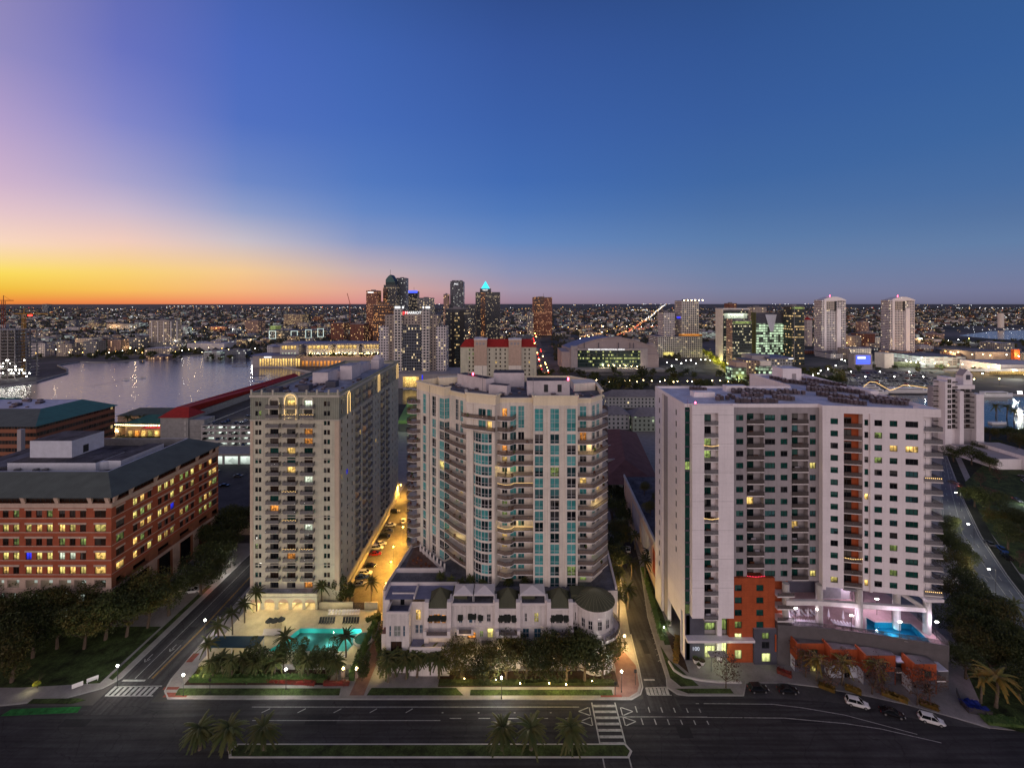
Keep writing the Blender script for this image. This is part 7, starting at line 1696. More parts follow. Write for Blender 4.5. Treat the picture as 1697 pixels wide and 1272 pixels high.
def tree_at(x, y, label, group, kind='oak', s=1.0, z=.15):
    i = vr.randint(0,2)
    if kind == 'oak': return make_tree('oak_tree',label,(x,y,z),OAK[i],TR[i],4.6,group,vr.uniform(0,6),s)
    if kind == 'dark': return make_tree('oak_tree',label,(x,y,z),OAKD[i],TR[i],4.9,group,vr.uniform(0,6),s)
    if kind == 'russet': return make_tree('crape_myrtle',label,(x,y,z),RUS[i%2],TRS[i%2],3.4,group,vr.uniform(0,6),s)
    if kind == 'holly': return make_tree('holly_tree',label,(x,y,z),HOLLY[i%2],TRS[i%2],3.4,group,vr.uniform(0,6),s)
# row of street trees in front of the villas: positions read along the pavement
row1 = [(765,1128,'oak',.86,'rounded street tree before the villas, leftmost of its row'),(802,1132,'dark',.7,'dark bushy street tree second along before the villas'),(838,1130,'oak',1.0,'street tree glowing from a ground lamp before the middle villa'),(872,1125,'oak',.95,'street tree before the middle villa, just past the bright lamp'),(905,1130,'dark',1.05,'wide dark street tree before the last gabled villa'),(938,1132,'oak',1.15,'large brownish street tree before the last gabled villa'),(968,1132,'dark',1.15,'large dark street tree at the foot of the round villa tower'),(998,1128,'oak',1.0,'brownish street tree nearest the street corner by the round villa tower'),(955,1110,'oak',.9,'half hidden street tree close to the wall by the round villa tower')]
for px,py,k,s,lab in row1:
    x,y = gp(px,py); tree_at(x,y,lab,'street trees before the villas',k,s*1.42)
# grove by the brick office
grove = [(20,1130),(55,1090),(95,1075),(140,1075),(175,1060),(210,1055),(245,1040),(30,1060),(80,1045),(125,1042),(165,1030),(205,1022),(250,1015),(15,1100),(280,1020),(-30,1090),(-60,1050),(-10,1040)]
for i,(px,py) in enumerate(grove):
    x,y = gp(px,py); tree_at(x,y,'dark oak in the grove before the brick office, '+['at its left edge','at its corner by the drive','inside its left half','in its middle front','in its middle','in its right half','at its right end','behind its left edge','in its back row on the left','in its back row','in its back row near the middle','in its back row towards the street','at the far back corner','at the very left front','at the street end','beyond the left front','outermost on the left','behind at far left'][i],'oaks before the brick office','dark' if i%3 else 'oak',vr.uniform(1.45,1.75))
for i,(px,py) in enumerate(((1012,985),(1014,955),(1016,925),(1014,893),(1015,862),(1017,835),(1020,808),(1023,785),(1027,765),(1030,905),(1033,875),(1033,845),(1032,820))):
    x,y = gp(px,py); tree_at(x,y,'dark tree between the curved tower and the east side street, '+ORD[i]+' of its row','trees along the east side street','dark' if i%3 else 'oak',vr.uniform(1.0,1.4))
for i,(x,y) in enumerate(((50,150),(53,158),(51,168),(56,175),(54,186),(60,160))): tree_at(x,y,'small tree on the planted roof of the low garage wing, '+ORD[i]+' along','trees on the garage wing roof','oak',.7,15.0)
# trees behind the brick office along the side street
for i,(px,py) in enumerate([(350,950),(372,930),(392,905),(345,915),(400,880),(375,890),(340,985),(395,955)]):
    x,y = gp(px,py); tree_at(min(x,-99.5 if i != 99 else x),y,'dark tree along the side street past the brick office, '+ORD[i]+' from the garage entrance','trees along the side street','dark',vr.uniform(1.3,1.7))
# grove right of the podium
n = 0
pts = [(1585,1010),(1600,985),(1620,1010),(1640,1040),(1605,1040),(1590,1065),(1630,1070),(1650,1090),(1610,1095),(1670,1075),(1665,1110),(1690,1120),(1580,960),(1575,925),(1592,945),(1690,1160),(1640,1120),(1600,1125),(1572,890),(1615,1050),(1655,1060)]
for i,(px,py) in enumerate(pts):
    x,y = gp(px,py); x = max(x,110.5); tree_at(x,y,'tree in the dark grove between the podium and the curving road, '+ORD[i]+' counted inward','trees of the right hand grove','dark' if i%4 else 'oak',vr.uniform(1.0,1.4))
for i,(px,py) in enumerate([(1590,745),(1620,755),(1655,750),(1690,745),(1610,770),(1640,780),(1680,765),(1575,735),(1600,728),(1640,730),(1670,728),(1697,735),(1625,805),(1615,840),(1640,850),(1655,880),(1670,910),(1690,890),(1690,940),(1580,765),(1720,760),(1715,730)]):
    x,y = gp(px,py); tree_at(x,y,'tree in the wooded strip across the curving road, '+ORD[i]+' from the white condominium','trees across the curving road','dark' if i%3 else ('oak' if i%2 else 'russet'),vr.uniform(1.0,1.5))
# pink crape myrtles before the podium, and by the entrance
for i,(px,py,lab) in enumerate([(1203,1140,'bare pinkish crape myrtle on the grass by the tower entrance'),(1335,1122,'russet crape myrtle before the row houses, first from the entrance'),(1375,1140,'russet crape myrtle before the row houses, second from the entrance'),(1395,1128,'russet crape myrtle before the row houses, third from the entrance'),(1445,1150,'russet crape myrtle before the row houses, fourth from the entrance'),(1462,1143,'russet crape myrtle before the row houses, fifth from the entrance'),(1520,1168,'pinkish crape myrtle before the row houses near the white car'),(1540,1160,'pinkish crape myrtle at the far end of the row houses'),(1640,835,'bare pinkish tree by the car park'),(1655,800,'bare pinkish tree deeper in the car park')]):
    x,y = gp(px,py); tree_at(x,y,lab,'crape myrtles','russet',1.4)
# slim hollies and magnolias by the pool and service drive
for i,(px,py) in enumerate([(470,1110),(495,1118),(525,1120),(548,1122),(562,1000),(580,998),(600,1128),(635,1120),(632,1090),(420,1118),(440,1122)]):
    x,y = gp(px,py); tree_at(x,y,'slim dark tree of the pool garden, '+ORD[i]+' of the planting','slim trees round the pool garden','holly',vr.uniform(1.05,1.4))
# palms
def palm_crown(seed, nf=22, ln=2.6, m='leaf palm', droop=1.0, fan=False):
    rng = random.Random(seed); b = MB()
    for i in range(nf):
        a = 2*pi*i/nf*2.4+rng.uniform(-.2,.2); up = rng.uniform(-.5,1.15); L = ln*rng.uniform(.8,1.1); K = 7; P = []
        for k in range(K+1):
            t = k/K; d = L*t*cos(up*(1-.5*t)); z = L*t*sin(up)-droop*L*.55*t*t; P.append((d*cos(a),d*sin(a),z))
        nx,ny = -sin(a),cos(a)
        for k in range(K):
            t = (k+.5)/K; wdt = (.42 if not fan else .5)*(1-t*.75)*min(1,t*5+.25)*ln/2.6; p,q = P[k],P[k+1]
            for s in (-1,1):
                b.face([p,q,(q[0]+nx*s*wdt+.12*cos(a),q[1]+ny*s*wdt+.12*sin(a),q[2]-wdt*.45),(p[0]+nx*s*wdt*.8,p[1]+ny*s*wdt*.8,p[2]-wdt*.4)],m)
    return b.mesh('crown')
def palm_trunk(h, r):
    b = MB(); K = 6; b.tube([(0.12*sin(k*.6),0.1*cos(k*.5)-.1,h*k/K) for k in range(K+1)],[r*1.35]+[r]*(K-1)+[r*1.2],'palm bark',8); return b.mesh('trunk')
PC = [palm_crown(1),palm_crown(2),palm_crown(3,26,2.2,fan=True)]; PG = [palm_crown(4,26,2.6,'leaf gold palm'),palm_crown(5,24,2.4,'leaf gold palm')]; PB = [palm_crown(6,52,1.9,fan=True),palm_crown(7,52,2.0,fan=True)]
PT = {h: palm_trunk(h,.17) for h in (3.5,4.5,5.5,7,9)}
def palm(x, y, label, group, crown, h, s=1.0, z=.15):
    r = root('palm_tree',label,'palm',(x,y,z),group); hh = min(PT,key=lambda k: abs(k-h))
    t = bpy.data.objects.new('trunk',PT[hh]); COL.objects.link(t); t.parent = r; t.scale = (s,s,h/hh)
    c = bpy.data.objects.new('crown',crown); COL.objects.link(c); c.parent = r; c.location = (.05,-.15,h); c.rotation_euler = (0,0,vr.uniform(0,6)); c.scale = (s,s,s); return r
for i,px in enumerate((332,380,437)): palm(wx(px,95),94.9,'small bushy palm in the road median, '+['first','second','third'][i]+' from the west street','palms in the road median',PB[i%2],4.6,1.75)
for i,px in enumerate((832,880,945)): palm(wx(px,95),94.9,'small bushy palm in the road median, '+['nearest the bright lamp','between two other palms','nearest the zebra crossing'][i],'palms in the road median',PB[i%2],4.6,1.75)
for i,(px,py) in enumerate(((655,1122),(673,1125),(691,1122),(712,1118),(727,1124),(643,1130))): palm(*gp(px,py),'bushy palm before the plain villa wall, '+ORD[i]+' from the brick walk','palms before the plain villa wall',PB[i%2],5.6,1.5)
for i,(px,py,h,lab) in enumerate(((473,1097,6.2,'feathery palm at the near edge of the pool'),(573,1098,6.4,'feathery palm at the pool edge close to the round spa'),(533,1008,6.5,'feathery palm before the cream tower arcade'),(615,1000,6.2,'feathery palm in the glow of the service drive'),(362,1082,7,'tall palm at the pool terrace corner by the west street'),(385,1060,7,'tall palm on the pool terrace beside the blue cabana'),(405,1040,6.5,'tall palm before the cream tower by the west street'),(425,1020,6.5,'palm at the left foot of the cream tower'),(345,1105,5.5,'palm in the garden corner near the street lamp'))): palm(*gp(px,py),lab,'palms round the pool',PC[i%2],h+.6,1.15)
for i,(px,py) in enumerate(((352,1128),(368,1122),(384,1126),(402,1120),(425,1124),(455,1122),(510,1126),(540,1120),(558,1126))): palm(*gp(px,py),'short bushy palm in the garden hedge before the pool, '+ORD[i]+' from the corner','palms in the garden hedge',PB[i%2],4.0+vr.random()*1.2,1.25)
for i,(px,py,h,lab) in enumerate(((1353,1128,5.2,'gold lit palm before the row houses, first from the entrance'),(1335,1112,4.6,'small gold palm beside the first row house'),(1395,1135,5.6,'gold lit palm before the row houses, second along'),(1450,1140,5.8,'gold green palm before the row houses, third along'),(1650,1172,7,'large gold lit palm by the footpath at the right'),(1625,1165,6,'slim gold palm leaning beside the large gold palm'),(1680,1040,6.5,'dark palm on the road island'))): palm(*gp(px,py),lab,'gold palms on the right',PG[i%2] if i < 6 else PC[0],h*1.05,1.25 if i != 4 else 1.75)
for i,(px,py) in enumerate(((1022,985),(1030,940),(1040,1010),(1046,960),(1052,910),(1068,960),(1075,945),(1030,890),(1045,870),(1025,1030))): palm(*gp(px,py),'palm along the east side street, '+ORD[i]+' of its line','palms along the east side street',PC[i%2],5.5+vr.random()*2,1.25)
for i,(x,y) in enumerate(((-17,126),(-14,125),(-11.5,126.5),(-8,125.2),(-1,125.5),(3.5,125.3),(-20,128))): palm(x,y,'little palm on the podium terrace below the curved tower, '+ORD[i]+' along','palms on the podium terrace',PB[i%2],1.5,.8,15.45)
for i,(px,py) in enumerate(((200,722),(222,715),(245,722),(258,712),(268,722),(235,708),(212,708))): palm(*gp(px,py),'palm in the lit market square behind the brick office, '+ORD[i]+' across','palms in the market square',PC[i%2],8,1.7)
for i,(px,py) in enumerate(((1650,690),(1668,692),(1610,705),(1572,700),(1680,700))): palm(*gp(px,py),'palm on the marina bank by the white condominium, '+ORD[i]+' along','palms on the marina bank',PC[i%2],9,2.0)
for i,(px,py) in enumerate(((1080,632),(1064,628),(660,636),(672,634),(690,637),(708,633))): palm(*gp(px,py),'palm on the far channel bank, '+['before the arena wing','before the arena glass front','first before the hotel','second before the hotel','third before the hotel','last before the hotel'][i],'palms on the far channel bank',PC[i%2],10,2.2)
# hedges and low beds
def hedge(x0,y0,x1,y1,w,h,m,label,n=None,z=.16,name='hedge'):
    rng = random.Random(int(x0*7+y0)); (dx,dy),L = unit((x0,y0),(x1,y1)); b = MB(); n = n or int(L*w*h*26)
    b.obox((x0,y0),(dx,dy),.1,L-.1,-w*.4,w*.4,z,z+h*.8,m)
    for i in range(n):
        u,v,t = rng.uniform(0,L),rng.uniform(-w/2,w/2),rng.uniform(.1,1)*h; p = (x0+dx*u-dy*v,y0+dy*u+dx*v,z+t); s = rng.uniform(.1,.26); q = [[rng.gauss(0,1)*s for _ in range(3)] for _ in range(2)]
        b.face([tuple(p[k]-q[0][k] for k in range(3)),tuple(p[k]+q[1][k] for k in range(3)),tuple(p[k]+q[0][k] for k in range(3))],m)
    o = b.build(name); return tag(o,label,'hedge')
hedge(-79,112.2,-45.5,112.2,1.6,1.4,'leaf hedge','long clipped hedge between the pavement and the pool'); hedge(-79,114.4,-60,114.4,1.4,1.8,'leaf dark','dark taller hedge by the cabana'); hedge(-60,112.0,-48,111.0,1.0,.9,'leaf red','red leaved hedge beside the garden gate'); hedge(-46,111,-39.6,111,1.0,.9,'leaf red','short red leaved hedge by the brick walk'); hedge(-39.6,112,-39.2,131,1.5,2.6,'leaf hedge','tall hedge between the pool and the brick walk'); hedge(-42,131,-38.8,134,1.6,2.2,'leaf hedge','bright hedge at the back corner of the pool deck')
hedge(-18,111.2,25,111.2,1.4,.9,'leaf dark','low hedge along the pavement before the villas'); hedge(46.2,127,42.2,117.5,1.6,.7,'leaf gold','gold leaved ground planting by the side wall of the white tower'); hedge(41.5,125.5,46.0,160,1.6,.7,'leaf hedge','planting strip along the white tower wall by the parking stalls'); hedge(-34.2,150,-31.5,205,2.2,2.6,'leaf dark','dark hedge along the service drive wall'); hedge(-37.5,138.5,-34.8,150,2.0,1.8,'leaf dark','dark shrubs at the mouth of the service drive')
for i,(px,py,m) in enumerate(((1300,1118,'leaf red'),(1370,1142,'leaf gold'),(1414,1146,'leaf gold'),(1490,1160,'leaf gold'),(1540,1172,'leaf gold'),(1475,1155,'leaf gold'))):
    x,y = gp(px,py); hedge(x-1.4,y+1.0,x+1.4,y-.8,1.6,1.0,m,['red leaved shrub bed before the first row house','gold shrub bed before the second row house','gold shrub bed beside the pink tree','gold shrub bed before the fourth row house','gold shrub bed at the end of the row houses','small gold shrub bed between two pink trees'][i],name='shrub_bed')
hedge(*gp(1630,1195),*gp(1690,1200),2.5,.8,'leaf hedge','yellow green shrubs by the footpath at the right corner',name='shrub_bed')
# lit tree by the far left drive
x,y = gp(62,1140); r = make_tree('shrub','yellow green shrub lit by a ground lamp beside the far left driveway',(x,y,.15),leaf_crown(91,1.2,1.2,500,.16,6,mat_='leaf lit'),TRS[0],1.2,None,0,.8); r['category'] = 'shrub'; lamp_light('ground_lamp',(x-.6,y-1.4,1.2),60,(1,.9,.5),None)
# far trees: channel bank, city
FT = [leaf_crown(40+i,5.5,4.2,260,.85,7,'far_tree',m) for i,m in enumerate(('leaf dark','leaf dark','leaf oak'))]
def far_tree(x,y,label,group,s=1.0):
    o = bpy.data.objects.new('tree',vr.choice(FT)); COL.objects.link(o); o.location = (x,y,4.2*s); o.rotation_euler = (0,0,vr.uniform(0,6)); o.scale = (s,s,s*vr.uniform(.8,1.15)); tag(o,label,'tree',group)
def onbuild(x,y): return any(abs(x-a)<w/2+4 and abs(y-b)<d/2+4 for a,b,w,d in city)
for i in range(95):
    px = vr.uniform(868,1250); py = vr.choice((vr.uniform(634,646),vr.uniform(618,634),vr.uniform(638,648)))
    far_tree(*gp(px,py),'dark mangrove tree on the far bank of the channel','trees on the channel bank',vr.uniform(.8,1.5))
for i in range(40): far_tree(*gp(vr.uniform(1330,1400),vr.uniform(612,650)),'bushy tree by the bend of the boulevard','trees by the boulevard',vr.uniform(.8,1.4))
for i in range(75): far_tree(*gp(vr.uniform(20,420),vr.choice((vr.uniform(583,590),vr.uniform(587,598)))),'tree on the far shore of the bay','trees on the far shore',vr.uniform(.8,1.5))
for i in range(46):
    x,y = wx(vr.uniform(512,636),680),vr.uniform(676,698); far_tree(x,y,'tree on the lit terrace of the convention centre','trees on the convention terrace',vr.uniform(.45,.8)); COL.objects[-1].location.z += 14
for i in range(34): far_tree(*gp(vr.uniform(1400,1690),vr.uniform(604,617)),'tree before the pale garage and sheds','trees before the pale garage',vr.uniform(.6,1.1))
for i in range(40): far_tree(*gp(vr.uniform(1520,1720),vr.uniform(566,577)),'tree on the flat ground between the sheds and the estuary','trees by the estuary',vr.uniform(.8,1.3))
LT = [leaf_crown(60+i,5,4.5,420,.6,7,'lit_tree','leaf lit') for i in range(2)]
for i in range(11):
    px,py = 1168+i*5.2+vr.uniform(-2,2), 588+i*4.2; x,y = gp(px,py); o = bpy.data.objects.new('tree',LT[i%2]); COL.objects.link(o); o.location = (x,y,7); s = vr.uniform(1.0,1.5); o.scale = (s,s,s*1.2); tag(o,'tree with its crown lit bright yellow along the avenue, '+ORD[i]+' from the gridded tower','tree','lit avenue trees')
    lamp_light('uplight',(x,y-9,4),6500,(1,.92,.3),None,.5)
# woods that read as one mass, out to the horizon
b = MB(); wr = random.Random(5)
for i in range(11500):
    py = HY+F0*H/(10**wr.uniform(2.86,3.95)); px = wr.uniform(-60,1760); x,y = gp(px,py)
    if px < 440 and y < 830: continue
    if 1560 < px and 900 < y < 1850: continue
    if 930 < px < 1100 and y < 790: continue
    if y < 1100 and 1130 < px: continue
    if onbuild(x,y): continue
    if 872 < px < 915 and y < 2200: continue
    s = (3.5+y/900)*wr.uniform(.7,1.5); h = wr.uniform(6,11)*(1 if y < 3000 else 1.25); k = 5; a0 = wr.random()*6
    base = [(x+s*cos(a0+2*pi*j/k)*wr.uniform(.7,1.2),y+s*sin(a0+2*pi*j/k)*wr.uniform(.7,1.2),h*wr.uniform(.25,.6)) for j in range(k)]
    ap = (x+wr.uniform(-1,1),y,h)
    for j in range(k): b.face([base[j],base[(j+1)%k],ap],'leaf far'); b.face([(base[j][0],base[j][1],0),(base[(j+1)%k][0],base[(j+1)%k][1],0),base[(j+1)%k],base[j]],'leaf far')
foliage('leaf far',(0.026,0.030,0.018),(0.06,0.055,0.034),0)
stuff(b.build('woods'))

# ================================================================ LIGHTS OF THE CITY
def street_lamp(loc, label, group, h=4.6, m='lamp white', power=900, col=(1,.95,.82), r0=.24, arm=0.0, cone=0):
    r = root('street_lamp',label,'street lamp',loc,group); x,y,z = loc
    b = MB(); b.cyl(x,y,z,z+.5,.13,.1,'metal black',8); b.cyl(x,y,z+.5,z+h,.06,.05,'metal black',8); 
    if arm: b.tube([(x,y,z+h),(x+arm,y,z+h+.15)],.05,'metal black',6)
    b.build('pole', r); g = MB(); hx = x+arm
    if arm: g.box(hx-.35,hx+.35,y-.18,y+.18,z+h+.02,z+h+.12,m)
    else:
        for k in range(4): g.cyl(hx,y,z+h+r0*2*k/4,z+h+r0*2*(k+1)/4,r0*sin(pi*(k+.15)/4.3)+.02,r0*sin(pi*(k+1)/4.3)+.02,m,10,cap=True)
    g.build('lamp_globe', r); lamp_light('lamp_light',(hx,y-(.05 if arm or cone else .5),z+h+(-.35 if arm or cone else .25)),power,col,r,.2,cone); return r
SL = [(195,1137,217,'tall','by the brick office lawn, near the white sign'),(340,1057,0,'','on the west street by the pool terrace corner'),(374,951,0,'','far up the west street'),(304,1153,0,'','at the pool corner of the west crossing'),(474,1143,0,'','on the pavement before the pool hedge'),(831,1158,0,'','on the pavement before the middle villa'),(1030,1147,0,'','on the corner paving by the round villa tower')]
for px,py,_,_2,lab in SL: street_lamp((*gp(px,py),.14),'glowing white globe street lamp '+lab,'globe street lamps',4.7,power=1300)
for px,py,lab in ((1592,846,'first from the bend'),(1614,903,'second from the bend'),(1650,985,'nearest the viewer'),(1557,743,'at the bend')): street_lamp((*gp(px,py),.14),'cobra head street lamp along the curving road, '+lab,'lamps along the curving road',8.0,'lamp white',2200,(1,.93,.72),arm=-2.2)
for px,py,lab in ((1019,1008,'beside the cone roof'),(1035,1075,'below the round villa balcony'),(1024,960,'up the street behind the cone roof')): street_lamp((*gp(px,py),.14),'warm glowing street lamp on the east side street '+lab,'warm lamps of the east side street',3.2,'lamp warm',2600,(1,.66,.2))
for px,py,lab in ((648,962,'near its mouth'),(668,900,'half way along'),(683,858,'farther along'),(640,1000,'by the palm'),(652,935,'before the hedge'),(664,825,'at its far end')): street_lamp((*gp(px,py),.14),'amber lamp of the service drive between the towers, '+lab,'amber lamps of the service drive',6.0,'lamp orange',17000 if py < 990 else 6000,(1,.52,.08),cone=172)
for i,(px,py) in enumerate(((732,1062),(770,1128),(822,1130),(862,1135),(910,1135),(938,1137),(981,1132),(345,1112),(638,1106))):
    x,y = gp(px,py); r = root('garden_lamp','small warm garden lamp in the planting, '+['by the villa terrace','before the first villa','left of the bright street lamp','right of the bright street lamp','under the brownish trees','under the large dark tree','by the round tower','in the corner garden by the west crossing','beside the brick walk'][i],'lamp',(x,y-.3,.16),'garden lamps'); b = MB(); b.cyl(x,y-.3,.16,.7,.04,.04,'metal black',6); b.build('post', r); g = MB(); g.cyl(x,y-.3,.7,.95,.12,.1,'lamp warm',8); g.build('lamp_globe', r); lamp_light('lamp_light',(x,y-1.9,2.6),420,(1,.74,.26),r)
x,y = gp(1106,1040); r = root('shrub_lamp','bright uplight on a round shrub at the side wall of the white tower','lamp',(x,y,.16)); b = MB(); b.cyl(x-1,y,.16,.4,.1,.1,'lamp white',8); b.build('lamp_globe', r); lamp_light('lamp_light',(x-1.2,y-.8,1.2),220,(.95,1,.8),r); r = make_tree('shrub','round pale shrub lit by an uplight at the side wall of the white tower',(x+.4,y+.3,.16),leaf_crown(95,1.2,1.3,500,.15,6,mat_='leaf hedge'),TRS[1],1.3,None,0,.9); r['category'] = 'shrub'
# mid distance lamps: each its own, up to where they merge
_fl = {}
def flamp(px,py,h,rad,m,label,group,light=0,col=(1,.8,.5),pos=None):
    x,y,z = pos or (*gp(px,py),.1); k = (h,rad,m)
    if k not in _fl: b = MB(); b.cyl(0,0,0,h,.12,.1,'metal black',4); b.cyl(0,0,h,h+rad*1.3,rad,rad,m,6); _fl[k] = b.mesh('street_lamp')
    o = bpy.data.objects.new('street_lamp',_fl[k]); COL.objects.link(o); o.location = (x,y,z); tag(o,label,'street lamp',group)
    if light: lamp_light('lamp_light',(x,y-.8,z+h+1.2),light,col,None,.6)
fr = random.Random(31)
for i in range(26): flamp(930+i*11.5+fr.uniform(-3,3),638+fr.uniform(-1.5,2.5),5,.42,'lamp warm','small lamp along the riverwalk on the far channel bank','riverwalk lamps',700 if i%3==0 else 0)
for i in range(9): flamp(980+i*9.5,612+i*.3,6,.5,'lamp warm','lamp in the row before the arena front','arena front lamps',2500 if i%2==0 else 0)
for i in range(60): flamp(fr.uniform(505,632),610,4,.3,'lamp warm','lamp among the trees of the convention terrace','convention terrace lamps',900 if i%4==0 else 0,(1,.7,.3),(wx(fr.uniform(510,634),680),fr.uniform(674.5,697),14.1))
for i in range(34): flamp(60+i*11,586+fr.uniform(-1,9)-i*.15,7,.42,fr.choice(['lamp warm','lamp orange','lamp white']),'lamp along the far shore of the bay','far shore lamps',1800 if i%3==0 else 0,(1,.75,.4))
for i in range(22): flamp(fr.uniform(650,745),fr.uniform(628,640),4,.34,fr.choice(['lamp warm','lamp orange']),'warm lamp in the hotel forecourt','hotel forecourt lamps',1300 if i%2==0 else 0,(1,.55,.18))
for i in range(30): t = i/29; flamp(904-24*t+fr.choice((-5,5))*(1-t*.6),628-85*t,8,.5+t*.6,fr.choice(['lamp orange','tail lamp','lamp warm']),'lamp or tail light along the orange avenue','avenue lights',5000 if i%4==0 else 0,(1,.4,.1))
for i in range(14): flamp(1395+i*12+fr.uniform(-3,3),fr.uniform(598,612),9,.6,'lamp white','white lamp before the pale garage','lamps before the pale garage',2500 if i%3==0 else 0,(.95,1,.9))
for i in range(7): flamp(*((1341,640),(1347,633),(1356,630),(1360,625),(1372,622),(1385,616),(1400,607))[i],8,.5,'lamp white','white lamp on the bend of the boulevard','boulevard lamps',2500,(1,.9,.75))
for i in range(12): flamp(1600+i*14,fr.uniform(612,640),7,.5,fr.choice(['lamp warm','lamp white']),'lamp by the long shed at the marina','marina shed lamps',3000 if i%2==0 else 0,(1,.8,.5))
for i in range(14): flamp(196+i*6,fr.uniform(712,724),3.5,.22,'lamp warm','warm light in the market square','market square lamps',900 if i%2==0 else 0,(1,.75,.35))
for i in range(10): flamp(1105+i*8,fr.uniform(604,618),8,.45,'lamp white','white lamp beside the arena and the lit avenue','lamps beside the arena',2200 if i%2==0 else 0,(.9,1,.85))
for q in ((1022,780),(1034,806),(1018,768),(1040,850)): flamp(*q,5,.28,'lamp white','white lamp before the maroon roofed apartment house','lamps before the maroon roofed house',1400,(.95,1,.95))
flamp(1690,668,9,1.4,'lamp white','bright floodlight across the marina basin','marina floodlight',9000,(1,1,1)); flamp(418,600,10,.6,'lamp white','white floodlight on the riverwalk corner','riverwalk floodlight',3000,(1,.95,.85)); flamp(131,588,10,1.1,'lamp white','bright floodlight on the far shore near the pale apartments','shore floodlight',2500,(1,.95,.8)); flamp(216,585,9,.9,'lamp warm','warm floodlight on the far shore before the grey apartments','shore floodlight',2500,(1,.8,.4))
for k,(a,c,nm) in enumerate((((60,575),(440,572),'shore drive'),((560,560),(880,556),'downtown street'),((930,548),(1180,540),'street behind the arena'),((1240,540),(1560,536),'eastern street'),((1380,575),(1620,566),'street by the twin towers'),((150,545),(420,548),'western avenue'),((960,565),(1090,530),'expressway'),((1440,600),(1690,628),'shed yard'),((620,545),(880,535),'northern street'),((1560,590),(1697,600),'shed yard'))):  # street lamps added to brighten the mid city
    for i in range(12):
        t = (i+fr.uniform(0,.6))/12; flamp(a[0]+(c[0]-a[0])*t,a[1]+(c[1]-a[1])*t+fr.uniform(-3,3),9,.55,fr.choice(['lamp warm','lamp warm','lamp orange','lamp white']),'added lamp brightening the '+nm,'added lamps of the '+nm,30000 if i%2 else 0,fr.choice([(1,.62,.28),(1,.5,.2),(.95,.95,.85)]))
# the thousands farther off, too many to count
b = MB(); cr = random.Random(12)
def dot(x,y,z,s,m): b.face([(x-s,y,z),(x,y-s*.2,z-s),(x+s,y,z),(x,y+s*.2,z+s)],m)
emit('far white',(.95,.97,1),5.0); emit('far warm',(1,.62,.25),3.6); emit('far orange',(1,.32,.10),3.2); emit('far red',(1,.05,.04),3.2); emit('far green',(.5,1,.6),2.6)
for i in range(4200):
    py = HY+F0*H/(10**cr.uniform(2.92,4.05)); px = cr.uniform(-60,1760); x,y = gp(px,py)
    if px < 440 and y < 860: continue
    if 1560 < px and 900 < y < 1850: continue
    if 925 < px < 1110 and y < 800: continue
    c = sin(px*.021+1.3)*sin(math.log(y)*9+px*.004)+.5*sin(px*.053)*sin(math.log(y)*23)
    if c < .05 and cr.random() < .85: continue
    s = max(.24,y/2900)*cr.choice((.4,.5,.6,.75,.9,1.7)); m = cr.choices(['far white','far warm','far orange','far red','far green'],[2,6,4,.5,.4])[0]
    dot(x,y,5+cr.uniform(0,6)+y/1500,s,m)
# bright clusters: stadium and yard floodlights near the horizon
for (cx_,py,sp,n_) in ((190,514,30,14),(330,509,60,26),(210,527,40,12),(480,512,50,14),(560,511,40,12),(700,505,60,10),(230,547,60,22),(985,507,60,10),(1060,516,14,26),(1080,505,30,12),(1640,512,60,18),(1560,507,60,16),(1330,505,60,14),(1560,548,90,34),(1640,556,70,26),(400,552,30,14),(300,556,40,14),(1650,528,60,20),(540,528,50,12),(1000,535,60,16)):
    for i in range(n_):
        x,y = gp(cx_+cr.uniform(-sp,sp),py+cr.uniform(-1,1)*max(.4,(py-HY)*.1)); dot(x,y,12+y/900,max(.5,y/2000)*cr.uniform(.6,1.2),cr.choice(['far white','far white','far warm']))
# expressway: string of lamps climbing to the horizon and glowing red traffic
for i in range(120):
    t = i/119; px,py = 1040+60*t**.6-(1-t)*20,560-54*t; x,y = gp(px+cr.uniform(-4,4)*(1-t)+cr.uniform(-2,2),py); dot(x,y,9,max(.5,y/1500),cr.choice(['far orange','far warm','far orange','far red']) if t < .5 else cr.choice(['far white','far warm']))
for i in range(90):
    t = cr.random(); x,y = gp(1035+55*t+cr.uniform(-6,6),553-12*t); dot(x,y,6,.8,cr.choice(['far orange','far red','far warm']))
stuff(b.build('city_lights'))

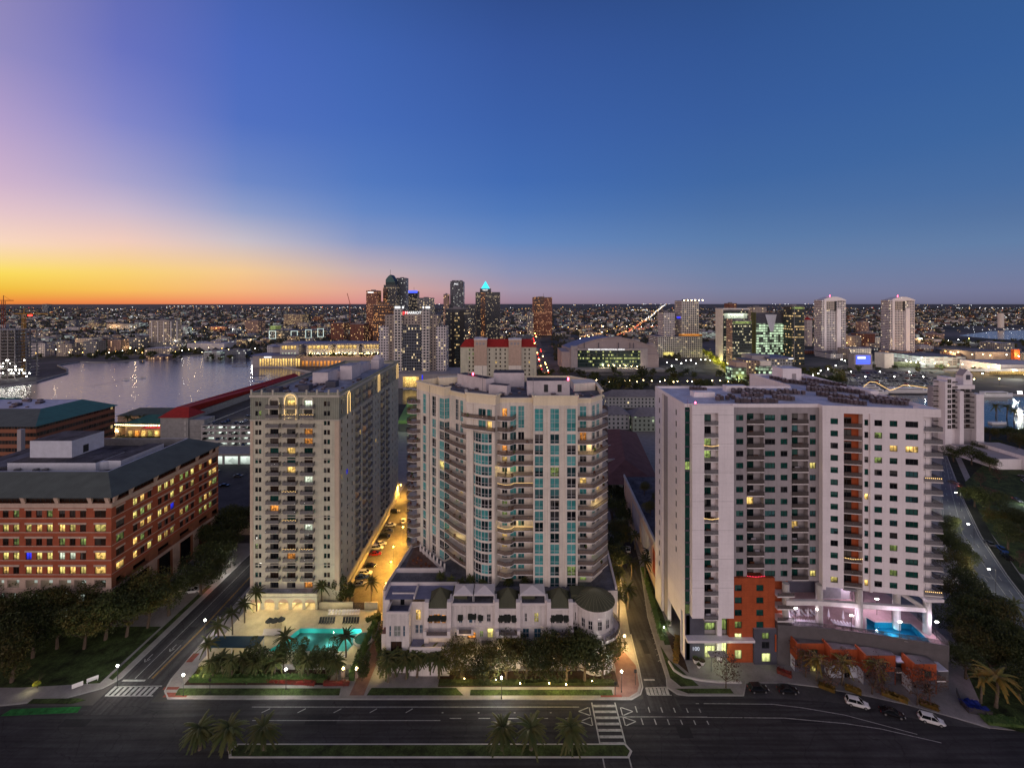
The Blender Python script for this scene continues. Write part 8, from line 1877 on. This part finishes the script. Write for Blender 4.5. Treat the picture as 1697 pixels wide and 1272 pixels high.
# ================================================================ VEHICLES
mat('paint white',(0.70,0.70,0.70),0.25,0.02,spec=.6); mat('paint black',(0.012,0.012,0.014),0.2,0.02,spec=.6); mat('paint silver',(0.32,0.33,0.34),0.3,0.02,spec=.6,metal=.4); mat('paint red',(0.30,0.02,0.02),0.25,0.02,spec=.6); mat('paint blue',(0.02,0.05,0.18),0.25,0.02,spec=.6); mat('paint grey',(0.10,0.10,0.11),0.25,0.02,spec=.6)
mat('tyre',(0.012,0.012,0.012),0.9,0.1); mat('rim',(0.25,0.25,0.26),0.4,0.1,metal=.5); glass('car glass',(0.008,0.01,0.012),.05,0); mat('head lens',(0.5,0.5,0.5),0.2,0); mat('tail lens',(0.2,0.01,0.01),0.3,0)
def car_parts(kind, paint):
    """car along +x, wheels on z=0; body lofted from cross sections"""
    suv = kind == 'suv'
    L = 4.7 if suv else 4.6; W = 1.88 if suv else 1.8; hb = .98 if suv else .86; hr = 1.68 if suv else 1.42; g = .24
    st = [(-L/2,.55,.52,.62),(-L/2+.12,.40,.80,.84),(-L/2+.7,.28,hb+.04,.93),(-.9,.24,hb+.03,.98),(0,.24,hb+.02,1.0),(.85,.24,hb,.98),(1.35,.26,hb-.05,.96),(L/2-.35,.30,hb-.18,.88),(L/2-.05,.42,hb-.35,.72),(L/2,.50,.6,.62)]
    b = MB(); rings = []
    for x,z0,z1,wk in st:
        w = W/2*wk; zm = (z0+z1)/2; rings.append([(x,-w*.86,z0),(x,-w,zm-.05),(x,-w*.97,z1-.08),(x,-w*.80,z1),(x,w*.80,z1),(x,w*.97,z1-.08),(x,w,zm-.05),(x,w*.86,z0)])
    for A,B_ in zip(rings,rings[1:]):
        for i in range(8): j = (i+1)%8; b.face([A[i],B_[i],B_[j],A[j]],paint)
    b.face(rings[0][::-1],paint); b.face(rings[-1],paint)
    # roof
    r0,r1 = (-L/2+.62,.38) if suv else (-.95,.25); w = W/2*.72
    rf = [(r0,-w,hr-.05),(r1,-w,hr-.05),(r1,w,hr-.05),(r0,w,hr-.05)]; ct = [(r0+.1,-w*.7,hr),(r1-.1,-w*.7,hr),(r1-.1,w*.7,hr),(r0+.1,w*.7,hr)]
    b.face(ct,paint)
    for i in range(4): j = (i+1)%4; b.face([rf[i],rf[j],ct[j],ct[i]],paint)
    gl = MB(); wb = W/2*.86; b0,b1 = (-L/2+.3,1.25) if suv else (-1.75,1.2); zb = hb+.0
    bs = [(b0,-wb,zb),(b1,-wb,zb),(b1,wb,zb),(b0,wb,zb)]; tp = [(r0-.02,-w-.02,hr-.06),(r1+.02,-w-.02,hr-.06),(r1+.02,w+.02,hr-.06),(r0-.02,w+.02,hr-.06)]
    for i in range(4): j = (i+1)%4; gl.face([bs[i],bs[j],tp[j],tp[i]],'car glass')
    gw = gl.mesh('window')
    for s in (-1,1):
        for xx,xt in ((b0,r0),(-.25,-.25),(b1,r1)): b.tube([(xx,s*(wb+.01),zb-.05),(xt,s*(w+.01),hr-.05)],.05,paint,4)
    body = b.mesh('body')
    wh = MB(); n = 14
    def disc(r,y0,y1,m):
        P = [(r*cos(2*pi*i/n),r*sin(2*pi*i/n)) for i in range(n)]
        for i in range(n): j = (i+1)%n; wh.face([(P[i][0],y0,P[i][1]),(P[j][0],y0,P[j][1]),(P[j][0],y1,P[j][1]),(P[i][0],y1,P[i][1])],m)
        wh.face([(p[0],y0,p[1]) for p in P],m); wh.face([(p[0],y1,p[1]) for p in P][::-1],m)
    disc(.34,-.11,.11,'tyre'); wm = wh.mesh('wheel'); wh = MB(); disc(.21,-.125,.125,'rim'); rm = wh.mesh('rim')
    hl = MB(); hl.box(-.06,.06,-.2,.2,-.07,.07,'head lens'); tl = MB(); tl.box(-.05,.05,-.2,.2,-.08,.08,'tail lens'); mr = MB(); mr.box(-.1,.1,-.1,.1,-.07,.07,paint)
    return dict(L=L,W=W,hb=hb,body=body,glass=gw,wheel=wm,rim=rm,head=hl.mesh('headlight'),tail=tl.mesh('tail_light'),mirror=mr.mesh('mirror'))
_cp = {}
def car(x,y,z,rz,label,group,kind='sedan',paint='paint white',scale=1.0):
    k = (kind,paint)
    if k not in _cp: _cp[k] = car_parts(kind,paint)
    p = _cp[k]; r = root('parked_car',label,'car',(x,y,z),group); r.rotation_euler = (0,0,rz)
    def put(me,nm,loc,par=r):
        o = bpy.data.objects.new(nm,me); COL.objects.link(o); o.parent = par; o.location = loc; return o
    put(p['body'],'body',(0,0,0)); put(p['glass'],'window',(0,0,0))
    for sx in (-1.42,1.42):
        for sy in (-1,1): w = put(p['wheel'],'wheel',(sx,sy*(p['W']/2-.11),.34)); put(p['rim'],'rim',(0,0,0),w)
    for sy in (-1,1): put(p['head'],'headlight',(p['L']/2-.06,sy*.55,p['hb']-.30)); put(p['tail'],'tail_light',(-p['L']/2+.05,sy*.58,p['hb']-.22)); put(p['mirror'],'mirror',(.85,sy*(p['W']/2+.05),p['hb']+.05))
    return r
# bay along the kerb at the right
for px,py,rz,kind,paint,lab in ((1256,1144,R(2),'suv','paint black','black car in the parking bay nearest the tower entrance'),(1305,1146,R(-4),'sedan','paint black','black car in the parking bay before the first row house'),(1420,1168,R(-20),'suv','paint white','white car in the parking bay before the pink trees'),(1478,1184,R(-22),'sedan','paint black','black car in the parking bay between two white cars'),(1543,1196,R(-22),'suv','paint white','white car at the far right end of the parking bay')):
    x,y = gp(px,py); car(x,y,.03,rz,lab,'cars in the parking bay',kind,paint)
# cars along the service drive
for i,(px,py,paint,kind) in enumerate(((590,968,'paint silver','sedan'),(594,957,'paint blue','sedan'),(600,950,'paint white','suv'),(608,938,'paint black','sedan'),(617,918,'paint red','sedan'),(620,908,'paint white','suv'),(626,901,'paint white','sedan'),(633,889,'paint black','suv'),(638,880,'paint grey','sedan'),(643,870,'paint white','sedan'),(664,863,'paint white','sedan'),(650,848,'paint black','suv'))):
    x,y = gp(px,py+2); x += 1.1; car(x,y,.16,R(8) if i != 10 else R(100),f'{paint.split()[1]} car parked along the service drive, {ORD[i]} from the palm','cars along the service drive',kind,paint)
r = car(*gp(320,981),.03,R(12),'white van like car with its lamps on turning out of the brick office garage',None,'suv','paint white'); x,y = gp(320,981)
b = MB(); b.box(x-2.5,x-2.4,y-.9,y-.5,.7,.9,'tail lamp'); b.box(x-2.5,x-2.4,y+.2,y+.6,.7,.9,'tail lamp'); lamp_light('tail_glow',(x+4,y+1,1.0),60,(1,.15,.05),None); lamp_light('head_glow',(x-4,y,1.0),80,(1,.7,.3),None)
x,y = gp(1041,912); car(x,y,.03,R(78),'white car parked on the east side street beside the palms',None,'sedan','paint white')
x,y = gp(1580,800); car(x,y,.03,R(-62),'dark car driving away on the curving road, tail lights on',None,'sedan','paint grey'); b = MB(); b.box(x-2,x-1.6,y-2.2,y-2.1,.7,.9,'tail lamp'); lamp_light('tail_glow',(x-1,y-4,1.0),150,(1,.15,.1),None)
x,y = gp(1685,830); car(x,y,.14,R(-100),'car with its headlights on in the right hand car park',None,'sedan','paint grey'); lamp_light('head_glow',(x-1,y-5,1.3),1200,(.9,1,1),None); b = MB(); b.box(x-1.2,x-.8,y-2.5,y-2.4,.6,.9,'head lamp'); b.box(x+.5,x+.9,y-2.5,y-2.4,.6,.9,'head lamp'); o = b.build('headlight_beam'); bpy.data.objects.remove(o)
# far cars: too small to show parts
FC = {}
for pn in ('white','black','silver','red','blue','grey'):
    b = MB(); m = 'paint '+pn; b.box(-2.3,2.3,-.88,.88,.25,.85,m); q = [(-1.6,-.8,.85),(1.1,-.8,.85),(1.1,.8,.85),(-1.6,.8,.85)]; t = [(-1.1,-.62,1.42),(.4,-.62,1.42),(.4,.62,1.42),(-1.1,.62,1.42)]
    for i in range(4): j = (i+1)%4; b.face([q[i],q[j],t[j],t[i]],'car glass')
    b.face(t,m)
    for sx in (-1.4,1.4):
        for sy in (-.8,.8): b.box(sx-.32,sx+.32,sy-.1,sy+.1,0,.6,'tyre')
    FC[pn] = b.mesh('parked_car')
def far_car(x,y,z,rz,where,group):
    pn = fr.choices(['white','black','silver','red','blue','grey'],[5,5,3,1.3,1.3,3])[0]; o = bpy.data.objects.new('parked_car',FC[pn]); COL.objects.link(o); o.location = (x,y,z); o.rotation_euler = (0,0,rz); tag(o,f'{pn} car {where}','car',group+', '+pn)
for x,y,z,rz in deckcars[:110]: far_car(x,y,z,rz,'parked in the grey garage' if z < 16 else 'parked on the roof deck of the grey garage','cars in the grey garage' if z < 16 else 'cars on the garage roof')
for k in range(6): flamp(1410+k*24,627+k%2*9,8,.4,'lamp white','added white lamp brightening the car park by the yacht','added car park lamps',2600,(.95,1,.95))  # lamps added to brighten the dark car park
for row in range(6):
    for i in range(22):
        if fr.random() < .78: px,py = 1404+i*6.6+row*3,618+row*4.6; x,y = gp(px,py); far_car(x,y,.1,pi/2+fr.uniform(-.1,.1),'in the open car park by the moored yacht','cars in the open car park by the yacht')
for px,py in ((352,790),(356,782),(395,790),(372,806)): x,y = gp(px,py); far_car(x,y,.15,.1,'on the paved court behind the brick office','cars behind the brick office')
for px,py in ((1660,912),(1668,925),(1640,903),(1690,885),(1697,880),(1700,800),(1694,792)): x,y = gp(px,py); far_car(x,y,.15,1.2,'parked at the edge of the right hand car park','cars in the right hand car park')

# ================================================================ POOL GARDEN
def pool_garden():
    r = root('pool_terrace','cream paved pool terrace with a teal lit swimming pool before the cream tower','pool',(-60,124,.13)); z = 1.5
    out = [(-79.6,115.6),(-40.6,115.6),(-40.4,136.15),(-79.6,136.15)]; P_ = [gp(*q,z) for q in ((440,1079),(576,1079),(602,1050),(599,1041),(498,1040),(487,1048),(470,1062))]
    a = sum(p[0]*q[1]-q[0]*p[1] for p,q in zip(P_,P_[1:]+P_[:1])); P_ = P_ if a > 0 else P_[::-1]
    w = MB()
    # deck round the basin
    n = len(P_); cx_,cy_ = sum(p[0] for p in P_)/n,sum(p[1] for p in P_)/n
    def proj(p):
        dx,dy = p[0]-cx_,p[1]-cy_; k = min([((-79.6 if dx<0 else -40.5)-cx_)/dx if abs(dx)>1e-6 else 1e9, ((115.6 if dy<0 else 136.15)-cy_)/dy if abs(dy)>1e-6 else 1e9]); return (cx_+dx*k,cy_+dy*k)
    ang = lambda p: atan2(p[1]-cy_,p[0]-cx_)
    O_ = [proj(p) for p in P_]
    for i in range(n):
        j = (i+1)%n; a0,a1 = ang(O_[i]),ang(O_[j]); a1 += 2*pi if a1 < a0 else 0
        cs = [c for c in out if any(a0 < ang(c)+t < a1 for t in (0,2*pi))]
        cs.sort(key=lambda c: (ang(c)-a0) % (2*pi)); w.face([(*P_[i],z),(*O_[i],z)]+[(*c,z) for c in cs]+[(*O_[j],z),(*P_[j],z)],'pool deck cream')
    w.strip(out+[out[0]],.1,z,'pale concrete'); w.build('deck', r)
    b = MB()
    for p,q in zip(P_,P_[1:]+P_[:1]): b.face([(*p,z-1.4),(*q,z-1.4),(*q,z+.01),(*p,z+.01)],'pool plaster')
    b.face([(*q,z-1.4) for q in P_],'pool plaster'); b.wall_bar(P_,.3,z+.005,z+.05,'pale concrete',True); b.build('pool_basin', r)
    q = MB(); q.face([(*p,z-.1) for p in P_],'pool water teal'); q.build('pool_water', r)
    for px,py in ((480,1072),(510,1050),(545,1060),(575,1052),(560,1073),(520,1072),(592,1046)): x,y = gp(px,py,z); lamp_light('pool_light',(x,y,z-.55),180,(.58,1,.9),r,.2)
    for x,y in ((-74,131),(-64,131),(-52,132.5),(-46,126),(-70,124.5),(-45,119)): lamp_light('terrace_light',(x,y,5.5),520,(1,.86,.46),r,.2)
    s = MB(); x,y = gp(602,1059,z); s.cyl(x,y,z,z+.35,2.7,2.7,'pale concrete',20); s.cyl(x,y,z+.36,z+.4,2.2,2.2,'spa water',20); s.build('spa', r)
mat('spa water',(0.05,0.16,0.14),0.08,0.1,spec=.6)
pool_garden()
r = root('cabana','low cabana with a flat blue cover at the street side of the pool','cabana',(-73,119,1.5)); b = MB(); b.box(-79,-66,117.5,121.4,4.2,4.45,'blue fabric'); b.build('roof', r)
for x,y in ((-78.8,117.7),(-66.2,117.7),(-78.8,121.2),(-66.2,121.2),(-72.5,117.7)): b = MB(); b.box(x-.1,x+.1,y-.1,y+.1,1.5,4.2,'white paint'); b.build('post', r)
def lounger(m):
    b = MB(); b.box(-.33,.33,-.95,.35,.28,.36,m); b.face([(-.33,.35,.36),(.33,.35,.36),(.33,.95,.85),(-.33,.95,.85)],m); b.face([(-.33,.35,.28),(.33,.35,.28),(.33,.95,.77),(-.33,.95,.77)],m)
    for x in (-.3,.3):
        for y in (-.85,.3): b.box(x-.03,x+.03,y-.03,y+.03,0,.28,m)
    return b.mesh('sun_lounger')
LW,LD = lounger('lounger'),lounger('lounger dark')
def lay(me,x,y,z,rz,label,group): o = bpy.data.objects.new('sun_lounger',me); COL.objects.link(o); o.location = (x,y,z); o.rotation_euler = (0,0,rz); tag(o,label,'sun lounger',group)
for i in range(5): x,y = gp(546+i*5.5,1017,1.5); lay(LW,x,y,1.51,.2,'pale lounger in the back row behind the teal pool, left block','loungers behind the pool, left block')
for i in range(6): x,y = gp(571+i*4.6,1017,1.5); lay(LW,x,y,1.51,.2,'pale lounger in the back row behind the teal pool, right block','loungers behind the pool, right block')
for i in range(6): x,y = gp(531+i*4.4,1030,1.5); lay(LD,x,y,1.51,.2,'dark lounger in the front row behind the teal pool, left block','dark loungers behind the pool, left block')
for i in range(6): x,y = gp(570+i*4.6,1030,1.5); lay(LD,x,y,1.51,.2,'dark lounger in the front row behind the teal pool, right block','dark loungers behind the pool, right block')
for i in range(8): x,y = gp(438+i*3.5,1050,1.5); lay(LW,x,y,1.51,.3,'pale lounger in the row left of the teal pool','loungers left of the pool')
for i in range(7): x,y = gp(520+i*8.5,1088,1.5); lay(LW,x,y,1.51,pi-.2,'pale lounger on the street side of the teal pool','loungers on the street side of the pool')
for i,(px,py) in enumerate(((447,1038),(456,1038),(466,1036))):
    x,y = gp(px,py,1.5); r = root('patio_umbrella','closed dark patio umbrella left of the teal pool, '+ORD[i]+' from the street','umbrella',(x,y,1.5),'closed umbrellas by the pool'); b = MB(); b.cyl(x,y,1.5,4.1,.03,.03,'metal black',6); b.build('pole', r); b = MB(); b.cyl(x,y,3.2,4.2,1.2,.05,'lounger dark',8); b.build('canopy', r)
for i,(px,py) in enumerate(((1308,1018),(1316,1018),(1324,1018),(1332,1018),(1340,1018),(1348,1018),(1355,1019))): x,y = gp(px,py,10); lay(LW,x,y,10.02,.3,'white lounger in the back row of the raised pool deck','loungers in the back row of the raised deck')
for i in range(12): x,y = gp(1308+i*4.3,1033+i*.25,10); lay(LW,x,y,10.02,.5,'white lounger in the middle row of the raised pool deck','loungers in the middle row of the raised deck')
for i in range(7): x,y = gp(1384+i*5.2,1034+i*.9,10); lay(LW,x,y,10.02,.7,'white lounger next to the blue pool on the raised deck','loungers next to the blue pool')
for i,(px,py) in enumerate(((1324,1024),(1339,1025),(1373,1026),(1397,1029))):
    x,y = gp(px,py,10); r = root('patio_umbrella','closed white umbrella on the raised pool deck, '+ORD[i]+' from the orange block','umbrella',(x,y,10.02),'closed umbrellas on the raised deck'); b = MB(); b.cyl(x,y,10.02,12.9,.04,.04,'white paint',6); b.build('pole', r); b = MB(); b.cyl(x,y,10.9,12.8,.3,.06,'lounger',8); b.build('canopy', r)
for i,(px,py) in enumerate(((1318,1034),(1355,1036),(1411,1047),(1491,1058),(1552,1058),(1453,1018),(1412,1002))):
    x,y = gp(px,py,10); r = root('deck_lamp','tall black lamp post on the raised pool deck, '+ORD[i]+' along the railing','lamp',(x,y,10.02),'lamp posts on the raised deck'); b = MB(); b.cyl(x,y,10.02,14.2,.07,.06,'metal black',6); b.build('pole', r); b = MB(); b.box(x-.4,x+.4,y-.15,y+.15,14.2,14.3,'lamp white'); b.build('lamp_head', r); lamp_light('lamp_light',(x,y,13.9),950,(.95,.72,1.0),r)
# signs, planters and small street things
r = root('sign_board','small white slanted board on the lawn by the west street','sign',(*gp(128,1142),.15)); x,y = gp(128,1142); b = MB(); b.obox((x-.9,y-.4),unit((0,0),(.8,.6))[0],0,2.0,-.05,.05,.5,1.5,'white paint'); b.build('board', r); b = MB(); b.box(x-.5,x-.42,y-.2,y-.12,.15,.5,'metal grey'); b.box(x+.5,x+.58,y+.5,y+.58,.15,.5,'metal grey'); b.build('post', r)
x,y = gp(154,1130); r = root('bench','white bench on the lawn by the west street','bench',(x,y,.15)); b = MB(); d = unit((0,0),(.8,.6))[0]; b.obox((x-1,y-.6),d,0,2.2,-.25,.25,.55,.65,'white paint'); b.build('seat', r); b = MB(); b.obox((x-1,y-.6),d,0,2.2,-.3,-.25,.66,1.15,'white paint'); b.build('backrest', r)
for u in (.1,2.0): b = MB(); b.obox((x-1,y-.6),d,u,u+.1,-.24,.24,.15,.55,'white paint'); b.build('leg', r)
for i,(px,py,lab) in enumerate(((1153,1098,'big white planter bowl before the tower number'),(1163,1101,'second white planter bowl beside the tower entrance'),(1158,1106,'small white planter bowl in front of the other two'))):
    x,y = gp(px,py); r = root('planter',lab,'planter',(x,y,.14)); b = MB(); s = 1 if i < 2 else .7; b.cyl(x,y,.14,1.2*s,.45*s,.85*s,'white paint',14,top='mulch'); b.build('bowl', r); b = MB()
    for k in range(9): a = k*.7; b.face([(x+.1*cos(a),y+.1*sin(a),1.15*s),(x+.8*s*cos(a),y+.8*s*sin(a),1.6*s),(x+.7*s*cos(a+.25),y+.7*s*sin(a+.25),1.5*s)],'leaf hedge')
    b.build('plant', r)
mb = MB(); arc = [gp(*q) for q in ((1108,1097),(1117,1112),(1133,1122),(1160,1128),(1190,1131),(1228,1132))]; mb.wall_bar(arc,.4,.13,.55,'pale concrete'); tag(mb.build('seat_wall'),'low curved concrete seat wall on the entrance plaza','wall')
def signal(px,py,h,label):
    x,y = gp(px,py); r = root('traffic_sign',label,'sign',(x,y,.14)); b = MB(); b.cyl(x,y,.14,h,.06,.06,'metal black',6); b.build('pole', r); b = MB(); b.box(x-.3,x+.3,y-.06,y+.06,h-.1,h+.7,'metal black'); b.build('board', r)
signal(195,1125,3.0,'dark round topped sign post on the west street kerb'); signal(1053,1135,3.2,'dark sign post on the corner paving next to the tree pit'); signal(1020,1152,2.6,'short dark sign post at the zebra crossing'); signal(348,1150,3.2,'dark sign post on the pavement by the red kerb ramp')
x,y = gp(1602,822); r = root('traffic_sign','yellow diamond sign beside the curving road','sign',(x,y,.14)); b = MB(); b.cyl(x,y,.14,2,.06,.06,'metal grey',6); b.build('pole', r); b = MB(); b.face([(x-1,y-.05,2.9),(x,y-.05,1.9),(x+1,y-.05,2.9),(x,y-.05,3.9)],'yellow sign'); b.face([(x-1,y+.03,2.9),(x,y+.03,3.9),(x+1,y+.03,2.9),(x,y+.03,1.9)],'yellow sign'); b.build('board', r)
# garden gate with two lit pillars, pool wall
r = root('garden_gate','black garden gate between two lit stone pillars at the pool','gate',(*gp(580,1122),.15)); x,y = gp(580,1122); b = MB(); b.box(x-1.1,x+1.1,y-.05,y+.05,.2,2.0,'fence mesh'); b.build('gate_leaf', r)
for s in (-1.7,1.7): b = MB(); b.box(x+s-.35,x+s+.35,y-.35,y+.35,.15,2.1,'stone'); b.build('pillar', r); g = MB(); g.box(x+s-.22,x+s+.22,y-.22,y+.22,2.11,2.5,'lamp warm'); g.build('lamp', r)
lamp_light('gate_light',(x,y-1,2.4),70,(1,.85,.5),r)
r = root('garden_wall','pale wall with a glazed gate at the back of the pool deck','wall',(-47,137.5,.15)); b = MB(); b.box(-58.2,-48,137.2,137.6,.15,3.0,'pool deck cream'); b.box(-44.5,-40.5,137.2,137.6,.15,3.0,'pool deck cream'); b.build('panel', r); b = MB(); b.box(-48,-44.5,137.3,137.45,.15,2.8,'fence mesh'); b.build('gate_leaf', r)
r = root('boundary_wall','long low cream wall along the cream tower side of the service drive','wall',(-53,180,.15)); b = MB(); b.wall_bar([(-52.75,142),(-54.3,219)],.3,.15,2.2,'pool deck cream'); b.build('panel', r)
r = root('footpath_fence','dark railing along the sloping footpath at the end of the podium','fence',(*gp(1600,1170),.15)); b = MB(); p = G((1585,1150),(1592,1168),(1605,1182),(1645,1190))
b.wall_bar(p,.06,.2,1.5,'fence mesh'); b.build('panel', r); b = MB()
for q in p: b.cyl(*q,.15,1.6,.05,.05,'metal black',6)
b.build('post', r)
b = MB(); x,y = gp(1612,1170); rr = random.Random(1)
for i in range(30): u,v = rr.uniform(-2,2),rr.uniform(-1.2,1.2); s = .5; b.face([(x+u-s,y+v-s,.2+rr.random()*.5),(x+u+s,y+v-s,.2+rr.random()*.5),(x+u+s,y+v+s,.2+rr.random()*.6),(x+u-s,y+v+s,.2+rr.random()*.6)],'tarp blue')
tag(b.build('tarpaulin'),'crumpled blue tarpaulin behind the footpath railing','tarpaulin')
# service boxes on the white tower's roof
def hvac():
    b = MB(); b.box(-.5,.5,-.5,.5,.25,1.35,'hvac body'); b.cyl(0,0,1.352,1.5,.42,.40,'hvac top',10); 
    for x in (-.4,.4):
        for y in (-.4,.4): b.box(x-.05,x+.05,y-.05,y+.05,0,.25,'metal grey')
    return b.mesh('air_conditioner')
HV = hvac(); hr_ = random.Random(6); cnt = 0
def hrow(px0,py0,px1,py1,n,z=66.3):
    for i in range(n):
        t = (i+hr_.uniform(-.12,.12))/max(1,n-1); x,y = gp(px0+(px1-px0)*t,py0+(py1-py0)*t,z)
        for dy in ((0,1.9) if i%2 else (0,)):
            o = bpy.data.objects.new('air_conditioner',HV); COL.objects.link(o); o.location = (x+hr_.uniform(-.1,.1),y+dy,z); s = hr_.uniform(.8,1.0); o.scale = (s,s,s); tag(o,'brownish air conditioner in the rows on the white tower roof','air conditioner','air conditioners on the white tower roof')
for q in ((1188,664,1214,662,4),(1222,668,1286,668,11),(1214,652,1256,652,8),(1238,650,1292,656,9),(1232,658,1262,658,6),(1284,662,1312,664,6),(1290,652,1330,654,7),(1278,628,1306,634,6),(1298,634,1352,640,9),(1326,630,1400,642,12),(1340,648,1382,650,8),(1342,642,1428,654,14),(1356,656,1420,664,10),(1378,666,1432,672,9),(1430,662,1504,668,11),(1446,668,1502,672,8),(1146,647,1168,648,5)): hrow(*q)
# ================================================================ BOATS
mat('hull white',(0.72,0.72,0.74),0.4,0.05)
def yacht(px0,px1,py,label,decks=3,lights=True):
    D = gp(0,py)[1]; x0,x1 = wx(px0,D),wx(px1,D); L = x1-x0; r = root('motor_yacht',label,'yacht',((x0+x1)/2,D,.06)); b = MB(); W = L*.2
    secs = [(x0,.55,2.6),(x0+L*.1,.95,2.5),(x0+L*.5,1,2.6),(x0+L*.8,.8,3.0),(x1,.05,3.8)]
    for (xa,wa,za),(xb,wb,zb) in zip(secs,secs[1:]):
        for s in (-1,1): b.face([(xa,D+s*W/2*wa*.8,.0),(xb,D+s*W/2*wb*.8,.0),(xb,D+s*W/2*wb,zb),(xa,D+s*W/2*wa,za)],'hull white')
        b.face([(xa,D-W/2*wa,za),(xb,D-W/2*wb,zb),(xb,D+W/2*wb,zb),(xa,D+W/2*wa,za)],'hull white')
    b.face([(x0,D-W*.22,0),(x0,D+W*.22,0),(x0,D+W*.275,2.6),(x0,D-W*.275,2.6)],'hull white'); b.build('hull', r)
    for k in range(decks):
        c = MB(); a0,a1 = x0+L*(.06+.06*k),x0+L*(.78-.12*k); c.box(a0,a1,D-W*.4+k*.4,D+W*.4-k*.4,2.62+2.5*k,5.0+2.5*k,'hull white'); c.build('cabin', r); g = MB(); g.box(a0+1,a1-1.5,D-W*.4+k*.4-.06,D-W*.4+k*.4-.01,3.5+2.5*k,4.4+2.5*k,'glass dark'); g.build('window', r)
    if lights:
        l = MB(); zt = 5.2+2.5*decks; pts = [(x0,3.0),(x0+L*.12,4.5+2.5*(decks-1)),(x0+L*.3,zt+.6),(x0+L*.5,zt),(x1,4.3)]
        for a,c in zip(pts,pts[1:]): l.tube([(a[0],D-W*.42,a[1]),(c[0],D-W*.42,c[1])],.16,'string light',4)
        l.build('light_string', r)
    return r
yacht(1424,1472,653,'big white party yacht outlined with lights at the car park quay',3); yacht(1470,1542,650,'long low boat outlined with lights behind the big yacht',1); yacht(1624,1678,657,'long low white boat moored across the marina basin',1,False)
def boat(px,py,rz,label,L=6):
    x,y = gp(px,py); r = root('motor_boat',label,'boat',(x,y,.07),'small boats'); r.rotation_euler = (0,0,rz); b = MB(); P_ = [(-L/2,-1),(L*.2,-1.1),(L/2,0),(L*.2,1.1),(-L/2,1)]; b.prism(P_,0,.8,'hull white',top='T3 grey'); o = b.build('hull'); o.parent = r; c = MB(); c.box(-L*.15,L*.12,-.6,.6,.82,1.5,'glass dark'); o = c.build('cabin'); o.parent = r
boat(236,627,.3,'small boat under way on the bay with a long wake',8); boat(210,630,.3,'smaller boat trailing on the bay behind the first',6); boat(432,630,.2,'moored boat at the dock below the riverwalk, nearest the cream tower',12); boat(421,627,.1,'moored boat at the dock below the riverwalk, outer one',10); boat(425,635,.0,'moored boat at the dock below the riverwalk, near the red roof',12)
boat(676,644,.2,'white boat at the lit quay before the hotel',10); boat(690,645,.1,'second boat at the lit quay before the hotel',9)
b = MB()
for k in range(40): t = k/40; x,y = gp(232-85*t,628+12*t); x2,y2 = gp(232-85*(t+.026),628+12*(t+.026)); w = 1.0+3.2*t; b.face([(x,y-w,.09),(x2,y2-w,.09),(x2,y2-w*.6,.09),(x,y-w*.6,.09)][::-1],'far pale roof'); b.face([(x,y+w*.6,.09),(x2,y2+w*.6,.09),(x2,y2+w,.09),(x,y+w,.09)][::-1],'far pale roof')
stuff(b.build('boat_wake'))
x,y = gp(1653,702); r = root('sailing_boat','sailing boat with a bare mast beside the marina bank','boat',(x,y,.07)); b = MB(); b.prism([(x-6,y-1.6),(x+3,y-1.6),(x+7,y),(x+3,y+1.6),(x-6,y+1.6)],.05,1.5,'hull white'); b.build('hull', r); b = MB(); b.cyl(x,y,1.5,17,.12,.07,'metal grey',6); b.tube([(x,y,3),(x-5,y,3)],.1,'metal grey',5); b.build('mast', r)
x,y = gp(386,588); r = root('excursion_ship','pink lit excursion ship at the head of the bay','boat',(x,y,.07)); b = MB(); b.box(x-20,x+20,y-4,y+4,.05,5,'hull white'); b.build('hull', r); b = MB(); b.box(x-16,x+14,y-4.3,y-4.05,1,4,'lit red'); b.box(x-14,x+8,y-3,y+3,5.02,8,'T3 grey'); b.build('deck', r)
for i,(px,py,w) in enumerate(((395,603,26),(398,607,22),(428,622,18),(668,641,40))):
    x,y = gp(px,py); b = MB(); b.box(x-w/2,x+w/2,y-1,y+1,.3,.7,'concrete')
    for k in range(5): b.cyl(x-w/2+w*k/4,y,0,2.2,.25,.25,'bark',6)
    tag(b.build('dock'),['outer timber dock at the head of the bay','inner timber dock at the head of the bay','timber dock below the riverwalk','long timber dock at the lit hotel quay'][i],'dock')
